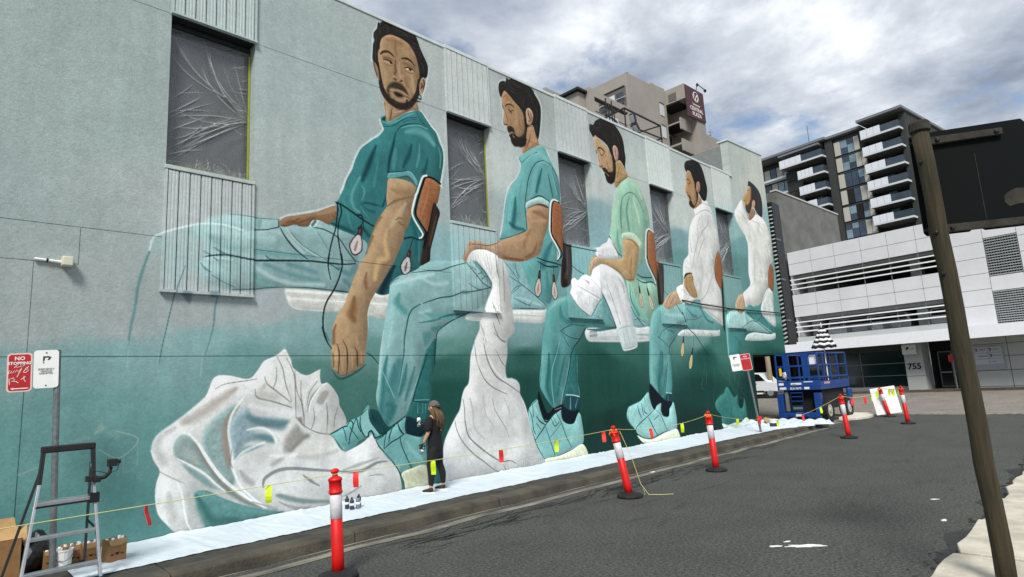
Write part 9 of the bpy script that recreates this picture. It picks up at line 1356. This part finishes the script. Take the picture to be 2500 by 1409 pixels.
for s0, s1, t0, z in ((18.4, 25.3, -1.9, 42.3), (25.3, 31.0, -0.7, 41.75), (31.0, 46, -1.2, 41.8)):
    g = G(); abx(g, s0, s1, t0, 34 if s0 < 20 else 18, z, z+0.42); obj('roof_slab', g, m_aroof, apt)
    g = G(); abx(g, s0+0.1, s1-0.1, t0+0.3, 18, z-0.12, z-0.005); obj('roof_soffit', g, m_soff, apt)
g = G(); abx(g, 32, 39.5, -1.6, 1, 41.1, 41.45); obj('canopy_slab', g, m_aroof, apt)
def balcony(s0, s1, z, sw):
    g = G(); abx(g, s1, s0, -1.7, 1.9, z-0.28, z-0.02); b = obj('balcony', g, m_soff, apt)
    g = G(); abx(g, s1, s0, -1.76, -1.702, z-0.30, z+0.02); obj('slab_edge', g, m_slabw, b); g = G(); abx(g, s1-0.06, s1-0.001, -1.76, 1.9, z-0.30, z+0.02); obj('slab_edge', g, m_slabw, b)
    n = 3 if s0 < 30 else 4; w_ = (s0-sw)/n
    for k in range(n): g = G(); abx(g, s0-(k+1)*w_+0.02, s0-k*w_-0.02, -1.74, -1.70, z+0.03, z+1.28); obj('balustrade_panel', g, m_bal, b)
    g = G(); abx(g, s1+0.02, sw-0.03, -1.73, -1.70, z+0.03, z+1.15); obj('glass_panel', g, m_balg, b); g = G(); abx(g, s1+0.01, s1+0.04, -1.70, 0.6, z+0.03, z+1.15); obj('glass_panel', g, m_balg, b)
    for k in range(4):
        a0 = s0-0.4-(s0-s1-0.8)*k/4; a1 = s0-0.4-(s0-s1-0.8)*(k+1)/4
        g = G(); abx(g, a1+0.05, a0-0.05, 1.84, 1.895, z+0.02, z+2.45); obj('sliding_door', g, (m_wg, m_wg2, m_void, m_wg)[k], b)
for i, z in enumerate((39.45, 36.5, 33.55, 30.6, 27.65, 24.7)): balcony(25.0, 19.2, z, 21.9)
for i, z in enumerate((39.0, 36.05, 33.1, 30.15, 27.2)): balcony(39.3 if i == 0 else 36.2, 31.5, z, 35.2 if i == 0 else 33.4)
rga = random.Random(12)
pat = ['cgwc.', 'cwgcc', 'cbbgc', 'c.bcc', 'cg.wc', 'wgbcc']
for r_, z in enumerate((38.35, 35.4, 32.45, 29.5, 26.55, 23.6)):
    ss = [30.05, 29.0, 27.9, 26.8, 25.9, 25.1]
    for k, ch in enumerate(pat[r_]):
        a, b = ss[k], ss[k+1]; m_ = {'c': m_lp, 'g': m_wg, 'w': m_wg2, 'b': m_wg, '.': m_void}[ch]
        if ch in 'gw':
            zs = z+1.1 if rga.random() < .5 else z+1.5
            g = G(); abx(g, b+0.04, a-0.04, -0.02, 0.13, z, zs-0.03); obj('window', g, m_wg2 if ch == 'w' else m_wg, apt); g = G(); abx(g, b+0.04, a-0.04, -0.02, 0.13, zs+0.03, z+2.45); obj('window', g, m_wg if ch == 'w' else m_wg2, apt)
        else: g = G(); abx(g, b+0.04, a-0.04, (-0.12 if ch == 'c' else -0.02), 0.13, z, z+2.45); obj('cladding_panel' if ch == 'c' else 'window', g, m_, apt)
    g = G(); abx(g, 25.05, 30.1, -0.05, 0.13, z+2.5, z+2.72); obj('floor_band', g, m_afin, apt)
for r_, z in enumerate((38.2, 35.2, 32.2)):
    for k in range(5):
        a = 45.5-k*1.25; g = G(); abx(g, a-1.1, a, 1.7, 1.89, z, z+2.3); obj('window', g, (m_wg2, m_lp, m_wg, m_lp, m_wg2)[(k+r_) % 5], apt)
    g = G(); abx(g, 39.4, 46, 0.4, 1.9, z-0.4, z-0.05); obj('slab_edge', g, m_slabw, apt)
g = G(); abx(g, 36.3, 39.2, 0.2, 1.9, 24, 38.4); obj('dark_bay', g, m_awall, apt)
for k in range(6): g = G(); z = 26.5+k*2.0; abx(g, 36.3, 39.2, 0.15, 0.195, z, z+0.06); obj('bay_joint', g, m_void, apt)
for k in range(9): g = G(); abx(g, 18.66, 18.695, 0.6+k*1.6, 1.5+k*1.6, 22, 41.8); obj('side_rib', g, m_blackmetal, apt)
mast = obj('roof_mast', G().tube([ap(36, 4, 42), ap(36, 4, 47.5)], 0.07, 6), m_galv, apt)

# ------------------------------------------------------------------ hotel behind the mural building
ht = thing('hotel_building', 'beige hotel block with balconies and a maroon rooftop sign behind the mural wall', 'building', (63, 36, 0))
m_rec = M('recess_grey', (98, 94, 90), var=0.1, rough=0.9); m_hglass = M('hotel_glass', (54, 62, 66), var=0.4, scale=0.5, rough=0.15, spec=0.8); m_hwhite = M('hotel_white', (196, 200, 204), var=0.05)
def hwall(poly, y0, y1, name='wall'): g = G(); g.prism(poly, lambda a, b, t: (a, t, b), y0, y1); return obj(name, g, m_beige, ht)
hwall([(57, 8), (63.8, 8), (63.8, 38.12), (62.3, 38.12), (62.25, 37.8), (57, 37.6)], 36.0, 46)
hwall([(63.85, 8), (65.55, 8), (65.55, 38.3), (63.85, 38.15)], 36.0, 46)
hwall([(65.6, 8), (70.4, 8), (70.4, 38.15), (65.6, 38.03)], 36.9, 46)
hwall([(65.6, 36.1), (70.3, 36.1), (70.3, 38.15), (65.6, 38.03)], 33.35, 36.89)
hwall([(68.2, 8), (70.45, 8), (70.38, 36.09), (68.2, 36.09)], 33.36, 36.9)
hwall([(70.47, 8), (75.1, 8), (75.1, 32.7), (70.47, 32.55)], 33.35, 46)
for z in (35.95, 33.2): g = G(); g.box(65.6, 68.19, 34.4, 36.85, z-0.08, z); obj('slab_edge', g, m_blackmetal, ht)
for z0, z1 in ((33.25, 34.3), (30.4, 31.5), (27.5, 28.6)): g = G(); g.box(65.58, 68.19, 34.2, 34.4, z0-0.9, z1-0.45); obj('parapet', g, m_beige, ht)
g = G(); g.box(65.6, 68.19, 34.4, 36.85, 30.35, 30.6); obj('balcony_slab', g, m_beige, ht); g = G(); g.box(65.6, 68.19, 34.4, 36.85, 33.22, 33.4); obj('balcony_slab', g, m_beige, ht)
for q in (66.6, 67.5): g = G(); g.tube([(q, 34.45, 30.9), (q, 36.8, 33.0)], 0.06, 6); obj('strut', g, m_blackmetal, ht)
g = G(); g.box(66.2, 67.6, 36.8, 36.89, 30.6, 32.6); obj('window', g, m_hglass, ht)
for x0, z0 in ((63.9, 34.3), (63.9, 31.35), (63.9, 28.4)): g = G(); g.box(x0, x0+0.95, 35.93, 35.995, z0, z0+1.6); wdw = obj('window', g, m_hwhite, ht); g = G(); g.box(x0-0.06, x0+1.0, 35.86, 35.93, z0+1.6, z0+1.7); obj('hood', g, m_rec, wdw)
g = G(); g.box(71.92, 73.35, 33.31, 33.345, 29.7, 31.0); wdw = obj('window', g, m_rec, ht); g = G(); g.box(72.0, 72.6, 33.29, 33.305, 29.78, 30.92); obj('pane', g, m_hglass, wdw); g = G(); g.box(72.68, 73.27, 33.29, 33.305, 29.78, 30.92); obj('pane', g, m_hglass, wdw)
g = G(); g.box(65.55, 65.595, 34.5, 35.6, 34.9+1.4, 37.3); obj('vent', g, m_rec, ht)
# left return face with a corner balcony
g = G(); g.box(56.9, 56.98, 36.3, 40.2, 33.4, 36.0); rc = obj('recess', g, m_rec, ht)
g = G(); g.box(56.85, 56.9, 36.35, 40.1, 35.9, 36.1); obj('lintel', g, m_blackmetal, rc)
for k in range(3): g = G(); g.box(56.80, 56.89, 36.6+k*1.2, 37.5+k*1.2, 33.9, 35.4); obj('pane', g, (m_hglass, m_hwhite, m_hglass)[k], rc)
g = G(); g.tube([(56.7, 36.2, 34.6), (56.7, 40.2, 34.6)], 0.05, 6); obj('handrail', g, m_hwhite, rc)
# lower terrace block with an open frame
hwall([(39.75, 8), (40.7, 8), (40.7, 27.2), (39.75, 27.2)], 30.2, 38, 'terrace_wall')
g = G(); g.box(39.4, 40.74, 29.9, 38, 27.25, 27.45); obj('terrace_roof', g, m_blackmetal, ht)
g = G(); g.box(40.75, 41.45, 29.7, 30.4, 8, 27.75); obj('terrace_pier', g, m_beige, ht); g = G(); g.box(41.46, 47.0, 29.8, 30.3, 27.15, 27.75); obj('terrace_beam', g, m_beige, ht); g = G(); g.box(41.46, 46.9, 29.95, 30.2, 27.03, 27.14); obj('beam_shadow_gap', g, m_blackmetal, ht)
g = G(); g.box(41.46, 47.0, 29.8, 30.0, 8, 24.6); g.box(39.81, 56, 34, 34.3, 8, 29.2); obj('terrace_wall', g, m_beige, ht)
for k in range(3): g = G(); g.box(42.0+k*1.6, 43.4+k*1.6, 33.93, 33.995, 25.0, 27.4); obj('window', g, m_hwhite if k != 1 else m_hglass, ht)
for z in (25.4, 26.0): g = G(); g.tube([(41.5, 30.1, z), (47, 30.1, z)], 0.05, 6); obj('handrail', g, m_galv, ht)
# maroon sign
g = G(); g.prism([(65.72, 33.72), (70.32, 34.0), (70.27, 38.0), (65.72, 37.85)], lambda a, b, t: (a, t, b), 33.2, 33.34); sg_ = obj('rooftop_sign', g, M('maroon_sign', (70, 34, 42), var=0.06, scale=0.8, rough=0.6), ht)
sf = lambda u, v, w: (u, 33.19-w, v+0.045*(u-68))
m_sgn = M('sign_pale', (206, 196, 196), var=0.05)
g = G(); g.tube([sf(68.1+0.62*math.cos(q), 36.85+0.66*math.sin(q), 0) for q in [i*2*PI/20 for i in range(21)]], 0.075, 5); g.tube([sf(67.7, 37.1, 0), sf(68.1, 36.75, 0), sf(68.55, 37.2, 0)], 0.09, 5); g.tube([sf(68.1, 36.75, 0), sf(67.95, 36.35, 0), sf(68.3, 36.4, 0)], 0.08, 5); obj('emblem', g, m_sgn, sg_)
g = G(); g.tube([sf(67.1+i*0.1, 35.72+0.12*math.sin(i*2.1)+(0.2 if i == 0 else 0), 0) for i in range(20)], 0.05, 5); obj('script_line', g, m_sgn, sg_)
for tx_, z, sz in (('CENTRAL', 35.12, 0.72), ('PLAZA', 34.42, 0.72)): obj('lettering', text_geo(tx_, sz, lambda u, v, w, z=z: sf(68.05+u*1.08, z+v, w), 0.02, bold=0.02), m_sgn, sg_)
ant = thing('rooftop_antenna', 'small antenna bracket on the corner of the sign tower roof', 'antenna', (70.0, 33.6, 38.1))
g = G(); g.tube([(69.2, 33.6, 38.1), (69.5, 33.5, 39.3), (71.2, 33.3, 38.9)], 0.06, 6); g.lathe([(0.1, -0.2), (0.2, 0), (0.1, 0.2)], 8, (69.6, 33.5, 39.2)); g.lathe([(0.1, -0.2), (0.22, 0), (0.1, 0.2)], 8, (71.2, 33.3, 38.8)); obj('bracket', g, m_blackmetal, ant)
an2 = thing('rooftop_antenna', 'thin television aerial on the lower hotel roof by the white gap', 'antenna', (72.8, 34, 32.6))
g = G(); g.tube([(72.8, 34, 32.6), (72.9, 34, 34.2)], 0.05, 5); g.tube([(72.3, 34, 33.6), (73.6, 34, 33.9)], 0.04, 5); g.tube([(72.5, 34, 33.2), (73.3, 34, 33.5)], 0.04, 5); obj('aerial', g, m_galv, an2)
vp = thing('roof_vent_pipe', 'small dark vent on the highest corner of the hotel roof', 'vent', (58.6, 37, 37.6)); g = G(); g.lathe([(0.07, 0), (0.07, 0.6), (0.2, 0.62), (0.2, 0.9), (0.05, 1.0)], 10, (58.6, 37, 37.6)); obj('cowl', g, m_blackmetal, vp)
# things on the mural building roof
rf = thing('roof_frame', 'black steel pipe frame standing on the mural building roof before the hotel', 'frame', (18, 11, 9.0))
def pipe(p0, p1, r=0.028, nm='pipe'): g = G(); g.tube([p0, p1], r, 6); obj(nm, g, m_blackmetal, rf)
zt, zb2 = 11.33, 10.80
pipe((17.08, 11, zt), (19.43, 11, zt), 0.035); pipe((17.4, 11, zb2-0.05), (19.5, 11, zb2+0.02)); pipe((17.08, 11, zt), (17.3, 13.4, zt-0.0), 0.035); pipe((19.43, 11, zt), (19.5, 11, 9.0)); pipe((17.3, 13.4, 9.0), (17.3, 13.4, zt)); pipe((17.08, 11, 9.0), (17.08, 11, zt)); pipe((19.43, 11, zt), (18.2, 11.3, zb2)); pipe((19.47, 11, zt-0.5), (19.2, 11.9, zt-0.6))
fl = thing('roof_floodlight', 'black floodlight pair tilted on the roof edge above the third painted head', 'floodlight', (17.6, 11, 9.1))
g = G(); g.tube([(17.55, 11, 9.0), (17.55, 11, 10.85), (17.35, 11, 10.80)], 0.03, 6); obj('stand', g, m_galv, fl)
for (x, z, a) in ((17.42, 11.02, 0.9), (17.56, 10.72, 0.5)):
    g = G(); c = Vector((x, 10.9, z)); dv_ = Vector((math.cos(a), 0.2, -math.sin(a))).normalized(); sd_ = dv_.cross(Vector((0, 1, 0))).normalized(); g.obox(c, dv_*0.17, sd_*0.06, Vector((0, 0.10, 0))); obj('lamp_head', g, m_blackmetal, fl, bevel=0.01)
    g = G(); g.obox(c-sd_*0.065, dv_*0.14, sd_*0.004, Vector((0, 0.08, 0))); obj('reflector', g, m_reflect, fl)
pr = thing('roof_plant', 'small white plant box and pipes on the roof beside the floodlight', 'roof plant', (16.6, 11.4, 9.0))
obj('box', G().box(16.55, 16.95, 11.2, 11.7, 9.0, 10.95), m_hwhite, pr); g = G(); g.lathe([(0.10, -0.02), (0.10, 0.02)], 10, (16.75, 11.18, 10.75), rot_to((0, -1, 0))); obj('fan', g, m_blackmetal, pr)
for x, h in ((15.95, 11.35), (16.1, 11.2), (16.28, 11.35), (16.4, 11.1)): g = G(); g.tube([(x, 11, 9.0), (x+0.03, 11, h)], 0.025, 6); obj('pipe', g, m_blackmetal, pr)
for z in (10.4, 10.75, 11.05): g = G(); g.tube([(15.9, 11, z), (16.45, 11, z-0.06)], 0.03, 6); obj('pipe', g, m_blackmetal, pr)
# awning corner between hotel and mural parapet
o = obj('dark_awning', G().obox((26.6, 13, 11.8), (1.6, 0, 0), (0, 1.6, 0.2), (0, -0.02, 0.25)), M('awning_green', (40, 52, 52)), None); tag(o, 'dark green awning edge seen between the hotel and the raised wall end', 'awning')
